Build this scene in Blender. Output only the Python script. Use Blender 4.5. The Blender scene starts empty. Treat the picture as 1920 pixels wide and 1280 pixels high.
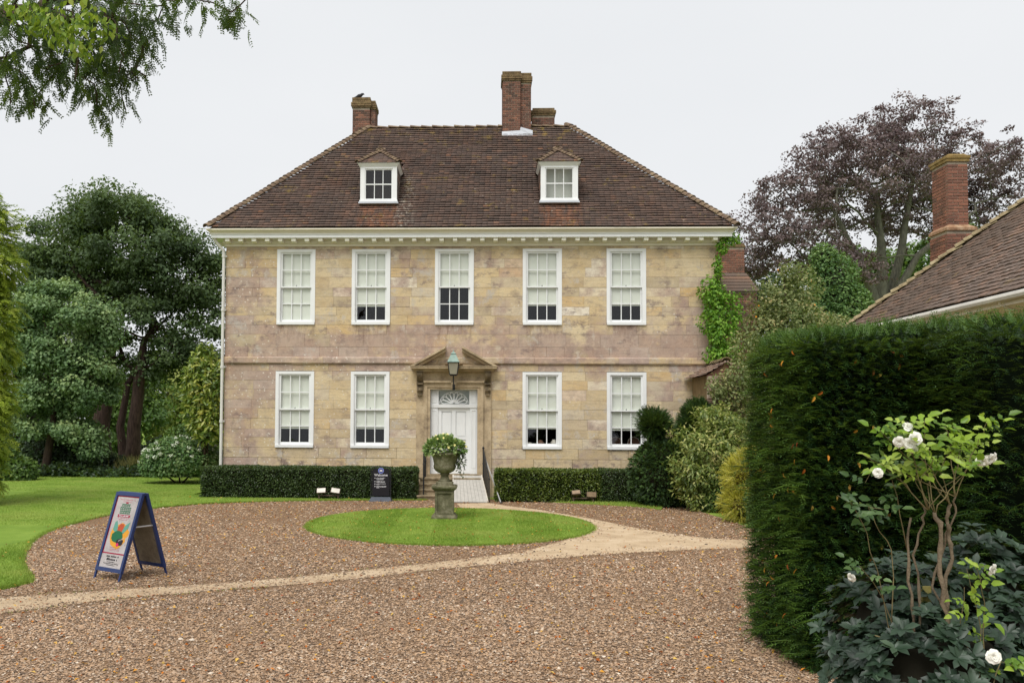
import bpy, math, random
import numpy as np
from mathutils import Matrix, Vector

S = bpy.context.scene
COL = S.collection
R = math.radians
random.seed(7)
rng = np.random.default_rng(7)

# ------------------------------------------------------------------ camera
F_PX, PPX, PPY = 1680.0, 830.0, 717.0          # focal length and principal point for a 1920 x 1280 frame
YAW, PITCH, ROLL = R(2.4), R(2.3), 0.0055
CAM = Vector((0.0, -29.5, 2.57))
_r = Matrix.Rotation(YAW, 3, 'Z') @ Matrix.Rotation(PITCH, 3, 'X')
_right, FWD, _up = _r.col[0].copy(), _r.col[1].copy(), _r.col[2].copy()
RIGHT = _right * math.cos(ROLL) + _up * math.sin(ROLL)
UP = _up * math.cos(ROLL) - _right * math.sin(ROLL)
cd = bpy.data.cameras.new('camera')
cd.sensor_width = 36.0
cd.lens = F_PX / 1920 * 36
cd.shift_x = (960 - PPX) / 1920
cd.shift_y = (PPY - 640) / 1920
cd.clip_start = 0.1
cd.clip_end = 2000
cam = bpy.data.objects.new('camera', cd)
COL.objects.link(cam)
cam.matrix_world = Matrix(((RIGHT.x, UP.x, -FWD.x, CAM.x), (RIGHT.y, UP.y, -FWD.y, CAM.y),
                           (RIGHT.z, UP.z, -FWD.z, CAM.z), (0, 0, 0, 1)))
S.camera = cam

# ------------------------------------------------------------------ sky, sun, exposure (overcast)
SUN_EL, SUN_AZ = R(58), R(205)                 # azimuth clockwise from +Y: behind the camera, a little to its left
w = bpy.data.worlds.new('World')
S.world = w
w.use_nodes = True
wt = w.node_tree
wt.nodes.clear()
sky = wt.nodes.new('ShaderNodeTexSky')
sky.sky_type = 'NISHITA'
sky.sun_disc = False
sky.sun_elevation = SUN_EL
sky.sun_rotation = SUN_AZ
sky.dust_density = 6
hs = wt.nodes.new('ShaderNodeHueSaturation')
hs.inputs['Saturation'].default_value = 0.25
hs.inputs['Value'].default_value = 0.06
wt.links.new(sky.outputs[0], hs.inputs['Color'])
tc = wt.nodes.new('ShaderNodeTexCoord')
cn = wt.nodes.new('ShaderNodeTexNoise')
cn.inputs['Scale'].default_value = 1.6
cn.inputs['Detail'].default_value = 5
cn.inputs['Roughness'].default_value = 0.5
mp = wt.nodes.new('ShaderNodeMapping')
mp.inputs['Scale'].default_value = (1, 1, 2.5)
wt.links.new(tc.outputs['Generated'], mp.inputs['Vector'])
wt.links.new(mp.outputs[0], cn.inputs['Vector'])
cr = wt.nodes.new('ShaderNodeValToRGB')        # the cloud deck, pale grey with faint mottling
cr.color_ramp.elements[0].position = 0.25
cr.color_ramp.elements[1].position = 0.75
cr.color_ramp.elements[0].color = (0.434, 0.445, 0.460, 1)
cr.color_ramp.elements[1].color = (0.468, 0.477, 0.488, 1)
wt.links.new(cn.outputs['Fac'], cr.inputs['Fac'])
mx = wt.nodes.new('ShaderNodeMix')
mx.data_type = 'RGBA'
mx.inputs[0].default_value = 0.93
wt.links.new(hs.outputs[0], mx.inputs[6])
wt.links.new(cr.outputs[0], mx.inputs[7])
bg = wt.nodes.new('ShaderNodeBackground')
bg.inputs['Strength'].default_value = 1.0
wt.links.new(mx.outputs[2], bg.inputs['Color'])
wo = wt.nodes.new('ShaderNodeOutputWorld')
wt.links.new(bg.outputs[0], wo.inputs['Surface'])

sd = bpy.data.lights.new('sun', 'SUN')
sd.energy = 1.5
sd.angle = R(38)
sd.color = (1.0, 0.975, 0.94)
sun = bpy.data.objects.new('sun', sd)
COL.objects.link(sun)
sdir = Vector((math.sin(SUN_AZ) * math.cos(SUN_EL), math.cos(SUN_AZ) * math.cos(SUN_EL), math.sin(SUN_EL)))
sun.rotation_euler = sdir.to_track_quat('Z', 'Y').to_euler()
sun.location = (0, -20, 40)

S.view_settings.view_transform = 'Standard'
S.view_settings.look = 'None'
S.view_settings.gamma = 1
S.view_settings.use_curve_mapping = False
S.view_settings.exposure = 0.95
S.render.engine = 'CYCLES'
S.cycles.max_bounces = 6
S.cycles.diffuse_bounces = 3
S.cycles.transparent_max_bounces = 12
S.cycles.caustics_reflective = False
S.cycles.caustics_refractive = False

# ------------------------------------------------------------------ helpers
def ray(px, py):
    return FWD + RIGHT * ((px - PPX) / F_PX) - UP * ((py - PPY) / F_PX)
def at(px, py, Y):
    d = ray(px, py)
    return CAM + d * ((Y - CAM.y) / d.y)
def gnd(px, py, z=0.0):
    d = ray(px, py)
    return CAM + d * ((z - CAM.z) / d.z)
def mpp(Y):                                     # metres for one picture unit at depth Y
    return (Y - CAM.y) / F_PX

def lin(r, g, b, k=1.0):
    f = lambda c: (c / 12.92 if c <= 0.04045 else ((c + 0.055) / 1.055) ** 2.4)
    return tuple(min(1.0, f(c / 255) * k) for c in (r, g, b))

class Mat:
    def __init__(s, name):
        s.m = bpy.data.materials.new(name)
        s.m.use_nodes = True
        s.t = s.m.node_tree
        s.t.nodes.clear()
        s.o = s.t.nodes.new('ShaderNodeOutputMaterial')
        s._pos = None
    def put(s, sock, v):
        if isinstance(v, bpy.types.NodeSocket):
            s.t.links.new(v, sock)
        elif isinstance(v, (tuple, list)) and len(v) == 3 and sock.type == 'RGBA':
            sock.default_value = (*v, 1)
        else:
            sock.default_value = v
    def N(s, ty, ins=(), **pr):
        n = s.t.nodes.new('ShaderNode' + ty)
        for k, v in pr.items():
            setattr(n, k, v)
        for k, v in dict(ins).items():
            s.put(n.inputs[k], v)
        return n
    def pos(s):
        if s._pos is None:
            s._pos = s.N('NewGeometry').outputs['Position']
        return s._pos
    def xyz(s):
        n = s.N('SeparateXYZ', {0: s.pos()})
        return n.outputs[0], n.outputs[1], n.outputs[2]
    def attr(s, name='rnd'):
        return s.N('Attribute', attribute_name=name).outputs['Fac']
    def orand(s):
        return s.N('ObjectInfo').outputs['Random']
    def obj(s):
        return s.N('TexCoord').outputs['Object']
    def noise(s, scale, detail=4, rough=0.55, vec=None, sc=None):
        vec = vec or s.pos()
        if sc:
            vec = s.N('Mapping', {'Vector': vec, 'Scale': sc}).outputs[0]
        return s.N('TexNoise', {'Vector': vec, 'Scale': scale, 'Detail': detail, 'Roughness': rough}).outputs['Fac']
    def vor(s, scale, feature='F1', out='Distance', vec=None):
        return s.N('TexVoronoi', {'Vector': vec or s.pos(), 'Scale': scale}, feature=feature).outputs[out]
    def ma(s, op, a, b=0.0, clamp=False):
        return s.N('Math', {0: a, 1: b}, operation=op, use_clamp=clamp).outputs[0]
    def mr(s, v, a, b, c=0.0, d=1.0):
        return s.N('MapRange', {0: v, 1: a, 2: b, 3: c, 4: d}).outputs[0]
    def ramp(s, fac, stops, interp='LINEAR'):
        n = s.N('ValToRGB', {0: fac})
        cr = n.color_ramp
        cr.interpolation = interp
        while len(cr.elements) < len(stops):
            cr.elements.new(0.5)
        for e, (p, c) in zip(cr.elements, stops):
            e.position = p
            e.color = (*c, 1) if len(c) == 3 else c
        return n.outputs[0]
    def mix(s, fac, a, b, blend='MIX'):
        n = s.N('Mix', {0: fac, 6: a, 7: b}, data_type='RGBA', blend_type=blend)
        return n.outputs[2]
    def bump(s, h, strength=0.3, dist=0.02):
        return s.N('Bump', {'Height': h, 'Strength': strength, 'Distance': dist}).outputs[0]
    def done(s, col, rough=0.7, spec=0.3, bump=None, metal=0.0, trans=0.0, tcol=None, coat=0.0):
        ins = {'Base Color': col, 'Roughness': rough, 'Specular IOR Level': spec, 'Metallic': metal}
        if coat:
            ins['Coat Weight'] = coat
        if bump is not None:
            ins['Normal'] = bump
        b = s.N('BsdfPrincipled', ins).outputs[0]
        if trans:
            t = s.N('BsdfTranslucent', {'Color': tcol or col}).outputs[0]
            b = s.N('MixShader', {0: trans, 1: b, 2: t}).outputs[0]
        s.t.links.new(b, s.o.inputs['Surface'])
        return s.m

def plain(name, col, rough=0.6, spec=0.3, vary=0.12, scale=6, metal=0.0, bump=0.0):
    m = Mat(name)
    n = m.noise(scale, 5)
    c = m.mix(m.mr(n, 0.3, 0.7), tuple(x * (1 - vary) for x in col), tuple(min(1, x * (1 + vary)) for x in col))
    return m.done(c, rough, spec, m.bump(m.noise(scale * 8, 4), bump) if bump else None, metal)

def foliage(name, cols, trans=0.28, rough=0.5, spec=0.35, clump=1.2, amt=0.45, tint=(0.25, 0.35, 0.03)):
    m = Mat(name)
    f = m.ma('ADD', m.ma('MULTIPLY', m.attr(), 1 - amt), m.ma('MULTIPLY', m.mr(m.noise(clump, 3), 0.3, 0.7), amt))
    k = len(cols)
    c = m.ramp(f, [(i / (k - 1) * 0.9 + 0.05, cols[i]) for i in range(k)])
    tc = m.mix(0.5, c, tint, 'MIX')
    return m.done(c, rough, spec, trans=trans, tcol=tc)

class MB:
    """collects shapes, then becomes one mesh object"""
    def __init__(s):
        s.v, s.f, s.r, s.mi = [], [], [], []
    def add(s, vs, fs, r=0.5):
        b = len(s.v)
        s.v += [tuple(v) for v in vs]
        s.f += [tuple(i + b for i in f) for f in fs]
        s.r += [r] * len(fs)
        return s
    def box(s, x0, x1, y0, y1, z0, z1, r=0.5):
        return s.add([(x0, y0, z0), (x1, y0, z0), (x1, y1, z0), (x0, y1, z0), (x0, y0, z1), (x1, y0, z1), (x1, y1, z1), (x0, y1, z1)],
                     [(0, 3, 2, 1), (4, 5, 6, 7), (0, 1, 5, 4), (1, 2, 6, 5), (2, 3, 7, 6), (3, 0, 4, 7)], r)
    def frus(s, a, b, z0, z1, r=0.5):
        (x0, x1, y0, y1), (X0, X1, Y0, Y1) = a, b
        return s.add([(x0, y0, z0), (x1, y0, z0), (x1, y1, z0), (x0, y1, z0), (X0, Y0, z1), (X1, Y0, z1), (X1, Y1, z1), (X0, Y1, z1)],
                     [(0, 3, 2, 1), (4, 5, 6, 7), (0, 1, 5, 4), (1, 2, 6, 5), (2, 3, 7, 6), (3, 0, 4, 7)], r)
    def face_block(s, x0, x1, z0, z1, yf, yb, c=0.006, r=0.5):
        """a dressed stone whose front (towards -y) has chamfered edges"""
        b = [(x0, yb, z0), (x1, yb, z0), (x1, yb, z1), (x0, yb, z1)]
        m = [(x0, yf + c, z0), (x1, yf + c, z0), (x1, yf + c, z1), (x0, yf + c, z1)]
        j = lambda: random.uniform(-0.0025, 0.0025)
        t = [(x0 + c, yf + j(), z0 + c), (x1 - c, yf + j(), z0 + c), (x1 - c, yf + j(), z1 - c), (x0 + c, yf + j(), z1 - c)]
        fs = [(8, 9, 10, 11)]
        for i in range(4):
            k = (i + 1) % 4
            fs += [(i, k, 4 + k, 4 + i), (4 + i, 4 + k, 8 + k, 8 + i)]
        return s.add(b + m + t, fs, r)
    def cyl(s, p0, p1, r0, r1=None, n=8, caps=True, r=0.5):
        r1 = r0 if r1 is None else r1
        p0, p1 = Vector(p0), Vector(p1)
        d = (p1 - p0).normalized()
        a = d.orthogonal().normalized()
        b = d.cross(a)
        vs = []
        for p, q in ((p0, r0), (p1, r1)):
            for i in range(n):
                t = 2 * math.pi * i / n
                vs.append(p + a * (math.cos(t) * q) + b * (math.sin(t) * q))
        fs = [(i, (i + 1) % n, n + (i + 1) % n, n + i) for i in range(n)]
        if caps:
            fs += [tuple(range(n))[::-1], tuple(range(n, 2 * n))]
        return s.add(vs, fs, r)
    def tube(s, pts, rad, n=6, r=0.5):
        pts = [Vector(p) for p in pts]
        rad = rad if isinstance(rad, (list, tuple)) else [rad] * len(pts)
        vs, fs = [], []
        a = None
        for i, p in enumerate(pts):
            d = (pts[min(i + 1, len(pts) - 1)] - pts[max(i - 1, 0)]).normalized()
            a = d.orthogonal().normalized() if a is None else (a - d * a.dot(d)).normalized()
            b = d.cross(a)
            for k in range(n):
                t = 2 * math.pi * k / n
                vs.append(p + a * (math.cos(t) * rad[i]) + b * (math.sin(t) * rad[i]))
            if i:
                o = (i - 1) * n
                fs += [(o + k, o + (k + 1) % n, o + n + (k + 1) % n, o + n + k) for k in range(n)]
        fs += [tuple(range(n))[::-1], tuple(range(len(vs) - n, len(vs)))]
        return s.add(vs, fs, r)
    def lathe(s, prof, cx, cy, n=24, r=0.5, rip=None):
        vs = []
        for (q, z) in prof:
            for k in range(n):
                t = 2 * math.pi * k / n
                e = q * (1 + (rip(k, z) if rip else 0))
                vs.append((cx + math.cos(t) * e, cy + math.sin(t) * e, z))
        fs = []
        for i in range(len(prof) - 1):
            o = i * n
            fs += [(o + k, o + (k + 1) % n, o + n + (k + 1) % n, o + n + k) for k in range(n)]
        fs += [tuple(range(n))[::-1], tuple(range(len(vs) - n, len(vs)))]
        return s.add(vs, fs, r)
    def prism(s, poly, axis, a0, a1, r=0.5):
        m = {'x': lambda p, a: (a, p[0], p[1]), 'y': lambda p, a: (p[0], a, p[1]), 'z': lambda p, a: (p[0], p[1], a)}[axis]
        n = len(poly)
        vs = [m(p, a0) for p in poly] + [m(p, a1) for p in poly]
        fs = [tuple(range(n)), tuple(range(2 * n - 1, n - 1, -1))]
        fs += [(i, n + i, n + (i + 1) % n, (i + 1) % n) for i in range(n)]
        return s.add(vs, fs, r)
    def mesh(s, name, mat, smooth=False):
        me = bpy.data.meshes.new(name)
        me.from_pydata(s.v, [], s.f)
        me.attributes.new('rnd', 'FLOAT', 'FACE').data.foreach_set('value', np.array(s.r, dtype=np.float32))
        if mat:
            me.materials.append(mat)
        if smooth:
            me.polygons.foreach_set('use_smooth', np.ones(len(me.polygons), dtype=bool))
        me.update()
        return me
    def build(s, name, mat, parent=None, smooth=False, fix=False):
        me = s.mesh(name, mat, smooth)
        if fix:
            fixn(me)
        return link(bpy.data.objects.new(name, me), parent)

def fixn(me):
    import bmesh
    bm = bmesh.new()
    bm.from_mesh(me)
    bmesh.ops.recalc_face_normals(bm, faces=bm.faces)
    bm.to_mesh(me)
    bm.free()

def link(o, parent=None, basis=None):
    COL.objects.link(o)
    if parent is not None:
        o.parent = parent
        if parent.type == 'EMPTY' and parent.get('_w', 1) and not parent.rotation_euler.z:
            o.matrix_parent_inverse = Matrix.Translation(-parent.location)
    if basis is not None:
        o.matrix_basis = basis
    return o

def inst(name, me, parent, basis):
    return link(bpy.data.objects.new(name, me), parent, basis)

def tag(o, label, cat=None, group=None, kind=None):
    if label: o['label'] = label
    if cat: o['category'] = cat
    if group: o['group'] = group
    if kind: o['kind'] = kind
    return o

def thing(name, label, cat, loc=(0, 0, 0), rz=0.0, group=None):
    o = bpy.data.objects.new(name, None)
    o.empty_display_size = 0.2
    COL.objects.link(o)
    o.location = loc
    o.rotation_euler = (0, 0, rz)
    return tag(o, label, cat, group)

def struct(o, kind='structure'):
    o['kind'] = kind
    return o

def np_mesh(name, V, T, rnd, mat, parent=None):
    """triangle soup from arrays: V (n,3), T (m,3), rnd (m)"""
    me = bpy.data.meshes.new(name)
    V = np.ascontiguousarray(V, dtype=np.float32)
    T = np.ascontiguousarray(T, dtype=np.int32)
    m = len(T)
    me.vertices.add(len(V))
    me.vertices.foreach_set('co', V.ravel())
    me.loops.add(m * 3)
    me.loops.foreach_set('vertex_index', T.ravel())
    me.polygons.add(m)
    me.polygons.foreach_set('loop_start', np.arange(0, m * 3, 3, dtype=np.int32))
    me.update(calc_edges=True)
    me.attributes.new('rnd', 'FLOAT', 'FACE').data.foreach_set('value', np.ascontiguousarray(rnd, dtype=np.float32))
    me.materials.append(mat)
    return link(bpy.data.objects.new(name, me), parent)

def unit(a):
    return a / np.maximum(np.linalg.norm(a, axis=-1, keepdims=True), 1e-9)

def rdir(n):
    return unit(rng.normal(size=(n, 3)))

def leaf_arrays(P, D, N, L, W, fold=0.15):
    """pointed leaves: base P, direction D, up N"""
    D = unit(D)
    Sd = unit(np.cross(D, N))
    Nn = np.cross(Sd, D)
    L = np.broadcast_to(np.asarray(L, float), (len(P),))[:, None]
    W = np.broadcast_to(np.asarray(W, float), (len(P),))[:, None]
    mid = P + D * L * 0.45 + Nn * W * fold
    V = np.stack([P, mid + Sd * W * 0.5, P + D * L - Nn * L * 0.08, mid - Sd * W * 0.5], 1).reshape(-1, 3)
    b = np.arange(len(P))[:, None] * 4
    T = np.stack([b + [0, 1, 2], b + [0, 2, 3]], 1).reshape(-1, 3)
    return V, T

def leaf6_arrays(P, D, N, L, W, fold=0.15, tipw=0.75):
    """rounder near leaves: six-sided blade folded on its midrib, curling at the tip"""
    D = unit(D)
    Sd = unit(np.cross(D, N))
    Nn = np.cross(Sd, D)
    L = np.broadcast_to(np.asarray(L, float), (len(P),))[:, None]
    W = np.broadcast_to(np.asarray(W, float), (len(P),))[:, None]
    up = Nn * W * fold
    mid = P + D * L * 0.5 - Nn * L * 0.02
    a, b = P + D * L * 0.26 + up * 0.8, P + D * L * 0.66 + up - Nn * L * 0.05
    tip = P + D * L - Nn * L * 0.16
    V = np.stack([P, a + Sd * W * 0.46, b + Sd * W * 0.5 * tipw, tip, b - Sd * W * 0.5 * tipw, a - Sd * W * 0.46, mid], 1).reshape(-1, 3)
    k = np.arange(len(P))[:, None] * 7
    T = np.stack([k + [6, i, (i + 1) % 6] for i in range(6)], 1).reshape(-1, 3)
    return V, T

def leaves(name, P, D, N, L, W, mat, parent, rnd=None, fold=0.15, six=False):
    V, T = (leaf6_arrays if six else leaf_arrays)(P, D, N, L, W, fold)
    rnd = rng.random(len(P)) if rnd is None else rnd
    return np_mesh(name, V, T, np.repeat(rnd, 6 if six else 2), mat, parent)

def sprig_arrays(P, D, N, L, pairs, nl, nw, ang=0.9, rnd=None):
    """feathery sprigs: a spine of length L with pairs of narrow needles or leaflets"""
    D = unit(D)
    Sd = unit(np.cross(D, N))
    Nn = np.cross(Sd, D)
    L = np.broadcast_to(np.asarray(L, float), (len(P),))[:, None]
    PP, DD, NN, RR, LL = [], [], [], [], []
    rnd = rng.random(len(P)) if rnd is None else rnd
    for i in range(pairs):
        t = (i + 0.6) / pairs
        q = P + D * L * t - Nn * L * 0.25 * t * t
        for sg in (-1, 1):
            d = D * math.cos(ang) + Sd * sg * math.sin(ang) + 0.18 * rng.normal(size=P.shape)
            PP.append(q); DD.append(d); NN.append(Nn); RR.append(rnd); LL.append(np.full(len(P), nl * (1.05 - 0.45 * abs(t - 0.35))))
    PP.append(P); DD.append(D); NN.append(Nn); RR.append(rnd); LL.append(L[:, 0] * 1.05)
    return np.concatenate(PP), np.concatenate(DD), np.concatenate(NN), np.concatenate(RR), np.concatenate(LL)

def sprigs(name, P, D, N, L, pairs, nl, nw, mat, parent, ang=0.9, rnd=None):
    PP, DD, NN, RR, LL = sprig_arrays(P, D, N, L, pairs, nl, nw, ang, rnd)
    return leaves(name, PP, DD, NN, LL, nw, mat, parent, RR, 0.05)

def ells_px(lst, Y0=None, ky=0.8):
    """ellipsoids given as (px, py, Y, rx, rz) in picture units at depth Y -> metres"""
    out = []
    for e in lst:
        c = at(e[0], e[1], e[2])
        k = mpp(e[2])
        ry = e[5] if len(e) > 5 else e[3] * k * ky
        out.append((c.x, c.y, c.z, e[3] * k, ry, e[4] * k))
    return np.array(out)

def lump(P, f=1.0, seed=0):
    """smooth pseudo-noise in -1..1 for displacing outlines"""
    a = np.sin(P[:, 0] * 2.1 * f + seed) * np.cos(P[:, 1] * 1.7 * f + seed * 1.3) + np.sin(P[:, 2] * 2.6 * f + P[:, 0] * 1.1 * f + seed * 2.1)
    b = np.sin(P[:, 0] * 5.3 * f + P[:, 2] * 4.1 * f + seed) * np.cos(P[:, 1] * 4.7 * f - P[:, 2] * 3.3 * f)
    return (a * 0.35 + b * 0.3)

def blob_points(E, n, inner=0.72, rough=0.12, f=1.0, up=-0.6, zmin=0.03):
    """points and outward normals near the outside of a union of ellipsoids"""
    A = E[:, 3] * E[:, 4] + E[:, 3] * E[:, 5] + E[:, 4] * E[:, 5]
    Ps, Ns = [], []
    got = 0
    while got < n:
        k = rng.choice(len(E), size=n * 2, p=A / A.sum())
        d = rdir(n * 2)
        ok = d[:, 2] > up
        k, d = k[ok], d[ok]
        c, r = E[k, :3], E[k, 3:6]
        base = c + d * r
        q = 1 - (1 - inner) * rng.random(len(d)) ** 1.6 + rough * lump(base, f, 1.0)
        P = c + d * r * q[:, None]
        keep = P[:, 2] > zmin
        for e in E:
            u = (P - e[:3]) / e[3:6]
            keep &= ~((u ** 2).sum(1) < (inner * 0.94) ** 2)
        Ps.append(P[keep]); Ns.append(unit(d[keep] / r[keep]))
        got += keep.sum()
    return np.concatenate(Ps)[:n], np.concatenate(Ns)[:n]

def ico(mb, c, r, n=8, m=5):
    vs, fs = [], []
    for i in range(m + 1):
        ph = math.pi * i / m - math.pi / 2
        for k in range(n):
            t = 2 * math.pi * k / n
            vs.append((c[0] + r[0] * math.cos(ph) * math.cos(t), c[1] + r[1] * math.cos(ph) * math.sin(t), c[2] + r[2] * math.sin(ph)))
    for i in range(m):
        fs += [(i * n + k, i * n + (k + 1) % n, (i + 1) * n + (k + 1) % n, (i + 1) * n + k) for k in range(n)]
    mb.add(vs, fs)

def skeleton(trunk, trunk_r, centers, rmin, name, mat, parent, pen=0.35, tip=0.012, n=6, exp=2.3, sag=0.0):
    """limbs that reach from the trunk to the centres of the leaf clumps"""
    pts = [Vector(p) for p in trunk]
    par = [i - 1 for i in range(len(pts))]
    plen = [0.0]
    for i in range(1, len(pts)):
        plen.append(0.0)
    nt = len(pts)
    top = pts[-1]
    order = sorted(range(len(centers)), key=lambda i: (Vector(centers[i]) - top).length)
    for i in order:
        c = Vector(centers[i])
        A = np.array([tuple(p) for p in pts])
        start = max(0, nt // 2)
        dist = np.linalg.norm(A - np.array(c), axis=1) + pen * np.array(plen)
        dist[:start] = 1e9
        j = int(np.argmin(dist))
        seg = max(2, min(5, int((c - pts[j]).length / 0.8)))
        a, prev = pts[j].copy(), j
        d = c - a
        for s_ in range(1, seg + 1):
            t = s_ / seg
            w_ = math.sin(math.pi * t)
            p = a + d * t + Vector((random.uniform(-1, 1), random.uniform(-1, 1), random.uniform(-0.4, 1) + sag)) * (d.length * 0.07 * w_)
            pts.append(p); par.append(prev); plen.append(plen[prev] + d.length / seg)
            prev = len(pts) - 1
    rad = [0.0] * len(pts)
    kids = [0] * len(pts)
    for i in range(len(pts)):
        if par[i] >= 0:
            kids[par[i]] += 1
    for i in range(len(pts) - 1, -1, -1):
        if kids[i] == 0:
            rad[i] += tip ** exp
        if par[i] >= 0:
            rad[par[i]] += rad[i]
    rad = [q ** (1 / exp) for q in rad]
    k = trunk_r / rad[0]
    mb = MB()
    for i in range(nt, len(pts)):
        r1 = rad[i] * k if k < 1 else rad[i] * (1 + (k - 1) * min(1, rad[i] / rad[0] * 1.5))
        p_ = par[i]
        r0 = min(rad[p_] * k if k < 1 else rad[p_] * (1 + (k - 1) * min(1, rad[p_] / rad[0] * 1.5)), r1 * 1.5)
        if r1 > rmin:
            mb.cyl(pts[p_], pts[i], r0, r1, n, False)
    o = mb.build(name, mat, parent, True) if mb.v else None
    if o: o['kind'] = 'stuff'
    return o

def pip(poly, X, Yc):
    """points inside polygon"""
    c = np.zeros(len(X), bool)
    n = len(poly)
    for i in range(n):
        x0, y0 = poly[i][:2]
        x1, y1 = poly[(i + 1) % n][:2]
        if y0 == y1:
            continue
        m = ((y0 > Yc) != (y1 > Yc)) & (X < (x1 - x0) * (Yc - y0) / (y1 - y0) + x0)
        c ^= m
    return c

def seg_dist(poly, X, Yc, closed=True):
    d = np.full(len(X), 1e9)
    n = len(poly)
    for i in range(n if closed else n - 1):
        ax, ay = poly[i][:2]
        bx, by = poly[(i + 1) % n][:2]
        vx, vy = bx - ax, by - ay
        t = np.clip(((X - ax) * vx + (Yc - ay) * vy) / max(vx * vx + vy * vy, 1e-9), 0, 1)
        d = np.minimum(d, np.hypot(X - ax - t * vx, Yc - ay - t * vy))
    return d

def smooth_poly(p, it=2, closed=True):
    for _ in range(it):
        q = []
        n = len(p)
        for i in range(n if closed else n - 1):
            a, b = p[i], p[(i + 1) % n]
            q += [tuple(a[k] * .75 + b[k] * .25 for k in (0, 1)), tuple(a[k] * .25 + b[k] * .75 for k in (0, 1))]
        p = q if closed else [tuple(p[0][:2])] + q + [tuple(p[-1][:2])]
    return p
# ------------------------------------------------------------------ materials
def m_ashlar():
    m = Mat('weathered limestone ashlar')
    x, y, z = m.xyz()
    rnd = m.attr()
    big = m.noise(0.55, 3, 0.6)
    med = m.noise(2.3, 6, 0.65)
    fine = m.noise(26, 5, 0.65)
    streak = m.noise(3.0, 5, 0.6, sc=(1.0, 1.0, 4.5))
    base = m.ramp(rnd, [(0.0, lin(176, 158, 130)), (0.14, lin(206, 180, 134)), (0.30, lin(218, 198, 158)), (0.42, lin(206, 170, 112)), (0.54, lin(212, 192, 154)),
                        (0.66, lin(190, 164, 122)), (0.78, lin(200, 184, 158)), (0.90, lin(222, 206, 176)), (0.965, lin(242, 236, 222)), (1.0, lin(204, 166, 128))])
    base = m.mix(m.mr(med, 0.38, 0.66, 0.0, 0.5), base, lin(222, 204, 164))
    base = m.mix(m.mr(streak, 0.48, 0.72, 0.0, 0.6), base, lin(166, 148, 120))
    # mauve lichen: a belt under the upper windows, the left end of the wall, drifts elsewhere
    belt = m.ma('SUBTRACT', 1.0, m.ma('DIVIDE', m.ma('ABSOLUTE', m.ma('SUBTRACT', z, 4.95)), 1.05))
    left = m.ma('MULTIPLY', m.mr(x, -6.0, -7.8, -0.4, 0.95), m.mr(z, 7.9, 6.6, 0.0, 1.0))
    right = m.ma('MULTIPLY', m.mr(x, 4.6, 7.6, -0.4, 0.42), m.mr(z, 7.4, 5.8, 0.2, 1.0))
    low = m.mr(z, 1.6, 0.5, -0.5, 0.16)
    f = m.ma('MAXIMUM', m.ma('MAXIMUM', belt, left), m.ma('MAXIMUM', right, low))
    f = m.ma('ADD', m.ma('MAXIMUM', f, -0.15), m.ma('MULTIPLY', m.ma('SUBTRACT', big, 0.5), 2.6))
    f = m.ma('ADD', f, m.ma('MULTIPLY', m.ma('SUBTRACT', med, 0.5), 2.6))
    f = m.ma('ADD', f, m.ma('MULTIPLY', m.ma('SUBTRACT', rnd, 0.5), 0.95))
    mask = m.mr(f, 0.08, 0.62)
    pink = m.ramp(m.noise(1.7, 6, 0.7), [(0.28, lin(140, 115, 108)), (0.42, lin(178, 148, 134)), (0.55, lin(160, 134, 126)), (0.70, lin(204, 178, 156))])
    col = m.mix(m.ma('MULTIPLY', mask, 0.82), base, pink)
    dk = m.ma('MULTIPLY', m.mr(m.noise(1.9, 9, 0.76, sc=(1.0, 1.0, 1.7)), 0.515, 0.60), m.mr(m.noise(0.45, 3), 0.4, 0.6, 0.25, 1.0))
    col = m.mix(m.ma('MULTIPLY', dk, 0.85), col, lin(126, 107, 103))
    pa = m.mr(m.noise(2.6, 8, 0.72), 0.57, 0.66)
    col = m.mix(m.ma('MULTIPLY', pa, 0.5), col, lin(222, 206, 172))
    # rust brown run-off below the upper sills
    ro = m.ma('MULTIPLY', m.mr(z, 4.95, 5.6), m.mr(z, 5.72, 5.66))
    inx = 0.0
    for (a, b) in ((-6.8, -5.5), (-4.3, -2.98), (-1.52, -0.2), (1.38, 2.68), (4.12, 5.44)):
        k = m.ma('MULTIPLY', m.mr(x, a - 0.1, a + 0.12), m.mr(x, b + 0.1, b - 0.12))
        inx = k if inx == 0.0 else m.ma('MAXIMUM', inx, k)
    ro = m.ma('MULTIPLY', m.ma('MULTIPLY', ro, inx), m.mr(m.noise(2.4, 6, 0.7, sc=(3.2, 1, 0.8)), 0.45, 0.62))
    col = m.mix(m.ma('MULTIPLY', ro, 0.7), col, lin(118, 84, 70))
    # grey and pale lichen
    gl = m.mr(m.noise(1.3, 8, 0.75), 0.55, 0.64)
    col = m.mix(m.ma('MULTIPLY', gl, 0.75), col, lin(186, 179, 172))
    sp = m.ma('MULTIPLY', m.mr(m.ma('ADD', m.vor(7.0), m.ma('MULTIPLY', m.noise(25, 3), 0.12)), 0.27, 0.17), m.mr(m.ma('ADD', m.noise(0.9, 4, 0.7), m.ma('MAXIMUM', m.mr(x, -6.3, -8.6, 0.0, 0.3), m.ma('MULTIPLY', m.mr(z, 5.0, 4.6, 0.0, 0.22), m.mr(x, 1.0, -5.0)))), 0.55, 0.61))
    col = m.mix(m.ma('MULTIPLY', sp, 0.85), col, lin(225, 218, 205))
    orange = m.mr(m.noise(2.0, 4, 0.6, sc=(1.6, 1, 0.7)), 0.73, 0.77)
    col = m.mix(m.ma('MULTIPLY', orange, 0.5), col, lin(178, 112, 40))
    # soot under the eaves and damp at the foot
    soot = m.ma('MULTIPLY', m.mr(z, 7.4, 8.3), m.mr(m.noise(1.4, 5, 0.6), 0.42, 0.62))
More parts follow.
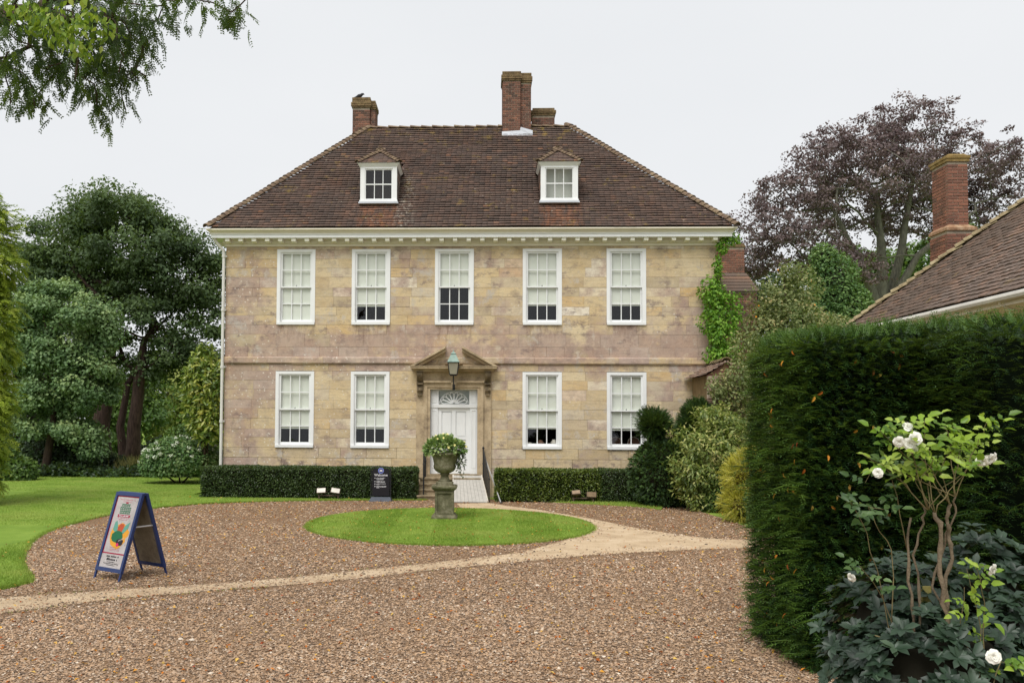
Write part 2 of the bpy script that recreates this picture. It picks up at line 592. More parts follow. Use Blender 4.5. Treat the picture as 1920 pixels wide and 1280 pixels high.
    col = m.mix(m.ma('MULTIPLY', soot, 0.5), col, lin(116, 102, 84))
    col = m.mix(m.mr(fine, 0.36, 0.72, 0.0, 0.22), col, lin(160, 138, 110), 'MULTIPLY')
    h = m.ma('ADD', m.noise(14, 6, 0.7), m.ma('MULTIPLY', m.noise(60, 3, 0.6), 0.5))
    spk = m.noise(48, 4, 0.75)
    col = m.mix(m.mr(spk, 0.56, 0.7, 0.0, 0.45), col, lin(108, 88, 70))
    col = m.mix(m.mr(spk, 0.42, 0.3, 0.0, 0.4), col, lin(226, 214, 190))
    col = m.mix(m.mr(m.noise(1.0, 7, 0.7), 0.38, 0.66, 0.0, 0.24), col, lin(208, 198, 180))
    col = m.N('HueSaturation', {'Saturation': 0.96, 'Value': 1.03, 'Color': col}).outputs[0]
    return m.done(col, 0.9, 0.15, m.bump(h, 0.6, 0.014))

def m_tiles(name, spots=(), grey=0):
    m = Mat(name)
    x, y, z = m.xyz()
    r = m.attr()
    col = m.ramp(r, [(0.0, lin(84, 74, 70)), (0.3, lin(100, 85, 78)), (0.6, lin(110, 91, 82)), (0.8, lin(122, 98, 86)),
                     (0.92, lin(138, 106, 88)), (0.98, lin(160, 116, 90)), (1.0, lin(180, 166, 150))])
    big = m.noise(0.7, 4, 0.6)
    col = m.mix(m.mr(big, 0.35, 0.65, 0.0, 0.5), col, lin(90, 80, 76))
    red = m.ma('MULTIPLY', m.mr(m.noise(1.3, 5, 0.65, sc=(1.8, 1, 0.6)), 0.52, 0.7), 0.22)
    for (x0, x1, z0, z1) in spots:
        k = m.ma('MULTIPLY', m.ma('MULTIPLY', m.mr(x, x0 - 0.12, x0 + 0.1), m.mr(x, x1 + 0.12, x1 - 0.1)), m.mr(z, z1 + 0.05, z1 - 0.05))
        k = m.ma('MULTIPLY', k, m.mr(m.noise(3.0, 5, 0.7, sc=(2.2, 1, 0.6)), 0.40, 0.62, 0.05, 0.85))
        red = m.ma('MAXIMUM', red, k)
    col = m.mix(red, col, m.mix(r, lin(138, 96, 74), lin(168, 116, 88)))
    col = m.mix(0.08, col, lin(96, 86, 76))
    yl = m.ma('ADD', m.noise(2.2, 6, 0.7), m.mr(z, 12.6, 13.7, 0.0, 0.09))
    col = m.mix(m.ma('MULTIPLY', m.mr(yl, 0.60, 0.7), 0.7), col, lin(160, 136, 74))
    wl = m.ma('MULTIPLY', m.mr(m.vor(5.0), 0.17, 0.1), m.mr(m.noise(1.1, 4), 0.53, 0.6))
    for (x0, x1, z0, z1) in spots[:1]:
        wk = m.ma('MULTIPLY', m.ma('MULTIPLY', m.mr(x, x1 - 0.1, x1 + 0.1), m.mr(x, x1 + 0.75, x1 + 0.3)), m.mr(z, z1 + 1.4, z1 + 0.9))
        wl = m.ma('MAXIMUM', wl, m.ma('MULTIPLY', wk, m.mr(m.noise(9, 4, 0.7), 0.52, 0.6)))
    col = m.mix(m.ma('MULTIPLY', wl, 0.7), col, lin(190, 180, 165))
    if grey:
        col = m.mix(0.45, col, lin(122, 106, 94))
    return m.done(col, 0.88, 0.2, m.bump(m.noise(30, 4), 0.4, 0.01))

def m_brick(name, tone=1.0, red=0.0):
    m = Mat(name)
    r = m.ma('FRACT', m.ma('ADD', m.orand(), m.attr()))
    c = m.ramp(r, [(0.0, lin(96, 76, 68, tone)), (0.25, lin(126, 92, 80, tone)), (0.5, lin(142, 102, 86, tone)), (0.7, lin(112, 86, 76, tone)), (0.88, lin(158, 112, 92, tone)), (1.0, lin(84, 74, 70, tone))])
    if red:
        c = m.mix(red, c, lin(186, 112, 84))
    c = m.mix(m.mr(m.noise(2.6, 6, 0.65), 0.5, 0.68, 0.0, 0.6), c, lin(84, 76, 68, tone))
    c = m.mix(m.mr(m.noise(4.0, 6, 0.7), 0.66, 0.72, 0.0, 0.55), c, lin(176, 168, 152))
    return m.done(c, 0.92, 0.15, m.bump(m.noise(40, 5, 0.7), 0.5, 0.008))

def m_lichen_stone(name, a, b, c_, moss=0.4, scale=3.0):
    m = Mat(name)
    n = m.noise(scale, 7, 0.68)
    col = m.ramp(n, [(0.28, a), (0.5, b), (0.72, c_)])
    col = m.mix(m.ma('MULTIPLY', m.mr(m.noise(scale * 2.3, 5, 0.7), 0.5, 0.66), moss), col, lin(92, 92, 60))
    col = m.mix(m.ma('MULTIPLY', m.mr(m.noise(scale * 7, 4, 0.7), 0.58, 0.66), 0.4), col, lin(70, 66, 56))
    return m.done(col, 0.92, 0.15, m.bump(m.noise(scale * 12, 6, 0.7), 0.6, 0.012))

def m_glass():
    m = Mat('old window glass')
    nz = m.bump(m.noise(1.4, 2), 0.05, 0.1)
    fc = m.N('LayerWeight', {'Blend': 0.5, 'Normal': nz}).outputs['Facing']
    fr = m.ma('ADD', m.ma('MULTIPLY', m.ma('POWER', fc, 5.0), 0.9), 0.05, True)
    t = m.N('BsdfTransparent', {'Color': (0.97, 0.985, 0.98)}).outputs[0]
    g = m.N('BsdfGlossy', {'Color': (0.95, 0.97, 1.0), 'Roughness': 0.02, 'Normal': nz}).outputs[0]
    mixn = m.N('MixShader', {0: fr, 1: t, 2: g}).outputs[0]
    m.t.links.new(mixn, m.o.inputs['Surface'])
    return m.m

def m_gravel_base():
    m = Mat('gravel bed')
    v = m.vor(52, out='Color')
    sepr = m.N('SeparateColor', {0: v}).outputs[0]
    c = m.ramp(sepr, [(0.0, lin(84, 66, 52)), (0.3, lin(128, 102, 78)), (0.55, lin(160, 130, 100)), (0.8, lin(118, 98, 82)), (1.0, lin(184, 156, 126))])
    c = m.mix(m.mr(m.noise(0.5, 5, 0.6), 0.35, 0.65, 0.0, 0.35), c, lin(130, 102, 76))
    return m.done(c, 0.95, 0.1, m.bump(m.vor(52), 0.9, 0.02))

def m_pebble():
    m = Mat('gravel stones')
    c = m.ramp(m.attr(), [(0.0, lin(70, 60, 52)), (0.14, lin(108, 92, 78)), (0.28, lin(166, 136, 108)), (0.42, lin(196, 164, 132)), (0.55, lin(136, 108, 84)),
                          (0.68, lin(182, 162, 142)), (0.80, lin(208, 172, 136)), (0.9, lin(116, 90, 68)), (0.97, lin(216, 196, 172)), (1.0, lin(232, 220, 202))])
    c = m.mix(m.mr(m.noise(0.45, 4, 0.6), 0.35, 0.65, 0.0, 0.35), c, lin(142, 114, 86))
    c = m.mix(m.mr(m.noise(70, 3), 0.4, 0.7, 0.0, 0.25), c, lin(90, 76, 62))
    return m.done(c, 0.85, 0.25)

def m_sand():
    m = Mat('trodden sandy path')
    c = m.ramp(m.noise(1.6, 7, 0.65), [(0.3, lin(170, 148, 120)), (0.5, lin(190, 168, 138)), (0.7, lin(204, 184, 156))])
    c = m.mix(m.mr(m.noise(38, 4, 0.7), 0.52, 0.66, 0.0, 0.5), c, lin(146, 118, 88))
    return m.done(c, 0.95, 0.1, m.bump(m.noise(50, 5, 0.7), 0.5, 0.01))

def m_lawn(name):
    m = Mat(name)
    c = m.ramp(m.noise(0.9, 6, 0.65), [(0.3, lin(104, 130, 48)), (0.5, lin(120, 146, 56)), (0.7, lin(138, 160, 70))])
    c = m.mix(m.mr(m.noise(60, 3, 0.7), 0.4, 0.7, 0.0, 0.4), c, lin(70, 98, 34))
    c = m.mix(m.mr(m.noise(0.35, 6, 0.7), 0.48, 0.66, 0.0, 0.5), c, lin(142, 150, 74))
    return m.done(c, 0.9, 0.15, m.bump(m.noise(90, 3), 0.6, 0.02))

def m_grass():
    m = Mat('grass blades')
    f = m.ma('ADD', m.ma('MULTIPLY', m.attr(), 0.6), m.ma('MULTIPLY', m.mr(m.noise(0.7, 5, 0.6), 0.3, 0.7), 0.4))
    c = m.ramp(f, [(0.05, lin(112, 142, 50)), (0.5, lin(142, 168, 66)), (0.85, lin(166, 188, 86)), (0.98, lin(188, 194, 110))])
    c = m.mix(m.mr(m.noise(0.35, 6, 0.7), 0.48, 0.66, 0.0, 0.55), c, lin(166, 170, 92))
    c = m.mix(m.mr(m.noise(2.5, 5, 0.7), 0.5, 0.7, 0.0, 0.4), c, lin(84, 116, 40))
    return m.done(c, 0.6, 0.3, trans=0.25)

def m_leaflitter():
    m = Mat('fallen autumn leaves')
    c = m.ramp(m.attr(), [(0.0, lin(140, 74, 30)), (0.25, lin(196, 112, 40)), (0.5, lin(214, 158, 62)), (0.7, lin(222, 188, 96)), (0.88, lin(168, 96, 52)), (1.0, lin(150, 60, 36))])
    return m.done(c, 0.75, 0.2, trans=0.15)

def m_bark(name, a, b):
    m = Mat(name)
    n = m.noise(5, 6, 0.65, sc=(2.5, 2.5, 0.5))
    c = m.mix(m.mr(n, 0.35, 0.65), a, b)
    return m.done(c, 0.9, 0.15, m.bump(n, 0.7, 0.04))

ASHLAR = m_ashlar()
MORTAR = plain('lime mortar', lin(138, 118, 88), 0.95, 0.1, 0.2, 4, bump=0.3)
WHITE = plain('white gloss paint', lin(232, 233, 232), 0.45, 0.4, 0.03, 2)
CREAM = plain('cream cornice paint', lin(222, 215, 196), 0.55, 0.3, 0.05, 2.5)
GLASS = m_glass()
BLIND = plain('roller blind cloth', lin(222, 224, 212), 0.9, 0.1, 0.03, 1)
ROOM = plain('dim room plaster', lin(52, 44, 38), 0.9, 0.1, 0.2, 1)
DOOR_STONE = m_lichen_stone('carved surround limestone', lin(134, 118, 98), lin(184, 164, 134), lin(206, 188, 158), 0.1, 2.6)
URN_STONE = m_lichen_stone('mossy urn stone', lin(66, 66, 48), lin(108, 104, 82), lin(160, 154, 132), 0.7, 5)
STEP_STONE = m_lichen_stone('worn step stone', lin(104, 94, 76), lin(150, 134, 108), lin(186, 170, 142), 0.2, 4)
LEAD = plain('lead flashing', lin(190, 194, 200), 0.5, 0.4, 0.1, 5)
IRON = plain('black painted iron', lin(30, 31, 34), 0.45, 0.5, 0.2, 9)
PIPE = plain('white painted downpipe', lin(214, 212, 206), 0.5, 0.3, 0.06, 3)
GRAVEL_BED, PEBBLE, SAND = m_gravel_base(), m_pebble(), m_sand()
LAWN, GRASS, LITTER = m_lawn('mown turf'), m_grass(), m_leaflitter()
SOIL = plain('dark garden soil', lin(62, 50, 40), 0.95, 0.1, 0.3, 5, bump=0.5)
BARK = m_bark('brown bark', lin(54, 44, 38), lin(86, 72, 60))
YEWBARK = m_bark('dark red brown yew bark', lin(48, 38, 34), lin(84, 68, 60))
BEECHBARK = m_bark('grey green beech bark', lin(84, 82, 74), lin(118, 116, 102))
TWIG = plain('dark twigs', lin(40, 38, 30), 0.95, 0.1, 0.3, 6)

# ------------------------------------------------------------------ ground
def sheet(name, poly, z, mat, thick=None):
    mb = MB()
    n = len(poly)
    mb.add([(p[0], p[1], z) for p in poly], [tuple(range(n))])
    if thick:
        b = len(mb.v)
        mb.v += [(p[0], p[1], z - thick) for p in poly]
        mb.f += [(i, b + i, b + (i + 1) % n, (i + 1) % n) for i in range(n)]
        mb.r += [0.5] * n
    me = mb.mesh(name, mat)
    fixn(me)
    if me.polygons[0].normal.z < 0:
        me.flip_normals()
    return struct(link(bpy.data.objects.new(name, me)))

g = lambda *pts: [tuple(gnd(px, py))[:2] for px, py in pts]
sheet('ground', [(-600, -60), (600, -60), (600, 900), (-600, 900)], 0.0, LAWN)
lawn_edge = g((0, 1106), (40, 1098), (58, 1090), (46, 1074), (37, 1054), (46, 1030), (76, 1002), (130, 984), (220, 962), (300, 952), (375, 945), (500, 940.5), (640, 938.6), (800, 938))
lawn_edge = smooth_poly(lawn_edge, 2, False)
LAWN_L = [(-40, lawn_edge[0][1] - 0.9)] + lawn_edge + [(-1.95, -0.4), (-9.4, -0.4), (-9.6, 12.0), (-45, 13.0)]
sheet('lawn', LAWN_L, 0.045, LAWN, 0.045)
OC, ORX, ORY = (-0.72, -7.72), 3.42, 3.62
OVAL = [(OC[0] + ORX * math.cos(t), OC[1] + ORY * math.sin(t)) for t in np.linspace(0, 2 * math.pi, 72, endpoint=False)]
sheet('circular_lawn', OVAL, 0.05, LAWN, 0.05)
strip = g((940, 938), (1060, 943), (1130, 947), (1200, 951), (1240, 956))
STRIP = strip + [(5.9, -1.0), (0.42, -0.9)]
sheet('grass_strip', STRIP, 0.04, LAWN, 0.04)
DRIVE = [(-40, -32), (12, -32), (12, -20), (7.4, -17), (6.6, -9), (6.2, -4.0), (5.9, -1.2), (0.2, -0.6), (-1.9, -0.6), (-9, -1.0), (-40, -8)]
sheet('gravel_drive', DRIVE, 0.006, GRAVEL_BED)
lower = g((-700, 1225), (-300, 1188), (-120, 1166), (0, 1150), (91, 1139), (219, 1122), (328, 1114), (437, 1104), (547, 1097), (693, 1083), (800, 1070), (927, 1058), (1110, 1041), (1294, 1031), (1420, 1027))
upper = g((1420, 1013), (1367, 1012), (1294, 1006), (1202, 992), (1110, 973), (1019, 957), (945, 947.5), (915, 943))
inner = [gnd(856, 944).to_tuple()[:2]] + [(OC[0] + (ORX + 0.02) * math.cos(t), OC[1] + (ORY + 0.02) * math.sin(t)) for t in np.linspace(R(86), R(-38), 16)]
tail = g((973, 1037), (789, 1058), (693, 1068), (547, 1083), (401, 1095), (255, 1104), (146, 1112), (0, 1121), (-120, 1130), (-300, 1143), (-700, 1172))
PATH = lower + upper + inner + tail
sheet('path', PATH, 0.012, SAND)

# gravel stones: near ones denser, thinning over the trodden path
def scatter(n, x0, x1, y0, y1):
    return rng.uniform(x0, x1, n), rng.uniform(y0, y1, n)
def octa(X, Yc, Z, sx, sy, sz, rnd, name, mat):
    n = len(X)
    a = rng.uniform(0, 2 * math.pi, n)
    base = np.array([(1, 0, 0), (0, 1, 0), (-1, 0, 0), (0, -1, 0), (0, 0, 1)], float)
    V = np.repeat(base[None], n, 0) * (1 + 0.35 * rng.uniform(-1, 1, (n, 5, 1)))
    V[:, :4, 2] += rng.uniform(-0.1, 0.5, (n, 4))
    V[:, 4, :2] += rng.uniform(-0.35, 0.35, (n, 2))
    V *= np.stack([sx, sy, sz], 1)[:, None]
    c, s_ = np.cos(a)[:, None], np.sin(a)[:, None]
    x, y = V[..., 0] * c - V[..., 1] * s_, V[..., 0] * s_ + V[..., 1] * c
    V = np.stack([x + X[:, None], y + Yc[:, None], V[..., 2] + Z], -1).reshape(-1, 3)
    b = np.arange(n)[:, None] * 5
    T = np.stack([b + [0, 1, 4], b + [1, 2, 4], b + [2, 3, 4], b + [3, 0, 4]], 1).reshape(-1, 3)
    return np_mesh(name, V, T, np.repeat(rnd, 4), mat)
def visible_drive(X, Yc, margin=0.0):
    k = pip(DRIVE, X, Yc) & ~pip(LAWN_L, X, Yc) & ~pip(OVAL, X, Yc) & ~pip(STRIP, X, Yc)
    u = (X - 0) / (Yc + 29.5)
    return k & (u > -0.80) & (u < 0.66)
zones = [(98000, -0.66, 0.42, -21.9, -17.4), (63000, -0.62, 0.42, -17.4, -13.0), (30000, -0.56, 0.44, -13.0, -8.5), (20000, -0.42, 0.36, -8.5, -1.2)]
xs, ys = [], []
for z_ in zones:
    X, Yc = scatter(*z_)
    Yc = z_[3] + (z_[4] - z_[3]) * ((Yc - z_[3]) / (z_[4] - z_[3])) ** 1.12
    X = X * (Yc + 29.5)
    ins = pip(PATH, X, Yc)
    dd = seg_dist(PATH, X, Yc)
    keep = visible_drive(X, Yc) & (~ins | (rng.random(len(X)) < np.exp(-dd / 0.2) * 0.85 + 0.02)) 
    keep &= ins | (rng.random(len(X)) < np.clip(dd / 0.35, 0.45, 1))
    xs.append(X[keep]); ys.append(Yc[keep])
X, Yc = np.concatenate(xs), np.concatenate(ys)
n_ = len(X)
far_ = np.clip((Yc + 22) / 16, 0, 1)
sz_ = rng.gamma(8, 1 / 8, n_) * (0.0102 + 0.008 * far_)
struct(octa(X, Yc, 0.012, sz_ * rng.uniform(0.9, 1.35, n_), sz_, sz_ * 0.75, rng.random(n_), 'gravel', PEBBLE), 'stuff')['label'] = 'loose tan and grey gravel covering the drive'

# fallen leaves on drive, path and lawns
X, Yc = scatter(15000, -10, 7, -21.9, -1.2)
u_ = X / (Yc + 29.5)
k_ = (u_ > -0.6) & (u_ < 0.64) & (rng.random(len(X)) < np.where(pip(OVAL, X, Yc), 0.16, np.where(pip(LAWN_L, X, Yc), 0.06, np.where(pip(PATH, X, Yc), 0.1, 0.4))))
X, Yc = X[k_], Yc[k_]
n_ = len(X)
P_ = np.stack([X, Yc, np.where(pip(OVAL, X, Yc) | pip(LAWN_L, X, Yc), 0.075, 0.032)], 1)
D_ = np.stack([rng.normal(size=n_), rng.normal(size=n_), rng.normal(size=n_) * 0.25], 1)
N_ = np.stack([rng.normal(size=n_) * 0.35, rng.normal(size=n_) * 0.35, np.ones(n_)], 1)
tag(struct(leaves('fallen_leaves', P_, D_, N_, rng.uniform(0.03, 0.075, n_), rng.uniform(0.02, 0.04, n_), LITTER, None, None, 0.3), 'stuff'), 'orange and yellow fallen leaves scattered over gravel and grass')

# mown grass: blades on the lawns
def blades(name, X, Yc, z, h, label, lean=None):
    n = len(X)
    P = np.stack([X, Yc, np.full(n, z)], 1)
    D = np.stack([rng.normal(size=n) * 0.45, rng.normal(size=n) * 0.45 + (0 if lean is None else lean), np.ones(n)], 1)
    W = rdir(n) * [1, 1, 0]
    W = unit(W) * 0.006
    H = h * rng.uniform(0.6, 1.25, n)[:, None]
    V = np.stack([P - W, P + W, P + unit(D) * H], 1).reshape(-1, 3)
    T = np.arange(3 * n).reshape(-1, 3)
    tone = np.clip(rng.random(n) * 0.8 + (0.1 if lean is None else np.where(lean > 0, 0.2, 0.0)), 0, 1)  # blades leaning away tinted lighter: the stripes' sheen is put into the colour
    return tag(struct(np_mesh(name, V, T, tone, GRASS), 'stuff'), label)
X, Yc = scatter(110000, OC[0] - ORX, OC[0] + ORX, OC[1] - ORY, OC[1] + ORY)
k_ = pip(OVAL, X, Yc)
X, Yc = X[k_], Yc[k_]
lean_ = np.where(np.floor((X + 40) / 0.95).astype(int) % 2 == 0, 0.2, -0.12)
blades('circle_grass', X, Yc, 0.048, 0.04, 'short mown grass with mowing stripes on the round lawn', lean_)
xs, ys = [], []
for z_ in [(90000, -9.2, -4.0, -18.5, -8.0), (70000, -15, -1.9, -9.0, 0.5), (30000, -20, -9.0, 0.5, 9.5)]:
    X, Yc = scatter(*z_)
    u_ = X / (Yc + 29.5)
    k_ = pip(LAWN_L, X, Yc) & (u_ > -0.6)
    xs.append(X[k_]); ys.append(Yc[k_])
X, Yc = np.concatenate(xs), np.concatenate(ys)
lean_ = np.where(np.floor((Yc * 0.9 + X * 0.25 + 40) / 1.1).astype(int) % 2 == 0, 0.2, -0.12)
blades('lawn_grass', X, Yc, 0.043, 0.042, 'short mown grass of the wide lawn left of the drive', lean_)
X, Yc = scatter(14000, 0.2, 6.2, -3.2, -0.9)
k_ = pip(STRIP, X, Yc)
blades('strip_grass', X[k_], Yc[k_], 0.038, 0.06, 'grass strip between the drive and the right hedge')
# ragged turf edges
def edge_blades(name, line, z, label, n, h):
    P = []
    L = len(line)
    for _ in range(n):
        i = random.randrange(L - 1)
        t = random.random()
        P.append((line[i][0] + (line[i + 1][0] - line[i][0]) * t, line[i][1] + (line[i + 1][1] - line[i][1]) * t))
    P = np.array(P) + rng.normal(size=(n, 2)) * 0.035
    return blades(name, P[:, 0], P[:, 1], z, h, label)
edge_blades('circle_edge_grass', OVAL + OVAL[:1], 0.02, 'ragged grass fringe round the edge of the round lawn', 9000, 0.05)
edge_blades('lawn_edge_grass', lawn_edge, 0.02, 'ragged grass fringe where the left lawn meets the gravel', 14000, 0.055)
# weeds along the path edge
E_ = tail + lower[:9]
xs = []
for _ in range(2600):
    a_ = tail[random.randrange(len(tail))] if random.random() < 0.35 else lower[random.randrange(1, 8)]
    xs.append((a_[0] + random.gauss(0, 0.8), a_[1] + random.gauss(-0.05, 0.10)))
xs = np.array(xs)
dd = seg_dist(PATH, xs[:, 0], xs[:, 1])
k_ = (dd < 0.12) & ~pip(PATH, xs[:, 0], xs[:, 1]) & ~pip(LAWN_L, xs[:, 0], xs[:, 1]) & (xs[:, 0] < 1.5)
blades('path_weeds', xs[k_, 0], xs[k_, 1], 0.01, 0.03, 'thin green weeds along the edge of the sandy path')
# ------------------------------------------------------------------ the house
WL, WR, DEPTH = -8.52, 7.72, 8.8
WINX = [(-6.79, -5.51), (-4.28, -2.99), (-1.51, -0.22), (1.39, 2.67), (4.14, 5.42)]
UZ, LZ = (5.665, 8.17), (1.59, 4.13)
DOOR = (-1.64, -0.09, 0.66, 3.53)
house = thing('manor_house', 'two storey stone manor house with hipped tile roof and white sash windows', 'house', (-0.4, 0, 0))
OPEN = [(a, b, *UZ) for a, b in WINX] + [(a, b, *LZ) for i, (a, b) in enumerate(WINX) if i != 2] + [DOOR]

# wall core with real openings, behind the facing stones
xc = sorted({WL + 0.004, WR - 0.004, *[v for o in OPEN for v in o[:2]]})
zc = sorted({0.0, 8.6, *[v for o in OPEN for v in o[2:]]})
mb = MB()
for i in range(len(xc) - 1):
    for j in range(len(zc) - 1):
        cx, cz = (xc[i] + xc[i + 1]) / 2, (zc[j] + zc[j + 1]) / 2
        if not any(o[0] < cx < o[1] and o[2] < cz < o[3] for o in OPEN):
            mb.box(xc[i], xc[i + 1], 0.022, 0.42, zc[j], zc[j + 1])
mb.build('wall', MORTAR, house)
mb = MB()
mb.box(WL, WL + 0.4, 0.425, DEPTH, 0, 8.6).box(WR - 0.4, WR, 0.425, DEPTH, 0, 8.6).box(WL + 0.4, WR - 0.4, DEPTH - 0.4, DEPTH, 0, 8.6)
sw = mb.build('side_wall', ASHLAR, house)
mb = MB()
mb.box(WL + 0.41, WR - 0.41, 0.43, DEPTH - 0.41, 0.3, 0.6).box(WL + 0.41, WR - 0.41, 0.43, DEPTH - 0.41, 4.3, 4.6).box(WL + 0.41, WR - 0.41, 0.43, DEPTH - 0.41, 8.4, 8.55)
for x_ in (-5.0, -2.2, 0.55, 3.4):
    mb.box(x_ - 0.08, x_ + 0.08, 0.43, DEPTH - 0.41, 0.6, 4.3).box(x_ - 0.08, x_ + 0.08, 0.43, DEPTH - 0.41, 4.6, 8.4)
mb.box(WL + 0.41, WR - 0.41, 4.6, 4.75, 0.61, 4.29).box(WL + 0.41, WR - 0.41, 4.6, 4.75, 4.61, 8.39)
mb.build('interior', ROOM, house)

# facing stones
def cuts(a, b, n):
    h = (b - a) / n
    out = [a] + [a + h * i + random.uniform(-0.035, 0.035) for i in range(1, n)] + [b]
    return list(zip(out[:-1], out[1:]))
rows = cuts(0, 1.59, 5) + cuts(1.59, 4.13, 8) + [(4.13, 4.36)] + cuts(4.60, 5.665, 3) + cuts(5.665, 8.17, 8) + [(8.17, 8.30)]
NO = OPEN + [(-2.10, 0.37, 0, 4.3)]
stones = []
for ri, (z0, z1) in enumerate(rows):
    blocked = sorted((o[0], o[1]) for o in NO if o[2] < (z0 + z1) / 2 < o[3])
    spans, a = [], WL
    for (p, q) in blocked:
        if p > a: spans.append((a, p))
        a = max(a, q)
    spans.append((a, WR))
    for (p, q) in spans:
        L = q - p
        n = max(1, round(L / random.uniform(0.68, 0.98)))
        if n == 1 and L > 0.9: n = 2
        ws = [random.uniform(0.6, 1.4) for _ in range(n)]
        x = p
        for w_ in ws:
            x2 = x + L * w_ / sum(ws)
            stones.append((x, x2, z0, z1))
            x = x2
stones.sort(key=lambda s_: -(s_[1] - s_[0]) * (s_[3] - s_[2]))
rest = MB()
for i, (x0, x1, z0, z1) in enumerate(stones):
    gp = random.uniform(0.0008, 0.0026) if z0 > 1.5 else random.uniform(0.002, 0.006)
    yf = random.uniform(-0.004, 0.004)
    rv = random.random()
    t = MB() if i < 300 else rest
    t.face_block(x0 + gp, x1 - gp, z0 + gp, z1 - gp, yf, 0.02, random.choice([0.0015, 0.003, 0.005]), rv)
    if i < 300:
        t.build('stone', ASHLAR, house)
struct(rest.build('facing_stones', ASHLAR, house), 'stuff')
# string course
x = WL - 0.03
while x < WR:
    x2 = min(WR + 0.03, x + random.uniform(0.7, 1.5))
    if WR - x2 < 0.4: x2 = WR + 0.03
    mb = MB()
    dz, dy = random.uniform(-0.008, 0.008), random.uniform(-0.008, 0.006)
    mb.prism([(0.02, 4.36 + dz), (-0.05 + dy, 4.362 + dz), (-0.075 + dy, 4.40), (-0.075 + dy, 4.555 + dz), (-0.055 + dy, 4.59), (0.02, 4.603)], 'x', x + 0.002, x2 - 0.002, random.random())
    if not (x2 > -2.0 and x < 0.2 and False):
        mb.build('string_course_stone', ASHLAR, house, fix=True)
    x = x2

# sash windows
WW, WH = 1.285, 2.52
def window_meshes():
    f = MB()                                    # outer frame and sill, local origin at lower left
    f.box(0, 0.105, -0.02, 0.16, 0.09, WH).box(WW - 0.105, WW, -0.02, 0.16, 0.09, WH).box(0.105, WW - 0.105, -0.02, 0.16, WH - 0.095, WH)
    f.box(0.006, WW - 0.006, -0.055, 0.17, 0.0, 0.09)
    f.box(0.105, 0.125, 0.0, 0.04, 0.09, WH - 0.095).box(WW - 0.125, WW - 0.105, 0.0, 0.04, 0.09, WH - 0.095)
    gx0, gx1 = 0.125, WW - 0.125
    gz0, gz1 = 0.09, WH - 0.095
    mid = (gz0 + gz1) / 2
    st = 0.05
    def sash(z0, z1, y, top, bot):
        s_ = MB()
        s_.box(gx0, gx0 + st, y, y + 0.045, z0, z1).box(gx1 - st, gx1, y, y + 0.045, z0, z1)
        s_.box(gx0 + st, gx1 - st, y, y + 0.045, z1 - top, z1).box(gx0 + st, gx1 - st, y, y + 0.045, z0, z0 + bot)
        pw = (gx1 - gx0 - 2 * st) / 3
        ph = (z1 - z0 - top - bot) / 2
        for k in (1, 2):
            xx = gx0 + st + pw * k
            s_.box(xx - 0.015, xx + 0.015, y + 0.004, y + 0.034, z0 + bot, z1 - top)
        s_.box(gx0 + st, gx1 - st, y + 0.006, y + 0.036, z0 + bot + ph - 0.015, z0 + bot + ph + 0.015)
        cells = [(gx0 + st + pw * i, z0 + bot + ph * j) for j in range(2) for i in range(3)]
        return s_, cells, pw, ph
    up, c1, pw, ph = sash(mid - 0.02, gz1, 0.025, 0.055, 0.045)
    lo, c2, pw2, ph2 = sash(gz0, mid + 0.02, 0.075, 0.045, 0.085)
    return f, up, lo, c1, c2, pw, ph, ph2, mid
wf, wu, wl_, c1, c2, pw, ph1, ph2, wmid = window_meshes()
ME_FRAME, ME_UP, ME_LO = wf.mesh('window', WHITE), wu.mesh('sash', WHITE), wl_.mesh('sash', WHITE)
ME_P1 = MB().add([(0, 0, 0), (pw, 0, 0), (pw, 0, ph1), (0, 0, ph1)], [(0, 1, 2, 3)]).mesh('pane', GLASS)
ME_P2 = MB().add([(0, 0, 0), (pw, 0, 0), (pw, 0, ph2), (0, 0, ph2)], [(0, 1, 2, 3)]).mesh('pane', GLASS)
ME_CATCH = MB().box(-0.02, 0.02, -0.012, 0.01, 0, 0.02).cyl((0, 0, 0.02), (0, 0, 0.055), 0.009, 0.006).mesh('sash_catch', IRON)
T_ = Matrix.Translation
def window(x, z, blind, hue=0.5):
    w_ = inst('window', ME_FRAME, house, T_((x, 0, z)))
    inst('sash', ME_UP, w_, T_((0, 0, 0)))
    inst('sash', ME_LO, w_, T_((0, 0, 0)))
    for (a, b) in c1: inst('pane', ME_P1, w_, T_((a, 0.046, b)) @ Matrix.Rotation(random.uniform(-0.006, 0.006), 4, 'Z'))
    for (a, b) in c2: inst('pane', ME_P2, w_, T_((a, 0.096, b)) @ Matrix.Rotation(random.uniform(-0.006, 0.006), 4, 'Z'))
    inst('sash_catch', ME_CATCH, w_, T_((WW / 2, 0.07, wmid + 0.022)))
    blind += random.uniform(-0.012, 0.012) if blind < 0.99 else 0.0
    bz = WH - 0.1 - blind * (WH - 0.2)
    b = MB().box(0.112, WW - 0.112, 0.126, 0.130, bz, WH - 0.1).box(0.112, WW - 0.112, 0.122, 0.134, bz - 0.03, bz)
    b.build('blind', BLIND, w_)
for i, (a, b) in enumerate(WINX):
    window(a, UZ[0], [1.0, 0.755, 0.505, 0.755, 0.755][i])
    if i != 2:
        window(a, LZ[0] + 0.005, 0.755)

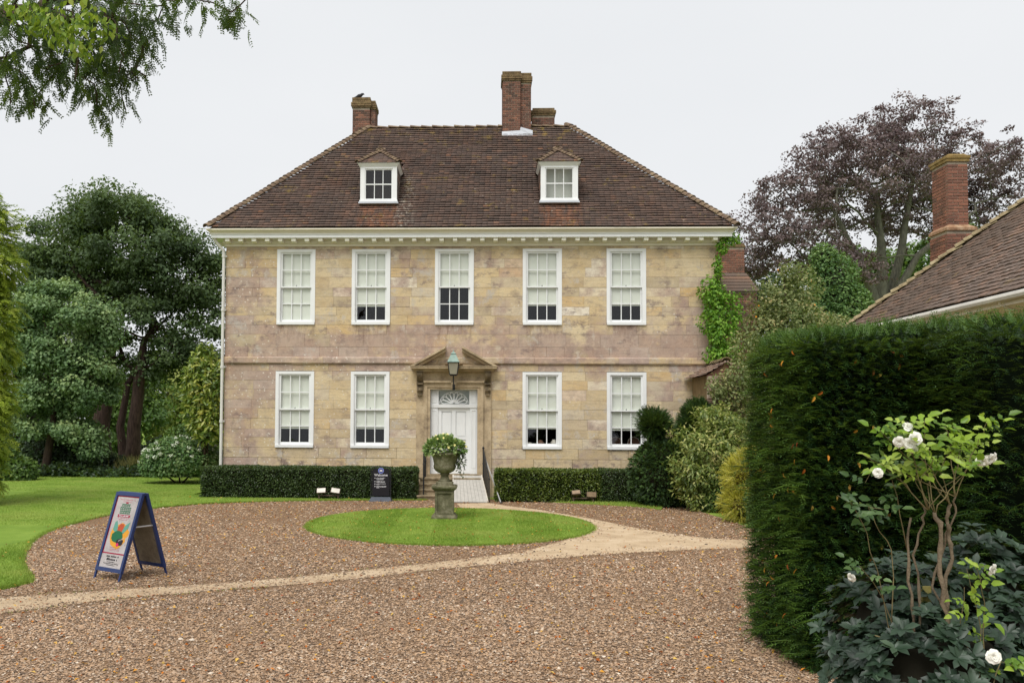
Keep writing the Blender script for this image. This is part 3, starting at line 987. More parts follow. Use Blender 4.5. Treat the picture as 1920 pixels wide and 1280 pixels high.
# cornice: frieze, modillions, fascia, gutter moulding
def ring(mb, p, z0, z1, p2=None):
    p2 = p if p2 is None else p2
    mb.frus((WL - p, WR + p, -p, DEPTH + p), (WL - p2, WR + p2, -p2, DEPTH + p2), z0, z1)
mb = MB()
ring(mb, 0.045, 8.275, 8.36); ring(mb, 0.065, 8.36, 8.375, 0.09); ring(mb, 0.09, 8.375, 8.50)
mb.build('frieze', CREAM, house)
mb = MB(); ring(mb, 0.40, 8.50, 8.605); ring(mb, 0.425, 8.605, 8.63)
mb.build('fascia', WHITE, house)
mb = MB(); ring(mb, 0.43, 8.63, 8.68, 0.45); ring(mb, 0.45, 8.68, 8.74, 0.52); ring(mb, 0.535, 8.74, 8.785)
mb.build('gutter', CREAM, house)
MODW = plain('modillion paint', lin(238, 235, 222), 0.5, 0.3, 0.03, 3)
ME_MOD = MB().prism([(-0.09, 8.375), (-0.20, 8.365), (-0.30, 8.40), (-0.345, 8.40), (-0.345, 8.498), (-0.09, 8.498)], 'x', -0.07, 0.07).mesh('modillion', MODW)
fixn(ME_MOD)
nm = 37
for i in range(nm):
    inst('modillion', ME_MOD, house, T_((WL + 0.12 + (WR - WL - 0.24) * i / (nm - 1) + random.uniform(-0.01, 0.01), 0, 0)))
MOD2 = MB().box(WL - 0.345, WL - 0.09, 0.35, 0.49, 8.375, 8.498).build('modillion', CREAM, house)
MB().box(WR + 0.09, WR + 0.345, 0.35, 0.49, 8.375, 8.498).build('modillion', CREAM, house)

# ---- roof
EX0, EX1, EY, EZ = WL - 0.50, WR + 0.50, -0.50, 8.80
RY, RZ, RX0, RX1 = 4.40, 13.70, -4.35, 3.36
BY = DEPTH + 0.5
DORM = [(-3.45, 0.62), (2.62, 0.62)]
TILE = m_tiles('old clay roof tiles', [(-4.05, -2.85, 8.8, 9.9), (2.0, 3.3, 8.8, 9.9)])
mb = MB()
d_ = 0.05
mb.add([(EX0, EY, EZ - d_), (EX1, EY, EZ - d_), (EX1, BY, EZ - d_), (EX0, BY, EZ - d_), (RX0, RY, RZ - d_), (RX1, RY, RZ - d_)],
       [(0, 1, 5, 4), (1, 2, 5), (2, 3, 4, 5), (3, 0, 4), (0, 3, 2, 1)])
roof = mb.build('roof', TILE, house, fix=True)
SL = math.hypot(RY - EY, RZ - EZ)
su = Vector((0, (RY - EY) / SL, (RZ - EZ) / SL))
sn = Vector((0, -su.z, su.y))
def tile_field(org, ux, us, n_, x0f, x1f, length, gauge, tw, lift, wob=0.012, tint=None, skip=None):
    """plain tiles laid in courses: arrays of thin tilted slabs"""
    V, T, Rn = [], [], []
    rowsn = int(length / gauge)
    cnt = 0
    for i in range(rowsn):
        s0 = i * gauge
        s1 = min(s0 + gauge * 1.5, length)
        a, b = x0f(s0), x1f(s0)
        n = max(1, int((b - a) / tw))
        off = (i % 2) * 0.5 * tw + random.uniform(-0.02, 0.02)
        ph = random.uniform(0, 6)
        rowdz = random.uniform(-0.004, 0.004)
        for k in range(n + 1):
            xa, xb = max(a, a + k * tw - off), min(b, a + (k + 1) * tw - off)
            if xb - xa < 0.03: continue
            if skip and skip((xa + xb) / 2, s0): continue
            xa += 0.002; xb -= 0.002
            w0 = wob * (math.sin(xa * 1.1 + i * 0.35) + 0.6 * math.sin(xa * 2.7 + ph)) + random.uniform(-0.006, 0.006)
            l0, l1 = lift + rowdz + random.uniform(-0.006, 0.009), 0.006
            th = 0.014
            vs = [org + ux * xx + us * (ss + (w0 if ss == s0 else 0)) + n_ * nn for (xx, ss, nn) in
                  ((xa, s0, l0 - th), (xb, s0, l0 - th), (xa, s0, l0), ((xa + xb) / 2, s0, l0 + 0.006), (xb, s0, l0), (xa, s1, l1), (xb, s1, l1))]
            o = len(V)
            V += [tuple(v) for v in vs]
            T += [(o, o + 1, o + 4), (o, o + 4, o + 3), (o, o + 3, o + 2), (o + 2, o + 3, o + 5), (o + 3, o + 6, o + 5), (o + 3, o + 4, o + 6), (o, o + 2, o + 5), (o + 1, o + 6, o + 4)]
            rv = 0.25 + 0.5 * random.random() if random.random() < 0.8 else random.random() * 0.97
            Rn += [rv] * 8
    return np.array(V), np.array(T), np.array(Rn)
def in_dormer(x, s_):
    yy, zz = EY + su.y * s_, EZ + su.z * s_
    return any(abs(x - c) < h - 0.02 and 9.9 < zz < 11.6 for c, h in DORM)
V, T, Rn = tile_field(Vector((0, EY, EZ)), Vector((1, 0, 0)), su, sn, lambda s_: EX0 + (RX0 - EX0) * s_ / SL, lambda s_: EX1 + (RX1 - EX1) * s_ / SL, SL, 0.145, 0.185, 0.068, 0.018, skip=in_dormer)
struct(np_mesh('roof_tiles', V, T, Rn, TILE, roof), 'stuff')

def bonnet_mesh(name, r, L, seg=6, span=R(170), mat=TILE):
    mb = MB()
    vs = []
    for (y, q, dz) in ((0.0, r, 0.03), (L, r * 0.8, 0.0), (0.0, r - 0.022, 0.03), (L, r * 0.8 - 0.02, 0.0)):
        for k in range(seg + 1):
            t = math.pi / 2 + span / 2 - span * k / seg
            vs.append((math.cos(t) * q, y, math.sin(t) * q * 0.75 + dz))
    m = seg + 1
    fs = []
    for k in range(seg):
        fs += [(k, k + 1, m + k + 1, m + k), (2 * m + k + 1, 2 * m + k, 3 * m + k, 3 * m + k + 1), (k + 1, k, 2 * m + k, 2 * m + k + 1)]
    mb.add(vs, fs)
    return mb.mesh(name, mat)
HIPMAT = m_lichen_stone('lichened hip tiles', lin(86, 72, 62), lin(120, 100, 84), lin(160, 142, 112), 0.45, 5)
ME_HIP = bonnet_mesh('hip_tile', 0.17, 0.30, mat=HIPMAT)
ME_HIPS = bonnet_mesh('hip_tile', 0.12, 0.22, mat=HIPMAT)
ME_RIDGE = bonnet_mesh('ridge_tile', 0.13, 0.46, mat=HIPMAT)
def basis(o, ydir, up):
    ydir = Vector(ydir).normalized()
    x = ydir.cross(Vector(up)).normalized()
    z = x.cross(ydir)
    return Matrix(((x.x, ydir.x, z.x, o[0]), (x.y, ydir.y, z.y, o[1]), (x.z, ydir.z, z.z, o[2]), (0, 0, 0, 1)))
def run_tiles(name, me, a, b, up, step, parent, lift=0.0, jit=0.02, s0=0.0):
    a, b = Vector(a), Vector(b)
    L = (b - a).length
    d = (b - a) / L
    t = s0
    while t < L:
        o = a + d * t + Vector(up) * (lift + random.uniform(-0.008, 0.012))
        dd = d + Vector((random.uniform(-jit, jit), random.uniform(-jit, jit), random.uniform(-jit, jit)))
        inst(name, me, parent, basis(o, dd, up))
        t += step
run_tiles('hip_tile', ME_HIP, (EX0 - 0.02, EY - 0.02, EZ + 0.0), (RX0, RY, RZ - 0.02), Vector((-0.4, -0.4, 0.82)), 0.2, roof, 0.0)
run_tiles('hip_tile', ME_HIP, (EX1 + 0.02, EY - 0.02, EZ + 0.0), (RX1, RY, RZ - 0.02), Vector((0.4, -0.4, 0.82)), 0.2, roof, 0.0)
run_tiles('ridge_tile', ME_RIDGE, (RX0 - 0.05, RY, RZ - 0.03), (RX1 + 0.1, RY, RZ - 0.03), Vector((0, 0, 1)), 0.42, roof, 0.0, 0.012)

# ---- dormers
ME_DP = None
for (cx, hw) in DORM:
    y0, z0, z1 = 0.34, 9.82, 11.10
    mb = MB()
    zr = lambda yy: EZ + (yy - EY)              # roof surface height at depth
    yb = z1 - EZ + EY
    # cheeks, tile hung
    mb.prism([(y0 + 0.01, z0), (y0 + 0.01, z1), (yb, z1)], 'x', cx - hw + 0.01, cx - hw + 0.06)
    mb.prism([(y0 + 0.01, z0), (y0 + 0.01, z1), (yb, z1)], 'x', cx + hw - 0.06, cx + hw - 0.01)
    dm = mb.build('dormer', TILE, house, fix=True)
    for sg in (-1, 1):
        for j in range(9):
            zz = z0 + 0.02 + j * 0.135
            yy1 = zz - EZ + EY + 0.12
            if zz + 0.12 < z1 and yy1 > y0 + 0.1:
                xo = cx + sg * (hw - 0.008)
                MB().prism([(y0 + 0.05, zz), (yy1, zz), (yy1 + 0.13, zz + 0.15), (y0 + 0.05, zz + 0.15)], 'x', min(xo, xo + sg * 0.018), max(xo, xo + sg * 0.018), random.random()).build('hung_tile', TILE, dm, fix=True)
    f = MB()
    f.box(cx - hw, cx - hw + 0.15, y0 - 0.03, y0 + 0.08, z0 + 0.09, z1 - 0.12).box(cx + hw - 0.15, cx + hw, y0 - 0.03, y0 + 0.08, z0 + 0.09, z1 - 0.12)
    f.box(cx - hw, cx + hw, y0 - 0.03, y0 + 0.08, z1 - 0.12, z1 + 0.02).box(cx - hw - 0.02, cx + hw + 0.02, y0 - 0.07, y0 + 0.08, z0 + 0.02, z0 + 0.09)
    f.frus((cx - hw - 0.005, cx + hw + 0.005, y0 - 0.035, yb - 0.3), (cx - hw - 0.1, cx + hw + 0.1, y0 - 0.13, yb - 0.2), z1 - 0.06, z1 + 0.055)
    gx0, gx1, gz0, gz1 = cx - hw + 0.15, cx + hw - 0.15, z0 + 0.09, z1 - 0.12
    s_ = 0.035
    f.box(gx0, gx0 + s_, y0 - 0.005, y0 + 0.045, gz0, gz1).box(gx1 - s_, gx1, y0 - 0.005, y0 + 0.045, gz0, gz1)
    f.box(gx0 + s_, gx1 - s_, y0 - 0.005, y0 + 0.045, gz0, gz0 + 0.05).box(gx0 + s_, gx1 - s_, y0 - 0.005, y0 + 0.045, gz1 - s_, gz1)
    p_w, p_h = (gx1 - gx0 - 2 * s_) / 3, (gz1 - gz0 - 0.05 - s_) / 2
    for k in (1, 2):
        xx = gx0 + s_ + p_w * k
        f.box(xx - 0.012, xx + 0.012, y0 + 0.002, y0 + 0.04, gz0 + 0.05, gz1 - s_)
    zz = gz0 + 0.05 + p_h
    f.box(gx0 + s_, gx1 - s_, y0 + 0.0, y0 + 0.042, zz - 0.018, zz + 0.018)
    f.build('window_frame', WHITE, dm)
    MB().box(cx - hw - 0.05, cx + hw + 0.05, y0 - 0.12, y0 + 0.1, z0 - 0.04, z0 + 0.018).build('flashing', LEAD, dm)
    if ME_DP is None:
        ME_DP = MB().add([(0, 0, 0), (p_w, 0, 0), (p_w, 0, p_h), (0, 0, p_h)], [(0, 1, 2, 3)]).mesh('pane', GLASS)
    for i in range(3):
        for j in range(2):
            inst('pane', ME_DP, dm, T_((gx0 + s_ + p_w * i, y0 + 0.022, gz0 + 0.05 + p_h * j)))
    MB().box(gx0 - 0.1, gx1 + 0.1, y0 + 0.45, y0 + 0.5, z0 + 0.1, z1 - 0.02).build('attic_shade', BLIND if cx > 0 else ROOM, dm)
    # little hipped roof
    ez, ov = z1 + 0.05, hw + 0.10
    ye, ap = y0 - 0.13, 0.60
    ax = (cx, ye + 0.70, ez + ap)
    yk = lambda z_: z_ - EZ + EY
    bk = (cx, yk(ez + ap) + 0.05, ez + ap)
    c0, c1_ = (cx - ov, ye, ez), (cx + ov, ye, ez)
    b0, b1 = (cx - ov, yk(ez) + 0.05, ez), (cx + ov, yk(ez) + 0.05, ez)
    r_ = MB().add([c0, c1_, ax, bk, b0, b1], [(0, 1, 2), (0, 2, 3, 4), (1, 5, 3, 2), (0, 4, 5, 1), (4, 3, 5)])
    dr = r_.build('dormer_roof', TILE, dm, fix=True)
    # courses of tiles on its front and sides, stepped bonnets on the hips
    n_t = []
    fs_ = math.hypot(0.70, ap)
    us = Vector((0, 0.70 / fs_, ap / fs_))
    n_t.append(tile_field(Vector((cx, ye, ez)), Vector((1, 0, 0)), us, Vector((0, -us.z, us.y)), lambda s_: -ov * (1 - s_ / fs_), lambda s_: ov * (1 - s_ / fs_), fs_ - 0.1, 0.12, 0.17, 0.03, 0.004))
    for sg in (-1, 1):
        fl = math.hypot(ov, ap)
        us2 = Vector((-sg * ov / fl, 0, ap / fl))
        nn = Vector((sg * ap / fl, 0, ov / fl))
        n_t.append(tile_field(Vector((cx + sg * ov, ye, ez)), Vector((0, 1, 0)), us2, nn, lambda s_: 0.7 * s_ / fl, lambda s_: yk(ez + ap * s_ / fl) - ye, fl - 0.06, 0.12, 0.17, 0.03, 0.004))
    off = 0
    VV, TT, RR = [], [], []
    for (a, b, c) in n_t:
        VV.append(a); TT.append(b + off); RR.append(c); off += len(a)
    struct(np_mesh('dormer_tiles', np.concatenate(VV), np.concatenate(TT), np.concatenate(RR), TILE, dm), 'stuff')
    me_s = ME_HIPS
    run_tiles('hip_tile', me_s, c0, ax, Vector((-0.5, -0.5, 0.75)), 0.14, dm, -0.02, 0.02)
    run_tiles('hip_tile', me_s, c1_, ax, Vector((0.5, -0.5, 0.75)), 0.14, dm, -0.02, 0.02)
    run_tiles('ridge_tile', ME_RIDGE, Vector(ax) - Vector((0, 0.06, 0)), bk, Vector((0, 0, 1)), 0.4, dm, 0.0, 0.01)

# ---- chimneys
BRICK = m_brick('old red brown brick', 0.85)
BRICK_R = m_brick('warm red brick', 0.95, 0.12)
MORT2 = plain('sooty mortar', lin(168, 156, 138), 0.95, 0.1, 0.25, 5)
ME_BRICK = {}
def brick_mesh(mat, gauge):
    gauge = round(gauge, 4)
    k = (mat.name, gauge)
    if k not in ME_BRICK:
        mb = MB()
        h, c = gauge - 0.015, 0.004
        mb.face_block(-0.5, 0.5, 0, h, -0.05, 0.05, c)
        ME_BRICK[k] = mb.mesh('brick', mat)
    return ME_BRICK[k]
def stack(parent, x0, x1, y0, y1, z0, z1, mat, gauge=0.082, sides='', side_stuff=None, courses_from=None, length=0.235):
    """a shaft of bricks: front courses as single bricks, the chosen sides too"""
    me = brick_mesh(mat, gauge)
    def row(a, b, fix, z, axis, shift):
        n = max(2, round((b - a) / length))
        L = (b - a) / n
        edges = [a + L * i for i in range(n + 1)]
        if shift:
            edges = [a] + [a + L * (i + 0.5) for i in range(n)] + [b]
        for p, q in zip(edges[:-1], edges[1:]):
            c = (p + q) / 2
            j = random.uniform(-0.004, 0.004)
            sc = Matrix.Diagonal((q - p - 0.014, 1, 1, 1))
            if axis == 'f':
                M_ = T_((c, fix + 0.045 + j, z)) @ sc
            elif axis == 'l':
                M_ = T_((fix + 0.045 + j, c, z)) @ Matrix.Rotation(-math.pi / 2, 4, 'Z') @ sc
            else:
                M_ = T_((fix - 0.045 + j, c, z)) @ Matrix.Rotation(math.pi / 2, 4, 'Z') @ sc
            inst('brick', me, parent, M_)
    k = 0
    z = courses_from if courses_from is not None else z0
    while z + gauge <= z1 + 0.001:
        row(x0, x1, y0, z, 'f', k % 2)
        if 'l' in sides: row(y0 + 0.10, y1, x0, z, 'l', (k + 1) % 2)
        if 'r' in sides: row(y0 + 0.10, y1, x1, z, 'r', (k + 1) % 2)
        z += gauge
        k += 1
def side_bricks(x0, x1, y0, y1, z0, z1, mat, gauge, parent):
    mb = MB()
    z, k = z0, 0
    while z + gauge <= z1 + 0.001:
        y = y0 + 0.1
        while y < y1 - 0.05:
            L = 0.115 if (k % 2 and y == y0 + 0.1) else 0.235
            for xa, xb in ((x0 - 0.004, x0 + 0.05), (x1 - 0.05, x1 + 0.004)):
                mb.box(xa, xb, y + 0.005, min(y + L, y1) - 0.005, z, z + gauge - 0.011, random.random())
            y += L
        z += gauge; k += 1
    struct(mb.build('side_bricks', mat, parent), 'stuff')
def cap(mb, x0, x1, y0, y1, steps):
    for (p, za, zb) in steps:
        mb.box(x0 - p, x1 + p, y0 - p, y1 + p, za, zb)
CAPM = m_lichen_stone('mossy chimney cap brick', lin(84, 70, 54), lin(120, 100, 74), lin(150, 130, 92), 0.5, 6)
def chimney(name, x0, x1, y0, y1, z0, z1, g_, cps, mat=BRICK):
    c = MB().box(x0 + 0.012, x1 - 0.012, y0 + 0.012, y1 - 0.012, z0 - 0.6, z1 + 0.01).build(name, MORT2, house)
    stack(c, x0, x1, y0, y1, z0, z1, mat, g_)
    side_bricks(x0, x1, y0, y1, z0, z1, mat, g_, c)
    mb = MB(); cap(mb, x0 + 0.014, x1 - 0.014, y0 + 0.014, y1 - 0.014, cps)
    mb.build('cap', CAPM, c)
    for (p, za, zb) in cps:
        n = max(1, round((zb - za) / 0.08))
        stack(c, x0 - p, x1 + p, y0 - p, y1 + p, za, zb, CAPM, (zb - za) / n, '')
    return c
mc = lambda px, Y: at(px, 300, Y).x
mz = lambda py, Y: at(960, py, Y).z
Yc_ = 3.95
xa, xb, xm = mc(942, Yc_), mc(996, Yc_), mc(976, Yc_)
zt = mz(134, Yc_)
ch = chimney('chimney', xa, xm, Yc_, Yc_ + 0.9, 13.1, zt - 0.36, 0.085, [(0.035, zt - 0.36, zt - 0.30), (0.06, zt - 0.30, zt - 0.14), (0.02, zt - 0.14, zt)])
ch2 = chimney('chimney', xm + 0.004, xb, Yc_ + 0.12, Yc_ + 1.0, 13.2, zt - 0.40, 0.085, [(0.03, zt - 0.40, zt - 0.33), (0.055, zt - 0.33, zt - 0.16), (0.02, zt - 0.16, zt - 0.02)])
MB().add([(xa - 0.02, Yc_ - 0.12, 13.16), (xb + 0.05, Yc_ - 0.1, 13.18), (xb + 0.05, Yc_ - 0.02, 13.42), (xm, Yc_ - 0.02, 13.55), (xm - 0.02, Yc_ - 0.03, 13.42), (xa - 0.02, Yc_ - 0.03, 13.38)],
         [(0, 1, 2, 3, 4, 5)]).build('flashing', LEAD, ch)
sy = 5.0
xa, xb, zt = mc(998, sy), mc(1040, sy), mz(203, sy)
chimney('chimney', xa, xb, sy, sy + 0.7, 13.0, zt - 0.3, 0.085, [(0.03, zt - 0.3, zt - 0.22), (0.06, zt - 0.22, zt - 0.1), (0.0, zt - 0.1, zt)])
sy = 5.3
xa, xb, xm, zt = mc(660, sy), mc(703, sy), mc(693, sy), mz(180, sy)
lc = chimney('chimney', xa, xm, sy, sy + 0.7, 12.2, zt - 0.42, 0.088, [(0.03, zt - 0.42, zt - 0.36), (0.06, zt - 0.36, zt - 0.2), (0.02, zt - 0.2, zt)])
chimney('chimney', xm + 0.004, xb, sy + 0.1, sy + 0.8, 12.4, zt - 0.46, 0.088, [(0.03, zt - 0.46, zt - 0.40), (0.055, zt - 0.40, zt - 0.26), (0.0, zt - 0.26, zt - 0.1)])
bird = thing('bird', 'small black bird crouching on the left chimney top', 'bird', ((xa + xm) / 2 - 0.12, sy + 0.2, zt))
b_ = MB()
bx_, by_, bz_ = bird.location
b_.tube([(bx_ - 0.20, by_, bz_ + 0.06), (bx_ - 0.1, by_, bz_ + 0.09), (bx_ - 0.02, by_, bz_ + 0.12), (bx_ + 0.08, by_, bz_ + 0.15), (bx_ + 0.13, by_, bz_ + 0.20), (bx_ + 0.17, by_, bz_ + 0.20), (bx_ + 0.22, by_, bz_ + 0.185)],
        [0.015, 0.04, 0.075, 0.07, 0.05, 0.04, 0.006], 8)
b_.cyl((bx_, by_ - 0.02, bz_), (bx_, by_ - 0.02, bz_ + 0.08), 0.008).cyl((bx_ + 0.03, by_ + 0.02, bz_), (bx_ + 0.03, by_ + 0.02, bz_ + 0.08), 0.008)
b_.build('body', plain('black feathers', lin(34, 34, 40), 0.6, 0.4), bird, True)

# ---- door, surround, fanlight
sur = DOOR_STONE
dcx = -0.865
def part(name, mat, fn, parent=house, fix=False, smooth=False):
    mb = MB(); fn(mb)
    return mb.build(name, mat, parent, smooth, fix)
ds = part('door_surround', sur, lambda b: (
    b.box(-2.10, -1.84, -0.05, 0.02, 0.0, 4.11), b.box(0.11, 0.37, -0.05, 0.02, 0.0, 4.11),
    b.box(-1.84, 0.11, -0.03, 0.02, 3.53, 4.11)))
part('architrave', sur, lambda b: (
    b.box(-1.84, -1.74, -0.10, 0.3, 0.5, 3.64), b.box(0.01, 0.11, -0.10, 0.3, 0.5, 3.64), b.box(-1.74, 0.01, -0.10, 0.3, 3.60, 3.74),
    b.box(-1.742, -1.64, -0.07, 0.3, 0.5, 3.60), b.box(-0.09, 0.012, -0.07, 0.3, 0.5, 3.60), b.box(-1.64, -0.09, -0.07, 0.3, 3.53, 3.602),
    b.box(-1.84, -1.74, -0.101, 0.2, 3.64, 3.74), b.box(0.01, 0.11, -0.101, 0.2, 3.64, 3.74)), ds)
part('lintel_cornice', sur, lambda b: (b.box(-1.86, -0.95, -0.17, 0.0, 3.745, 3.815), b.box(-0.78, 0.13, -0.17, 0.0, 3.745, 3.815)), ds)
part('keystone', sur, lambda b: b.frus((-0.94, -0.79, -0.15, 0.0), (-0.96, -0.77, -0.16, 0.0), 3.56, 3.76), ds)
part('cornice', sur, lambda b: (b.box(-2.16, 0.43, -0.22, 0.0, 4.11, 4.145), b.frus((-2.18, 0.45, -0.25, 0), (-2.24, 0.51, -0.38, 0), 4.145, 4.20), b.box(-2.27, 0.54, -0.42, 0.0, 4.20, 4.265), b.box(-2.29, 0.56, -0.44, 0.0, 4.265, 4.285)), ds)
for sg in (-1, 1):
    e = dcx + sg * 1.42
    a = dcx + sg * 0.27
    def rake(b, th, y, inn):
        z0, z1 = 4.287 + inn, 4.93 + inn * 0.9
        p = [(e - sg * inn * 1.6, z0), (a, z1), (a, z1 - th), (e - sg * (inn * 1.6 + th * 1.9), z0)]
        b.prism(p, 'y', y, 0.0)
    part('raking_cornice', sur, lambda b: rake(b, 0.07, -0.44, 0.0), ds, True)
    part('raking_moulding', sur, lambda b: rake(b, 0.08, -0.33, -0.072 * 0 - 0.0) if False else b.prism([(e - sg * 0.14, 4.287), (a, 4.858), (a, 4.76), (e - sg * 0.34, 4.287)], 'y', -0.30, 0.0), ds, True)
    part('tympanum_panel', sur, lambda b: (b.prism([(e - sg * 0.34, 4.287), (a + sg * 0.02, 4.755), (a + sg * 0.02, 4.287)], 'y', -0.05, 0.0), b.prism([(e - sg * 0.62, 4.287), (a + sg * 0.10, 4.60), (a + sg * 0.10, 4.55), (e - sg * 0.74, 4.287)], 'y', -0.09, -0.05)), ds, True)
    cxx = dcx + sg * 1.115
    def console(b):
        prof = []
        for t in np.linspace(0, 1, 14):
            zz = 4.11 - 0.74 * t
            yy = -0.06 - 0.20 * (1 - t) ** 1.3 - 0.06 * math.sin(t * 9.0) * (1 if t < 0.9 else 0.3)
            prof.append((yy, zz))
        b.prism([(0.0, 4.11)] + prof + [(0.0, 3.37)], 'x', cxx - 0.09, cxx + 0.09)
        b.box(cxx - 0.105, cxx + 0.105, -0.30, 0, 4.09, 4.108).box(cxx - 0.105, cxx + 0.105, -0.18, 0.0, 3.69, 3.73).box(cxx - 0.08, cxx + 0.08, -0.14, 0, 3.33, 3.37)
        for k in (-0.045, 0, 0.045):
            b.tube([(cxx + k, p[0] - 0.006, p[1]) for p in prof[1:-2]], 0.013, 5)
    part('console', m_lichen_stone('dark console stone', lin(76, 68, 58), lin(118, 104, 84), lin(160, 142, 110), 0.2, 7) if sg < 0 else bpy.data.materials['dark console stone'], console, ds, True)
# white frame, side pilasters, transom
part('door_frame', WHITE, lambda b: (
    b.box(-1.638, -1.395, 0.10, 0.2, 0.76, 2.93), b.box(-0.335, -0.092, 0.10, 0.2, 0.76, 2.93),
    b.box(-1.638, -0.092, 0.07, 0.2, 2.93, 3.045), b.box(-1.638, -1.37, 0.10, 0.2, 3.045, 3.49), b.box(-0.36, -0.092, 0.10, 0.2, 3.045, 3.49), b.box(-1.638, -0.092, 0.09, 0.2, 3.49, 3.528),
    *[b.box(x0 + 0.05, x0 + 0.062, 0.085, 0.10, za, zb).box(x0 + 0.18, x0 + 0.192, 0.085, 0.10, za, zb).box(x0 + 0.062, x0 + 0.18, 0.085, 0.10, za, za + 0.015).box(x0 + 0.062, x0 + 0.18, 0.085, 0.1, zb - 0.015, zb)
      for x0 in (-1.638, -0.335) for za, zb in ((0.95, 2.85), (3.09, 3.45))],
    b.box(-1.638, -1.395, 0.085, 0.1, 0.76, 0.9), b.box(-0.335, -0.092, 0.085, 0.1, 0.76, 0.9)), house)
def leaf_door(b):
    x0, x1, z0, z1, y = -1.393, -0.337, 0.765, 2.925, 0.14
    b.box(x0, x1, y + 0.04, y + 0.08, z0, z1)
    st = 0.12
    b.box(x0, x0 + st, y, y + 0.041, z0, z1).box(x1 - st, x1, y, y + 0.041, z0, z1).box(dcx - 0.06, dcx + 0.06, y, y + 0.041, z0, z1)
    for za, zb in ((z0, z0 + 0.2), (1.60, 1.72), (1.88, 1.97), (z1 - 0.11, z1)):
        b.box(x0 + st, dcx - 0.06, y, y + 0.041, za, zb).box(dcx + 0.06, x1 - st, y, y + 0.041, za, zb)
    for xa, xb in ((x0 + st, dcx - 0.06), (dcx + 0.06, x1 - st)):
        for za, zb in ((z0 + 0.2, 1.60), (1.72, 1.88), (1.97, z1 - 0.11)):
            b.box(xa + 0.035, xb - 0.035, y + 0.014, y + 0.041, za + 0.035, zb - 0.035)
dr_ = part('door', WHITE, leaf_door)
part('knob', IRON, lambda b: b.lathe([(0.005, -0.0), (0.024, 0.01), (0.028, 0.03), (0.018, 0.045), (0.004, 0.05)], 0, 0, 10), dr_).matrix_basis = T_((-1.335, 0.14, 2.03)) @ Matrix.Rotation(R(90), 4, 'X')
fan = part('fanlight', WHITE, lambda b: (
    b.tube([(dcx - 0.47 * math.cos(t), 0.13, 3.06 + 0.40 * math.sin(t)) for t in np.linspace(0.05, math.pi - 0.05, 25)], 0.011, 6),
    b.tube([(dcx - 0.06 * math.cos(t), 0.13, 3.06 + 0.05 * math.sin(t)) for t in np.linspace(0.0, math.pi, 9)], 0.014, 6)))
for k in range(8):
    t0, t1 = math.pi * k / 8 + 0.02, math.pi * (k + 1) / 8 - 0.02
    tm = (t0 + t1) / 2
    pt = lambda t, q: (dcx - 0.46 * q * math.cos(t), 0.128, 3.06 + 0.40 * q * math.sin(t))
    loop = [pt(tm, 0.16), pt(t0, 0.72)] + [pt(tm + (t0 - tm) * math.cos(u) , 0.72 + 0.22 * math.sin(u)) for u in np.linspace(0.3, math.pi - 0.3, 7)] + [pt(t1, 0.72), pt(tm, 0.16)]
    part('tracery', WHITE, lambda b: b.tube(loop, 0.0135, 5), fan)
part('pane', GLASS, lambda b: b.add([(-1.37, 0.15, 3.045), (-0.36, 0.15, 3.045), (-0.36, 0.15, 3.49), (-1.37, 0.15, 3.49)], [(0, 1, 2, 3)]), fan)
part('blind', plain('grey green fanlight blind', lin(168, 174, 164), 0.9, 0.1), lambda b: b.box(-1.37, -0.36, 0.24, 0.246, 3.04, 3.49), fan)
part('door_sill', STEP_STONE, lambda b: (b.box(-1.70, -0.03, -0.12, 0.42, 0.66, 0.755), b.box(-1.66, -0.07, 0.02, 0.42, 0.60, 0.66)), house)

# steps
st_ = thing('entrance_steps', 'four worn stone entrance steps left of the ramp', 'steps', (-0.9, -0.7, 0))
for i in range(4):
    y1 = -1.30 + 0.27 * i
    x0 = -1.96 + 0.01 * i
    zt = 0.165 * (i + 1)
    MB().box(x0, 0.02, y1, -0.07 if i == 3 else y1 + 0.40, 0.165 * i + (0.0 if i == 0 else -0.002), zt - 0.045).box(x0 - 0.02, 0.03, y1 - 0.035, -0.065 if i == 3 else y1 + 0.36, zt - 0.045, zt - 0.0).build('step', STEP_STONE, st_)
RAMPM = plain('grey weathered boards', lin(176, 172, 164), 0.85, 0.15, 0.1, 8, bump=0.3)
rp = thing('access_ramp', 'pale grey boarded ramp sloping up to the front door', 'ramp', (-0.3, -1.2, 0))
b0, b1 = Vector((-0.80, -2.02, 0.02)), Vector((-0.86, -0.22, 0.70))
nb = 9
for k in range(nb):
    u0, u1 = k / nb, (k + 1) / nb - 0.005
    wb, wt_ = 1.04, 0.90
    p = [(b0.x + wb * u0, b0.y, b0.z), (b0.x + wb * u1, b0.y, b0.z), (b1.x + wt_ * u1, b1.y, b1.z), (b1.x + wt_ * u0, b1.y, b1.z)]
    MB().add(p + [(a[0], a[1], a[2] + 0.028) for a in p], [(0, 3, 2, 1), (4, 5, 6, 7), (0, 1, 5, 4), (1, 2, 6, 5), (2, 3, 7, 6), (3, 0, 4, 7)], random.random()).build('board', RAMPM, rp)
part('edge_strip', plain('pale ramp edging', lin(206, 200, 188), 0.6), lambda b: (b.tube([(0.25, -2.02, 0.05), (0.055, -0.22, 0.74)], 0.02, 5), b.tube([(-0.81, -2.02, 0.05), (-0.87, -0.22, 0.74)], 0.02, 5)), rp)
part('base_frame', TWIG, lambda b: b.prism([(-1.95, 0.0), (-0.25, 0.0), (-0.25, 0.66), (-0.3, 0.66)], 'x', -0.76, 0.05), rp, True)

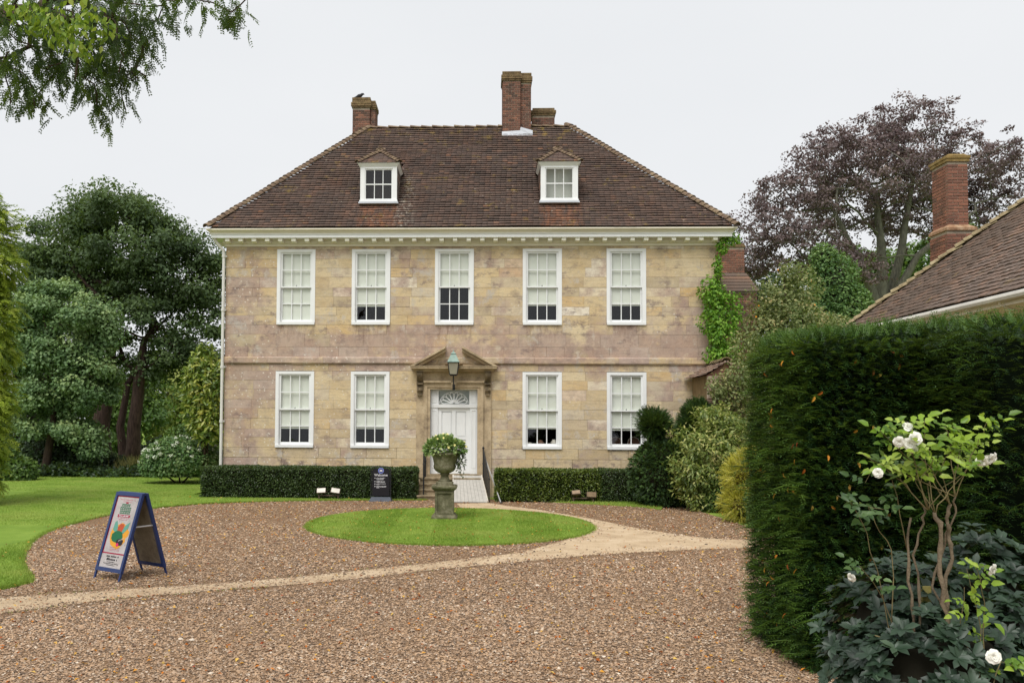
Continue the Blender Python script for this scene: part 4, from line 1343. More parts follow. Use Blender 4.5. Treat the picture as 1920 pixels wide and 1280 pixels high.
# iron railings
def railing(name, label, a, b, posts, loc):
    o = thing(name, label, 'railing', loc, 0, None)
    part('handrail', IRON, lambda m: m.tube([a, b], 0.022, 6), o)
    for p, zt, fin in posts:
        part('post' if fin else 'baluster', IRON, lambda m: (m.cyl((p[0], p[1], p[2]), (p[0], p[1], zt), 0.02 if fin else 0.011, None, 6), *( [m.lathe([(0.005, zt - 0.02), (0.035, zt + 0.01), (0.04, zt + 0.04), (0.02, zt + 0.07), (0.004, zt + 0.09)], p[0], p[1], 8), m.lathe([(0.02, zt - 0.5), (0.034, zt - 0.47), (0.02, zt - 0.44)], p[0], p[1], 8)] if fin else [])), o)
    return o
ys_ = np.linspace(-0.15, -1.9, 9)
railing('handrail_fence', 'black iron railing sloping down beside the right edge of the ramp', (0.11, -0.12, 1.60), (0.30, -1.95, 0.72),
        [((0.11 + 0.19 * (y + 0.15) / -1.75, y, 0.66 * max(0, (y + 1.95) / 1.8)), 1.60 + (y + 0.12) * 0.48, i == 0) for i, y in enumerate(ys_)], (0.2, -1.0, 0))
railing('handrail_fence', 'black iron railing post and rail at the left of the entrance steps', (-1.78, -0.10, 1.66), (-1.80, -1.15, 1.62),
        [((-1.78, y, z_), zt, i in (0, 3)) for i, (y, z_, zt) in enumerate([(-1.12, 0.165, 1.60), (-0.85, 0.33, 1.62), (-0.5, 0.62, 1.63), (-0.14, 0.66, 1.66)])], (-1.78, -0.6, 0))
brc = thing('metal_rail', 'pale metal rail slanting to the ground right of the ramp', 'rail', (0.4, -1.0, 0))
part('bar', plain('grey metal', lin(168, 168, 165), 0.5, 0.4), lambda b: b.tube([(0.17, -0.12, 1.30), (0.64, -2.0, 0.03)], 0.02, 6), brc)
part('foot', IRON, lambda b: b.box(0.60, 0.70, -2.06, -1.96, 0.0, 0.03), brc)

# downpipe at the left corner
dp = thing('downpipe', 'white downpipe with a swan neck at the left house corner', 'pipe', (WL - 0.03, -0.12, 0))
part('pipe', PIPE, lambda b: b.tube([(WL - 0.33, -0.30, 8.50), (WL - 0.25, -0.22, 8.36), (WL - 0.06, -0.13, 8.12), (WL - 0.045, -0.11, 7.95), (WL - 0.045, -0.11, 0.1)], 0.05, 10), dp)
for zz in (7.9, 6.1, 4.2, 2.4, 0.9):
    part('bracket', PIPE, lambda b: (b.cyl((WL - 0.045, -0.11, zz), (WL - 0.045, -0.11, zz + 0.09), 0.066, None, 10), b.box(WL - 0.02, WL + 0.05, -0.10, 0.0, zz + 0.02, zz + 0.07)), dp)

# lantern on its bracket above the door
COPPER = plain('green copper', lin(138, 160, 150), 0.6, 0.3, 0.15, 12)
LGLASS = plain('smoky lantern glass', lin(150, 146, 128), 0.25, 0.5, 0.1, 6)
ln = thing('wall_lantern', 'green copper topped lantern hanging in the broken pediment over the door', 'lantern', (dcx, -0.6, 3.7))
ly = -0.62
def sq(b, z0, z1, h0, h1): b.frus((dcx - h0, dcx + h0, ly - h0, ly + h0), (dcx - h1, dcx + h1, ly - h1, ly + h1), z0, z1)
part('glass_body', LGLASS, lambda b: sq(b, 4.00, 4.36, 0.115, 0.165), ln)
part('frame', IRON, lambda b: ([b.tube([(dcx + sx * 0.12, ly + sy_ * 0.12, 3.99), (dcx + sx * 0.172, ly + sy_ * 0.172, 4.37)], 0.013, 5) for sx in (-1, 1) for sy_ in (-1, 1)], sq(b, 3.95, 3.995, 0.10, 0.13), sq(b, 4.365, 4.385, 0.18, 0.18)), ln)
part('hood', COPPER, lambda b: (sq(b, 4.386, 4.40, 0.205, 0.205), sq(b, 4.40, 4.63, 0.19, 0.085), sq(b, 4.63, 4.65, 0.065, 0.065), sq(b, 4.65, 4.665, 0.09, 0.09), sq(b, 4.665, 4.73, 0.085, 0.02)), ln)
part('finial', COPPER, lambda b: b.lathe([(0.01, 4.72), (0.022, 4.75), (0.012, 4.77), (0.003, 4.81)], dcx, ly, 8), ln)
part('bracket', IRON, lambda b: (b.tube([(dcx, ly, 3.96), (dcx, ly + 0.02, 3.72), (dcx, ly + 0.15, 3.62), (dcx, -0.16, 3.60)], [0.02, 0.02, 0.022, 0.025], 7), b.box(dcx - 0.04, dcx + 0.04, -0.185, -0.16, 3.5, 3.7)), ln)

# things standing inside the right ground floor windows
IVORY = plain('pale ceramic', lin(206, 200, 188), 0.4, 0.5)
CLOTH = plain('brown striped chair cloth', lin(120, 92, 78), 0.9, 0.1, 0.3, 14)
for x_, h_, nm_, lb_ in ((1.62, 0.13, 'bowl', 'small pale bowl inside the window right of the door, leftmost on the sill'), (2.0, 0.2, 'basket', 'round brown basket inside the window right of the door, middle of the sill'), (2.45, 0.22, 'vase', 'white vase inside the window right of the door, rightmost on the sill')):
    t_ = thing(nm_, lb_, nm_, (x_, 0.3, 1.68))
    part('body', CLOTH if nm_ == 'basket' else IVORY, lambda b: b.lathe([(0.05, 1.68), (0.11, 1.70 + h_ * 0.3), (0.12, 1.68 + h_ * 0.6), (0.06, 1.68 + h_ * 0.92), (0.07, 1.68 + h_), (0.03, 1.68 + h_ * 0.95)], x_, 0.3, 12), t_, False, True)
for x_, lb_ in ((4.52, 'upholstered chair back inside the rightmost ground floor window, left one'), (5.12, 'upholstered chair back inside the rightmost ground floor window, right one')):
    t_ = thing('chair', lb_, 'chair', (x_, 0.75, 0.6))
    part('backrest', CLOTH, lambda b: b.prism([(x_ - 0.2, 1.1), (x_ + 0.2, 1.1), (x_ + 0.2, 1.75), (x_ + 0.14, 1.92), (x_, 1.98), (x_ - 0.14, 1.92), (x_ - 0.2, 1.75)], 'y', 0.62, 0.68), t_, True)
    part('back_rail', IVORY, lambda b: b.tube([(x_ - 0.21, 0.65, 1.1), (x_ - 0.21, 0.65, 1.75), (x_ - 0.15, 0.65, 1.93), (x_, 0.65, 2.0), (x_ + 0.15, 0.65, 1.93), (x_ + 0.21, 0.65, 1.75), (x_ + 0.21, 0.65, 1.1)], 0.02, 6), t_)
    part('seat', CLOTH, lambda b: b.box(x_ - 0.22, x_ + 0.22, 0.68, 1.1, 1.0, 1.1), t_)
    for sx in (-0.2, 0.2):
        for sy_ in (0.7, 1.06):
            part('leg', BARK, lambda b: b.cyl((x_ + sx, sy_, 0.6), (x_ + sx, sy_, 1.0), 0.02), t_)
# ------------------------------------------------------------------ urn on its pedestal
ux, uy = -0.893, -6.63
pd = thing('stone_pedestal', 'square mossy stone pedestal on the round lawn', 'pedestal', (ux, uy, 0.05))
def sqb(b, h0, h1, z0, z1): b.frus((ux - h0, ux + h0, uy - h0, uy + h0), (ux - h1, ux + h1, uy - h1, uy + h1), z0, z1)
part('base', URN_STONE, lambda b: (sqb(b, 0.325, 0.325, 0.03, 0.10), sqb(b, 0.31, 0.265, 0.10, 0.165)), pd)
part('die', URN_STONE, lambda b: (sqb(b, 0.235, 0.235, 0.165, 0.75), [b.box(ux + a, ux + c, uy - 0.265, uy - 0.235, z0, z1) for a, c, z0, z1 in ((-0.235, -0.175, 0.17, 0.745), (0.175, 0.235, 0.17, 0.745), (-0.175, 0.175, 0.17, 0.225), (-0.175, 0.175, 0.69, 0.745))]), pd)
part('cap', URN_STONE, lambda b: (sqb(b, 0.25, 0.27, 0.75, 0.785), sqb(b, 0.285, 0.315, 0.785, 0.83), sqb(b, 0.32, 0.32, 0.83, 0.875), sqb(b, 0.29, 0.28, 0.875, 0.89)), pd)
urn = thing('stone_urn', 'carved grey stone urn planted with flowers on the pedestal', 'urn', (ux, uy, 0.89))
part('plinth', URN_STONE, lambda b: (sqb(b, 0.215, 0.215, 0.89, 0.955), sqb(b, 0.20, 0.18, 0.955, 0.975)), urn)
rip = lambda k, z: 0.06 * math.cos(k * math.pi / 2) if z < 1.42 and z > 1.2 else (0.02 * math.cos(k * 1.3) if 1.42 < z < 1.6 else 0)
part('bowl', URN_STONE, lambda b: b.lathe([(0.16, 0.97), (0.17, 0.99), (0.125, 1.03), (0.10, 1.09), (0.095, 1.13), (0.13, 1.16), (0.11, 1.18), (0.16, 1.20), (0.22, 1.24), (0.26, 1.30), (0.275, 1.36),
     (0.265, 1.385), (0.275, 1.42), (0.29, 1.50), (0.31, 1.58), (0.325, 1.62), (0.36, 1.65), (0.375, 1.68), (0.37, 1.71), (0.33, 1.71), (0.30, 1.66), (0.05, 1.64)], ux, uy, 40, rip=rip), urn, False, True)
PALE_LEAF = foliage('pale green pot foliage', [lin(70, 98, 54), lin(108, 138, 76), lin(148, 172, 104), lin(206, 214, 152)], 0.35)
FLOWER_Y = plain('pale yellow petals', lin(232, 222, 150), 0.6, 0.2, 0.1, 9)
up_ = thing('potted_flowers', 'leafy pale yellow flowering plants with trailing ivy filling the urn', 'plant', (ux, uy, 1.66))
E_ = np.array([(ux - 0.04, uy, 1.80, 0.46, 0.36, 0.26), (ux - 0.28, uy, 1.83, 0.22, 0.24, 0.2), (ux + 0.27, uy - 0.05, 1.82, 0.27, 0.26, 0.22), (ux + 0.0, uy, 1.98, 0.26, 0.22, 0.16)])
P, N = blob_points(E_, 1500, 0.6, 0.2, 6, -0.5, 1.66)
leaves('foliage', P, N + rdir(1500) * 0.7, np.tile([0, -0.3, 1.0], (1500, 1)) + rdir(1500) * 0.4, rng.uniform(0.06, 0.13, 1500), rng.uniform(0.045, 0.085, 1500), PALE_LEAF, up_)
st = []
P2, D2 = [], []
for k in range(16):
    a = rng.uniform(-0.5, 0.9)
    x, y, z = ux + 0.36 + rng.uniform(-0.08, 0.12), uy + rng.uniform(-0.2, 0.15), 1.72
    L = rng.uniform(0.2, 0.62)
    pts = []
    for t in np.linspace(0, 1, 9):
        p = (x + 0.12 * t * a + 0.04 * math.sin(t * 6 + k), y - 0.06 * t, z - L * t + 0.06 * math.sin(t * 3))
        pts.append(p)
        for _ in range(3):
            P2.append(p); D2.append(rdir(1)[0] + [0, 0, -0.4])
    st.append(pts)
part('trailing_stem', TWIG, lambda b: [b.tube(p, 0.004, 4) for p in st], up_)
P2, D2 = np.array(P2), np.array(D2)
leaves('ivy_leaves', P2, D2, rdir(len(P2)) + [0, -1, 0.4], rng.uniform(0.03, 0.055, len(P2)), rng.uniform(0.03, 0.045, len(P2)), foliage('trailing ivy', [lin(44, 62, 40), lin(84, 104, 66), lin(170, 180, 140)], 0.25), up_)
Pf, Nf = blob_points(E_, 18, 0.9, 0.2, 6, 0.1, 1.72)
for i in range(18):
    o = Pf[i] + Nf[i] * 0.06
    mb = MB()
    fr = Vector(Nf[i] + np.array([0, -0.5, 0.2])).normalized()
    a_ = fr.orthogonal().normalized(); b_ = fr.cross(a_)
    for k in range(5):
        t = k * 1.2566 + i
        d = a_ * math.cos(t) + b_ * math.sin(t); s_ = a_ * -math.sin(t) + b_ * math.cos(t)
        c = Vector(o)
        mb.add([c, c + d * 0.022 + s_ * 0.014 + fr * 0.012, c + d * 0.038 + fr * 0.008, c + d * 0.022 - s_ * 0.014 + fr * 0.012], [(0, 1, 2, 3)])
    mb.build('flower', FLOWER_Y, up_)

# ------------------------------------------------------------------ lettering helper
def text_mesh(body, size, mat, bold=0.0):
    cu = bpy.data.curves.new('lettering', 'FONT')
    cu.body = body
    cu.size = size
    cu.align_x = 'CENTER'
    cu.extrude = 0.0008
    cu.offset = bold
    ob = bpy.data.objects.new('lettering_tmp', cu)
    COL.objects.link(ob)
    dg = bpy.context.evaluated_depsgraph_get()
    me = bpy.data.meshes.new_from_object(ob.evaluated_get(dg))
    bpy.data.objects.remove(ob)
    bpy.data.curves.remove(cu)
    me.name = 'lettering'
    me.materials.clear()
    me.materials.append(mat)
    return me
FLAT = lambda name, c, r=0.5: plain(name, c, r, 0.3, 0.03, 5)
PRINT_W, PRINT_K, PRINT_R, PRINT_G, PRINT_Y = FLAT('white print', lin(206, 206, 208)), FLAT('black print', lin(28, 28, 30)), FLAT('crimson print', lin(150, 28, 58)), FLAT('green print', lin(24, 98, 62)), FLAT('orange yellow print', lin(214, 150, 44))
PRINT_T, PRINT_M, PRINT_O = FLAT('teal print', lin(92, 150, 134)), FLAT('magenta print', lin(206, 30, 96)), FLAT('rust print', lin(176, 76, 44))
def typed(mb, x0, x1, z, h, y):
    """a line of print too small to read: a row of little marks"""
    x = x0
    while x < x1:
        w_ = random.uniform(0.5, 1.0) * h
        if random.random() < 0.16:
            x += h * 0.6
            continue
        mb.box(x, min(x + w_, x1), y, y + 0.0006, z, z + h * random.choice([0.7, 0.7, 1.0]))
        x += w_ + h * 0.18

# ------------------------------------------------------------------ A-board by the lawn edge
BLUE = plain('blue painted aluminium', lin(26, 48, 98), 0.4, 0.5, 0.1, 4)
GREYB = m_lichen_stone('dull metal backing', lin(92, 84, 72), lin(128, 116, 100), lin(150, 140, 122), 0.1, 3)
ab = thing('pavement_sign', 'blue framed A-board with a colourful poster on the gravel', 'sign', (-5.62, -15.15, 0.006), R(-32.5))
ab.scale = (1.12, 1.12, 1.0)
LEAN = math.atan2(0.37, 1.34)
def panel_basis(s):                              # local panel plane: x across, z up the slope, -y outwards
    M_ = Matrix.Translation((0, s * -0.40, 0)) @ Matrix.Rotation(0 if s > 0 else math.pi, 4, 'Z') @ Matrix.Rotation(-LEAN, 4, 'X')
    return M_
for s in (1, -1):
    pb = panel_basis(s)
    fm = MB().box(-0.30, -0.255, -0.022, 0.022, 0.13, 1.39).box(0.255, 0.30, -0.022, 0.022, 0.13, 1.39).box(-0.255, 0.255, -0.022, 0.022, 1.335, 1.39).box(-0.255, 0.255, -0.022, 0.022, 0.13, 0.19)
    fo = fm.build('panel_frame', BLUE, ab); fo.matrix_basis = pb
    for sx in (-0.282, 0.282):
        lo = MB().box(sx - 0.014, sx + 0.014, -0.012, 0.012, 0.0, 0.13).build('leg', BLUE, ab); lo.matrix_basis = pb
    bo = MB().box(-0.255, 0.255, 0.006, 0.016, 0.19, 1.335).build('backing', GREYB, ab); bo.matrix_basis = pb
    if s > 0:
        po = MB().box(-0.254, 0.254, -0.006, 0.005, 0.191, 1.334).build('poster', m_lichen_stone('shade grey poster paper', lin(160, 154, 152), lin(178, 172, 170), lin(190, 184, 182), 0.0, 3), ab); po.matrix_basis = pb  # paper greyed: the leaning panel's shade is put into its colour
        y = -0.0075
        mb = MB(); [mb.add([(-0.254 + d, y + 0.0007, z0), (-0.24 + d, y + 0.0007, z0), (-0.24 + d, y + 0.0007, z1), (-0.254 + d, y + 0.0007, z1)], [(0, 1, 2, 3)]) for d, z0, z1 in ((0, 0.42, 1.334), (0.494, 0.42, 1.334))]
        mb.box(-0.24, 0.24, y, y + 0.0006, 1.315, 1.334).box(-0.254, 0.254, y, y + 0.0006, 0.405, 0.425).build('red_border', PRINT_R, po)
        mb = MB(); typed(mb, -0.17, 0.17, 1.265, 0.016, y); typed(mb, -0.10, 0.10, 1.235, 0.013, y); typed(mb, -0.13, 0.13, 0.972, 0.016, y); typed(mb, -0.10, 0.10, 0.945, 0.014, y); typed(mb, -0.12, 0.12, 0.50, 0.014, y); typed(mb, -0.1, 0.1, 0.475, 0.014, y); typed(mb, -0.11, 0.11, 0.455, 0.012, y)
        struct(mb.build('small_print', FLAT('pale red print', lin(176, 112, 122)), po), 'stuff')
        mb = MB()
        for j, (z, hw, h) in enumerate(((1.165, 0.105, 0.042), (1.11, 0.125, 0.046), (1.045, 0.115, 0.056))):
            x = -hw
            while x < hw - 0.02:
                w_ = random.uniform(0.026, 0.042)
                mb.box(x, x + w_, y, y + 0.0006, z, z + h * 0.3).box(x, x + 0.011, y, y + 0.0006, z + h * 0.3, z + h).box(x + w_ - 0.011, x + w_, y, y + 0.0006, z + h * 0.45, z + h).box(x + 0.011, x + w_ - 0.011, y, y + 0.0006, z + h * 0.72, z + h)
                x += w_ + 0.008
        struct(mb.build('title_print', PRINT_G, po), 'stuff')
        MB().add([(-0.15, y, 0.995), (0.15, y, 0.995), (0.135, y, 1.013), (0.15, y, 1.032), (-0.15, y, 1.032), (-0.135, y, 1.013)], [(0, 1, 2, 3, 4, 5)]).box(-0.03, 0.03, y, y + 0.0006, 1.212, 1.232).build('ribbon', PRINT_R, po)
        mb = MB(); typed(mb, -0.105, 0.105, 1.005, 0.017, y - 0.001); struct(mb.build('ribbon_print', PRINT_W, po), 'stuff')
        rnd_poly = lambda cx, cz, rx, rz, n, j, yy: [(cx + rx * math.cos(t) * (1 + j * random.uniform(-1, 1)), yy, cz + rz * math.sin(t) * (1 + j * random.uniform(-1, 1))) for t in np.linspace(0, 2 * math.pi, n, endpoint=False)]
        def shape(name, pts, mat):
            MB().add(pts, [tuple(range(len(pts)))]).build(name, mat, po)
        shape('picture_ground', rnd_poly(0.0, 0.71, 0.2, 0.2, 22, 0.16, y), PRINT_Y)
        shape('picture_glow', rnd_poly(0.02, 0.80, 0.07, 0.09, 12, 0.25, y - 0.001), PRINT_O)
        shape('picture_leaf', [(-0.05, y - 0.0016, 0.72), (-0.16, y - 0.0016, 0.78), (-0.15, y - 0.0016, 0.90), (-0.11, y - 0.0016, 0.93), (-0.06, y - 0.0016, 0.84)], PRINT_T)
        shape('picture_leaf', [(0.04, y - 0.0016, 0.72), (0.09, y - 0.0016, 0.86), (0.19, y - 0.0016, 0.93), (0.17, y - 0.0016, 0.82), (0.10, y - 0.0016, 0.74)], PRINT_T)
        shape('picture_foliage', rnd_poly(-0.02, 0.68, 0.13, 0.095, 16, 0.08, y - 0.0022), PRINT_G)
        shape('picture_foliage', rnd_poly(0.06, 0.60, 0.08, 0.055, 12, 0.15, y - 0.0028), FLAT('dark print', lin(36, 30, 34)))
        shape('picture_dot', rnd_poly(0.03, 0.555, 0.03, 0.028, 10, 0.05, y - 0.0034), PRINT_M)
        mb = MB()
        for k in range(6):
            mb.add([(0.035 + k * 0.02, y - 0.0036, 0.625 + k * 0.009), (0.045 + k * 0.02, y - 0.0036, 0.628 + k * 0.009), (0.043 + k * 0.02, y - 0.0036, 0.60 + k * 0.009)], [(0, 1, 2)])
        struct(mb.build('picture_flecks', PRINT_W, po), 'stuff')
        mb = MB(); typed(mb, -0.14, 0.14, 0.355, 0.032, y); typed(mb, -0.12, 0.12, 0.305, 0.036, y); typed(mb, -0.1, 0.1, 0.275, 0.012, y); typed(mb, -0.17, 0.17, 0.250, 0.014, y); typed(mb, -0.1, 0.1, 0.228, 0.011, y)
        struct(mb.build('notice_print', PRINT_K, po), 'stuff')
hb = MB().cyl((-0.3, 0, 1.33), (0.3, 0, 1.33), 0.022, None, 8).build('hinge', BLUE, ab)
ch_ = MB().tube([(0.27, -0.17, 0.82), (0.27, 0.17, 0.82)], 0.014, 6).build('brace', plain('bright metal', lin(200, 200, 200), 0.3, 0.5, metal=0.6), ab)
MB().tube([(-0.27, -0.17, 0.82), (-0.27, 0.17, 0.82)], 0.014, 6).build('brace', bpy.data.materials['bright metal'], ab)

# ------------------------------------------------------------------ welcome sign
ws = thing('welcome_sign', 'black swing sign reading Welcome in front of the left hedge', 'sign', (-3.07, -1.62, 0.006))
wx0, wx1, wy, wz0, wz1 = -3.40, -2.75, -1.62, 0.12, 1.07
def rrect(x0, x1, z0, z1, r, n=5):
    p = [(x0, z0), (x1, z0)]
    for k in range(n + 1):
        t = math.pi / 2 * k / n
        p.append((x1 - r + r * math.cos(t), z1 - r + r * math.sin(t)))
    for k in range(n + 1):
        t = math.pi / 2 * (1 + k / n)
        p.append((x0 + r + r * math.cos(t), z1 - r + r * math.sin(t)))
    return p
part('board', FLAT('black sign board', lin(32, 31, 36), 0.35), lambda b: b.prism(rrect(wx0 + 0.055, wx1 - 0.055, wz0 + 0.04, wz1 - 0.055, 0.09), 'y', wy - 0.008, wy + 0.008), ws, True)
part('frame', IRON, lambda b: b.tube([(wx0 + 0.02, wy, wz0 - 0.06), *[(p[0], wy, p[1]) for p in rrect(wx0 + 0.02, wx1 - 0.02, wz0, wz1, 0.12)[:0:-1]][::1]], 0.018, 6), ws)
part('foot', plain('grey rubber foot', lin(78, 82, 90), 0.7), lambda b: b.frus((wx0 - 0.02, wx1 + 0.03, wy - 0.26, wy + 0.2), (wx0 + 0.04, wx1 - 0.02, wy - 0.1, wy + 0.1), 0.008, 0.13), ws)
wxm = (wx0 + wx1) / 2
part('logo_ring', FLAT('blue logo ring', lin(126, 138, 206)), lambda b: b.prism([(wxm + 0.09 * math.cos(t), 0.945 + 0.09 * math.sin(t)) for t in np.linspace(0, 2 * math.pi, 24, endpoint=False)], 'y', wy - 0.0105, wy - 0.0085), ws, True)
part('logo_field', FLAT('dark blue logo field', lin(40, 46, 110)), lambda b: b.prism([(wxm + 0.068 * math.cos(t), 0.945 + 0.068 * math.sin(t)) for t in np.linspace(0, 2 * math.pi, 24, endpoint=False)], 'y', wy - 0.0120, wy - 0.0108), ws, True)
part('logo_house', PRINT_W, lambda b: b.prism([(wxm - 0.045, 0.915), (wxm + 0.045, 0.915), (wxm + 0.045, 0.955), (wxm + 0.03, 0.975), (wxm - 0.03, 0.975), (wxm - 0.045, 0.955)], 'y', wy - 0.0138, wy - 0.0122), ws, True)
inst('lettering', text_mesh('Welcome', 0.105, PRINT_W, 0.002), ws, T_((wxm, wy - 0.010, 0.775)) @ Matrix.Rotation(R(90), 4, 'X'))
mb = MB()
for z_, x1 in ((0.71, 0.13), (0.685, 0.09), (0.66, 0.08), (0.605, 0.13), (0.58, 0.13), (0.53, 0.16), (0.505, -0.05), (0.455, 0.17), (0.43, 0.16), (0.405, -0.05)):
    typed(mb, wxm - 0.14, wxm + x1, z_, 0.017, wy - 0.0095)
struct(mb.build('small_print', PRINT_W, ws), 'stuff')
for z_ in (0.712, 0.607, 0.532, 0.457):
    part('bullet', PRINT_W, lambda b: b.prism([(wxm - 0.185 + 0.016 * math.cos(t), z_ + 0.016 * math.sin(t)) for t in np.linspace(0, 2 * math.pi, 10, endpoint=False)], 'y', wy - 0.0105, wy - 0.0085), ws, True)

# ------------------------------------------------------------------ floodlights by the hedges
FLOOD = plain('rusty lamp housing', lin(96, 80, 68), 0.7, 0.3, 0.25, 9)
FLENS = plain('dusty lamp glass', lin(196, 190, 176), 0.3, 0.5, 0.12, 6)
FLENS2 = plain('tan rusted lamp glass', lin(150, 128, 104), 0.5, 0.3, 0.2, 9)
def floods(cx, cy, z0, label, tilt):
    o = thing('floodlight', label, 'floodlight', (cx, cy, z0))
    part('bar', FLOOD, lambda b: b.box(cx - 0.34, cx + 0.34, cy - 0.02, cy + 0.02, z0 + 0.09, z0 + 0.125), o)
    for sx in (-0.30, 0.30):
        part('leg', FLOOD, lambda b: b.box(cx + sx - 0.02, cx + sx + 0.02, cy - 0.05, cy + 0.05, z0, z0 + 0.09), o)
    for sx, ty, rz, w_ in tilt:
        M_ = T_((cx + sx, cy - 0.02, z0 + 0.23)) @ Matrix.Rotation(rz, 4, 'Y') @ Matrix.Rotation(ty, 4, 'X')
        h_ = MB().frus((-w_, w_, -0.07, 0.07), (-w_ - 0.02, w_ + 0.02, -0.085, 0.085), 0.0, 0.09).build('lamp_housing', FLOOD, o); h_.matrix_basis = M_
        l_ = MB().box(-w_ - 0.005, w_ + 0.005, -0.07, 0.07, 0.091, 0.096).build('lens', FLENS if cx < 0 else FLENS2, o); l_.matrix_basis = M_
        y_ = MB().tube([(-w_ - 0.03, 0, 0.04), (-w_ - 0.03, 0.02, -0.12), (w_ + 0.03, 0.02, -0.12), (w_ + 0.03, 0, 0.04)], 0.009, 5).build('yoke', FLOOD, o); y_.matrix_basis = M_
    return o
floods(-4.72, -1.52, 0.045, 'twin white faced floodlight at the foot of the left hedge', [(-0.22, R(62), R(-3), 0.125), (0.22, R(62), R(8), 0.125)])
floods(3.18, -1.68, 0.045, 'rusty twin floodlight at the foot of the right hedge', [(-0.22, R(40), R(-6), 0.11), (0.24, R(88), R(2), 0.13)])

# ------------------------------------------------------------------ cottage on the right with its tiled roof and chimney
XC, ZE, YF = 8.2, 4.60, -8.94
SLP = 0.9
TILE2 = m_tiles('old clay tiles of the cottage', (), 1)
cot = thing('cottage', 'low cottage with a long tiled roof and tall brick chimney behind the yew hedge', 'cottage', (XC + 2, -14, 0))
WALLM = plain('weathered cottage wall', lin(150, 112, 84), 0.9, 0.1, 0.3, 3, bump=0.4)
part('wall', WALLM, lambda b: b.box(XC + 0.55, XC + 8.5, -24, YF - 0.4, 0, ZE - 0.25), cot)
L_ = 4.6
c_up = Vector((1, 0, SLP)).normalized()
c_n = Vector((-SLP, 0, 1)).normalized()
run = L_ / math.sqrt(1 + SLP * SLP)
rf = MB().add([(XC, YF, ZE - 0.06), (XC, -24.5, ZE - 0.06), (XC + 4.6, -24.5, ZE + 4.6 * SLP - 0.06), (XC + 4.6, YF - 4.6, ZE + 4.6 * SLP - 0.06), (XC + 9.2, YF, ZE - 0.06), (XC + 9.2, -24.5, ZE - 0.06)],
              [(0, 1, 2, 3), (0, 3, 4), (3, 2, 5, 4)]).build('roof', TILE2, cot)
part('gutter', plain('grubby white gutter', lin(204, 200, 190), 0.5, 0.3, 0.12, 3), lambda b: b.tube([(XC - 0.07, YF + 0.06, ZE - 0.10), (XC - 0.07, -24, ZE - 0.10)], 0.062, 8), cot)
part('fascia', CREAM, lambda b: (b.box(XC + 0.01, XC + 0.04, -24, YF, ZE - 0.22, ZE - 0.07), b.prism([(XC + 0.04, ZE - 0.22), (XC + 0.04, ZE - 0.20), (XC + 0.56, ZE - 0.36), (XC + 0.56, ZE - 0.44), (XC + 0.40, ZE - 0.38)], 'y', -24, YF - 0.1), b.box(XC + 0.04, XC + 0.56, YF - 0.12, YF - 0.02, ZE - 0.42, ZE - 0.1)), cot, True)
for k in range(12):
    yb = YF - 0.5 - k * 0.95
    part('gutter_bracket', CREAM, lambda b: b.tube([(XC - 0.07, yb, ZE - 0.17), (XC + 0.0, yb - 0.02, ZE - 0.23), (XC + 0.14, yb - 0.02, ZE - 0.29), (XC + 0.3, yb, ZE - 0.31)], 0.014, 5), cot)
def proj(p):
    v = Vector(p) - CAM
    d = v.dot(FWD)
    return PPX + F_PX * v.dot(RIGHT) / d, PPY - F_PX * v.dot(UP) / d, d
gau, twd = 0.125, 0.185
spots = []
nr = int(L_ / gau)
for i in range(nr):
    s0 = i * gau
    off = s0 / math.sqrt(1 + SLP * SLP)
    y = YF - off - (i % 2) * twd * 0.5
    while y > -19.5:
        p = Vector((XC, y - twd / 2, ZE)) + c_up * s0
        q = proj(p)
        if q[0] < 1990 and q[1] > -50:
            spots.append((q[2], i, y, s0))
        y -= twd
spots.sort()
ME_T2 = []
for v in range(6):
    mb = MB()
    j = lambda a: random.uniform(-a, a)
    mb.add([(0.003, -0.02 + j(.006), 0.016), (0.5 * twd, -0.02 + j(.006), 0.022), (twd - 0.003, -0.02 + j(.006), 0.016), (0.003, gau * 1.5, -0.012), (twd - 0.003, gau * 1.5, -0.012), (0.003, -0.02, 0.0), (twd - 0.003, -0.02, 0.0)],
           [(0, 1, 3), (1, 4, 3), (1, 2, 4), (5, 6, 2, 1, 0), (5, 0, 3), (6, 4, 2)], v / 6 + random.random() * 0.15)
    ME_T2.append(mb.mesh('roof_tile', TILE2))
V, T, Rn = [], [], []
for k, (d_, i, y, s0) in enumerate(spots):
    o = Vector((XC, y, ZE)) + c_up * (s0 + random.uniform(-0.008, 0.008) + 0.012 * math.sin(y * 1.3 + i * .2)) + c_n * (0.018 + random.uniform(-0.004, 0.008))
    B = Matrix(((0, c_up.x, c_n.x, o.x), (-1, 0, 0, o.y), (0, c_up.z, c_n.z, o.z), (0, 0, 0, 1))) @ Matrix.Rotation(random.uniform(-0.03, 0.03), 4, 'Z')
    me = random.choice(ME_T2)
    if k < 300:
        inst('roof_tile', me, rf, B)
    else:
        b0_ = len(V)
        for vv in me.vertices: V.append(tuple(B @ vv.co))
        rv = random.random() * 0.97
        for (a, b, c) in ((0, 1, 3), (1, 4, 3), (1, 2, 4), (5, 6, 2), (5, 2, 1), (5, 1, 0), (5, 0, 3), (6, 4, 2)):
            T.append((b0_ + a, b0_ + b, b0_ + c)); Rn.append(rv)
struct(np_mesh('roof_tiles', np.array(V), np.array(T), np.array(Rn), TILE2, rf), 'stuff')
ME_HIP2 = bonnet_mesh('hip_tile', 0.15, 0.3, mat=m_lichen_stone('mossy hip tiles', lin(110, 96, 74), lin(150, 134, 104), lin(178, 164, 130), 0.4, 6))
run_tiles('hip_tile', ME_HIP2, (XC, YF, ZE), (XC + 4.2, YF - 4.2, ZE + 4.2 * SLP), Vector((-0.5, 0.5, 1)), 0.19, rf, -0.02, 0.05)
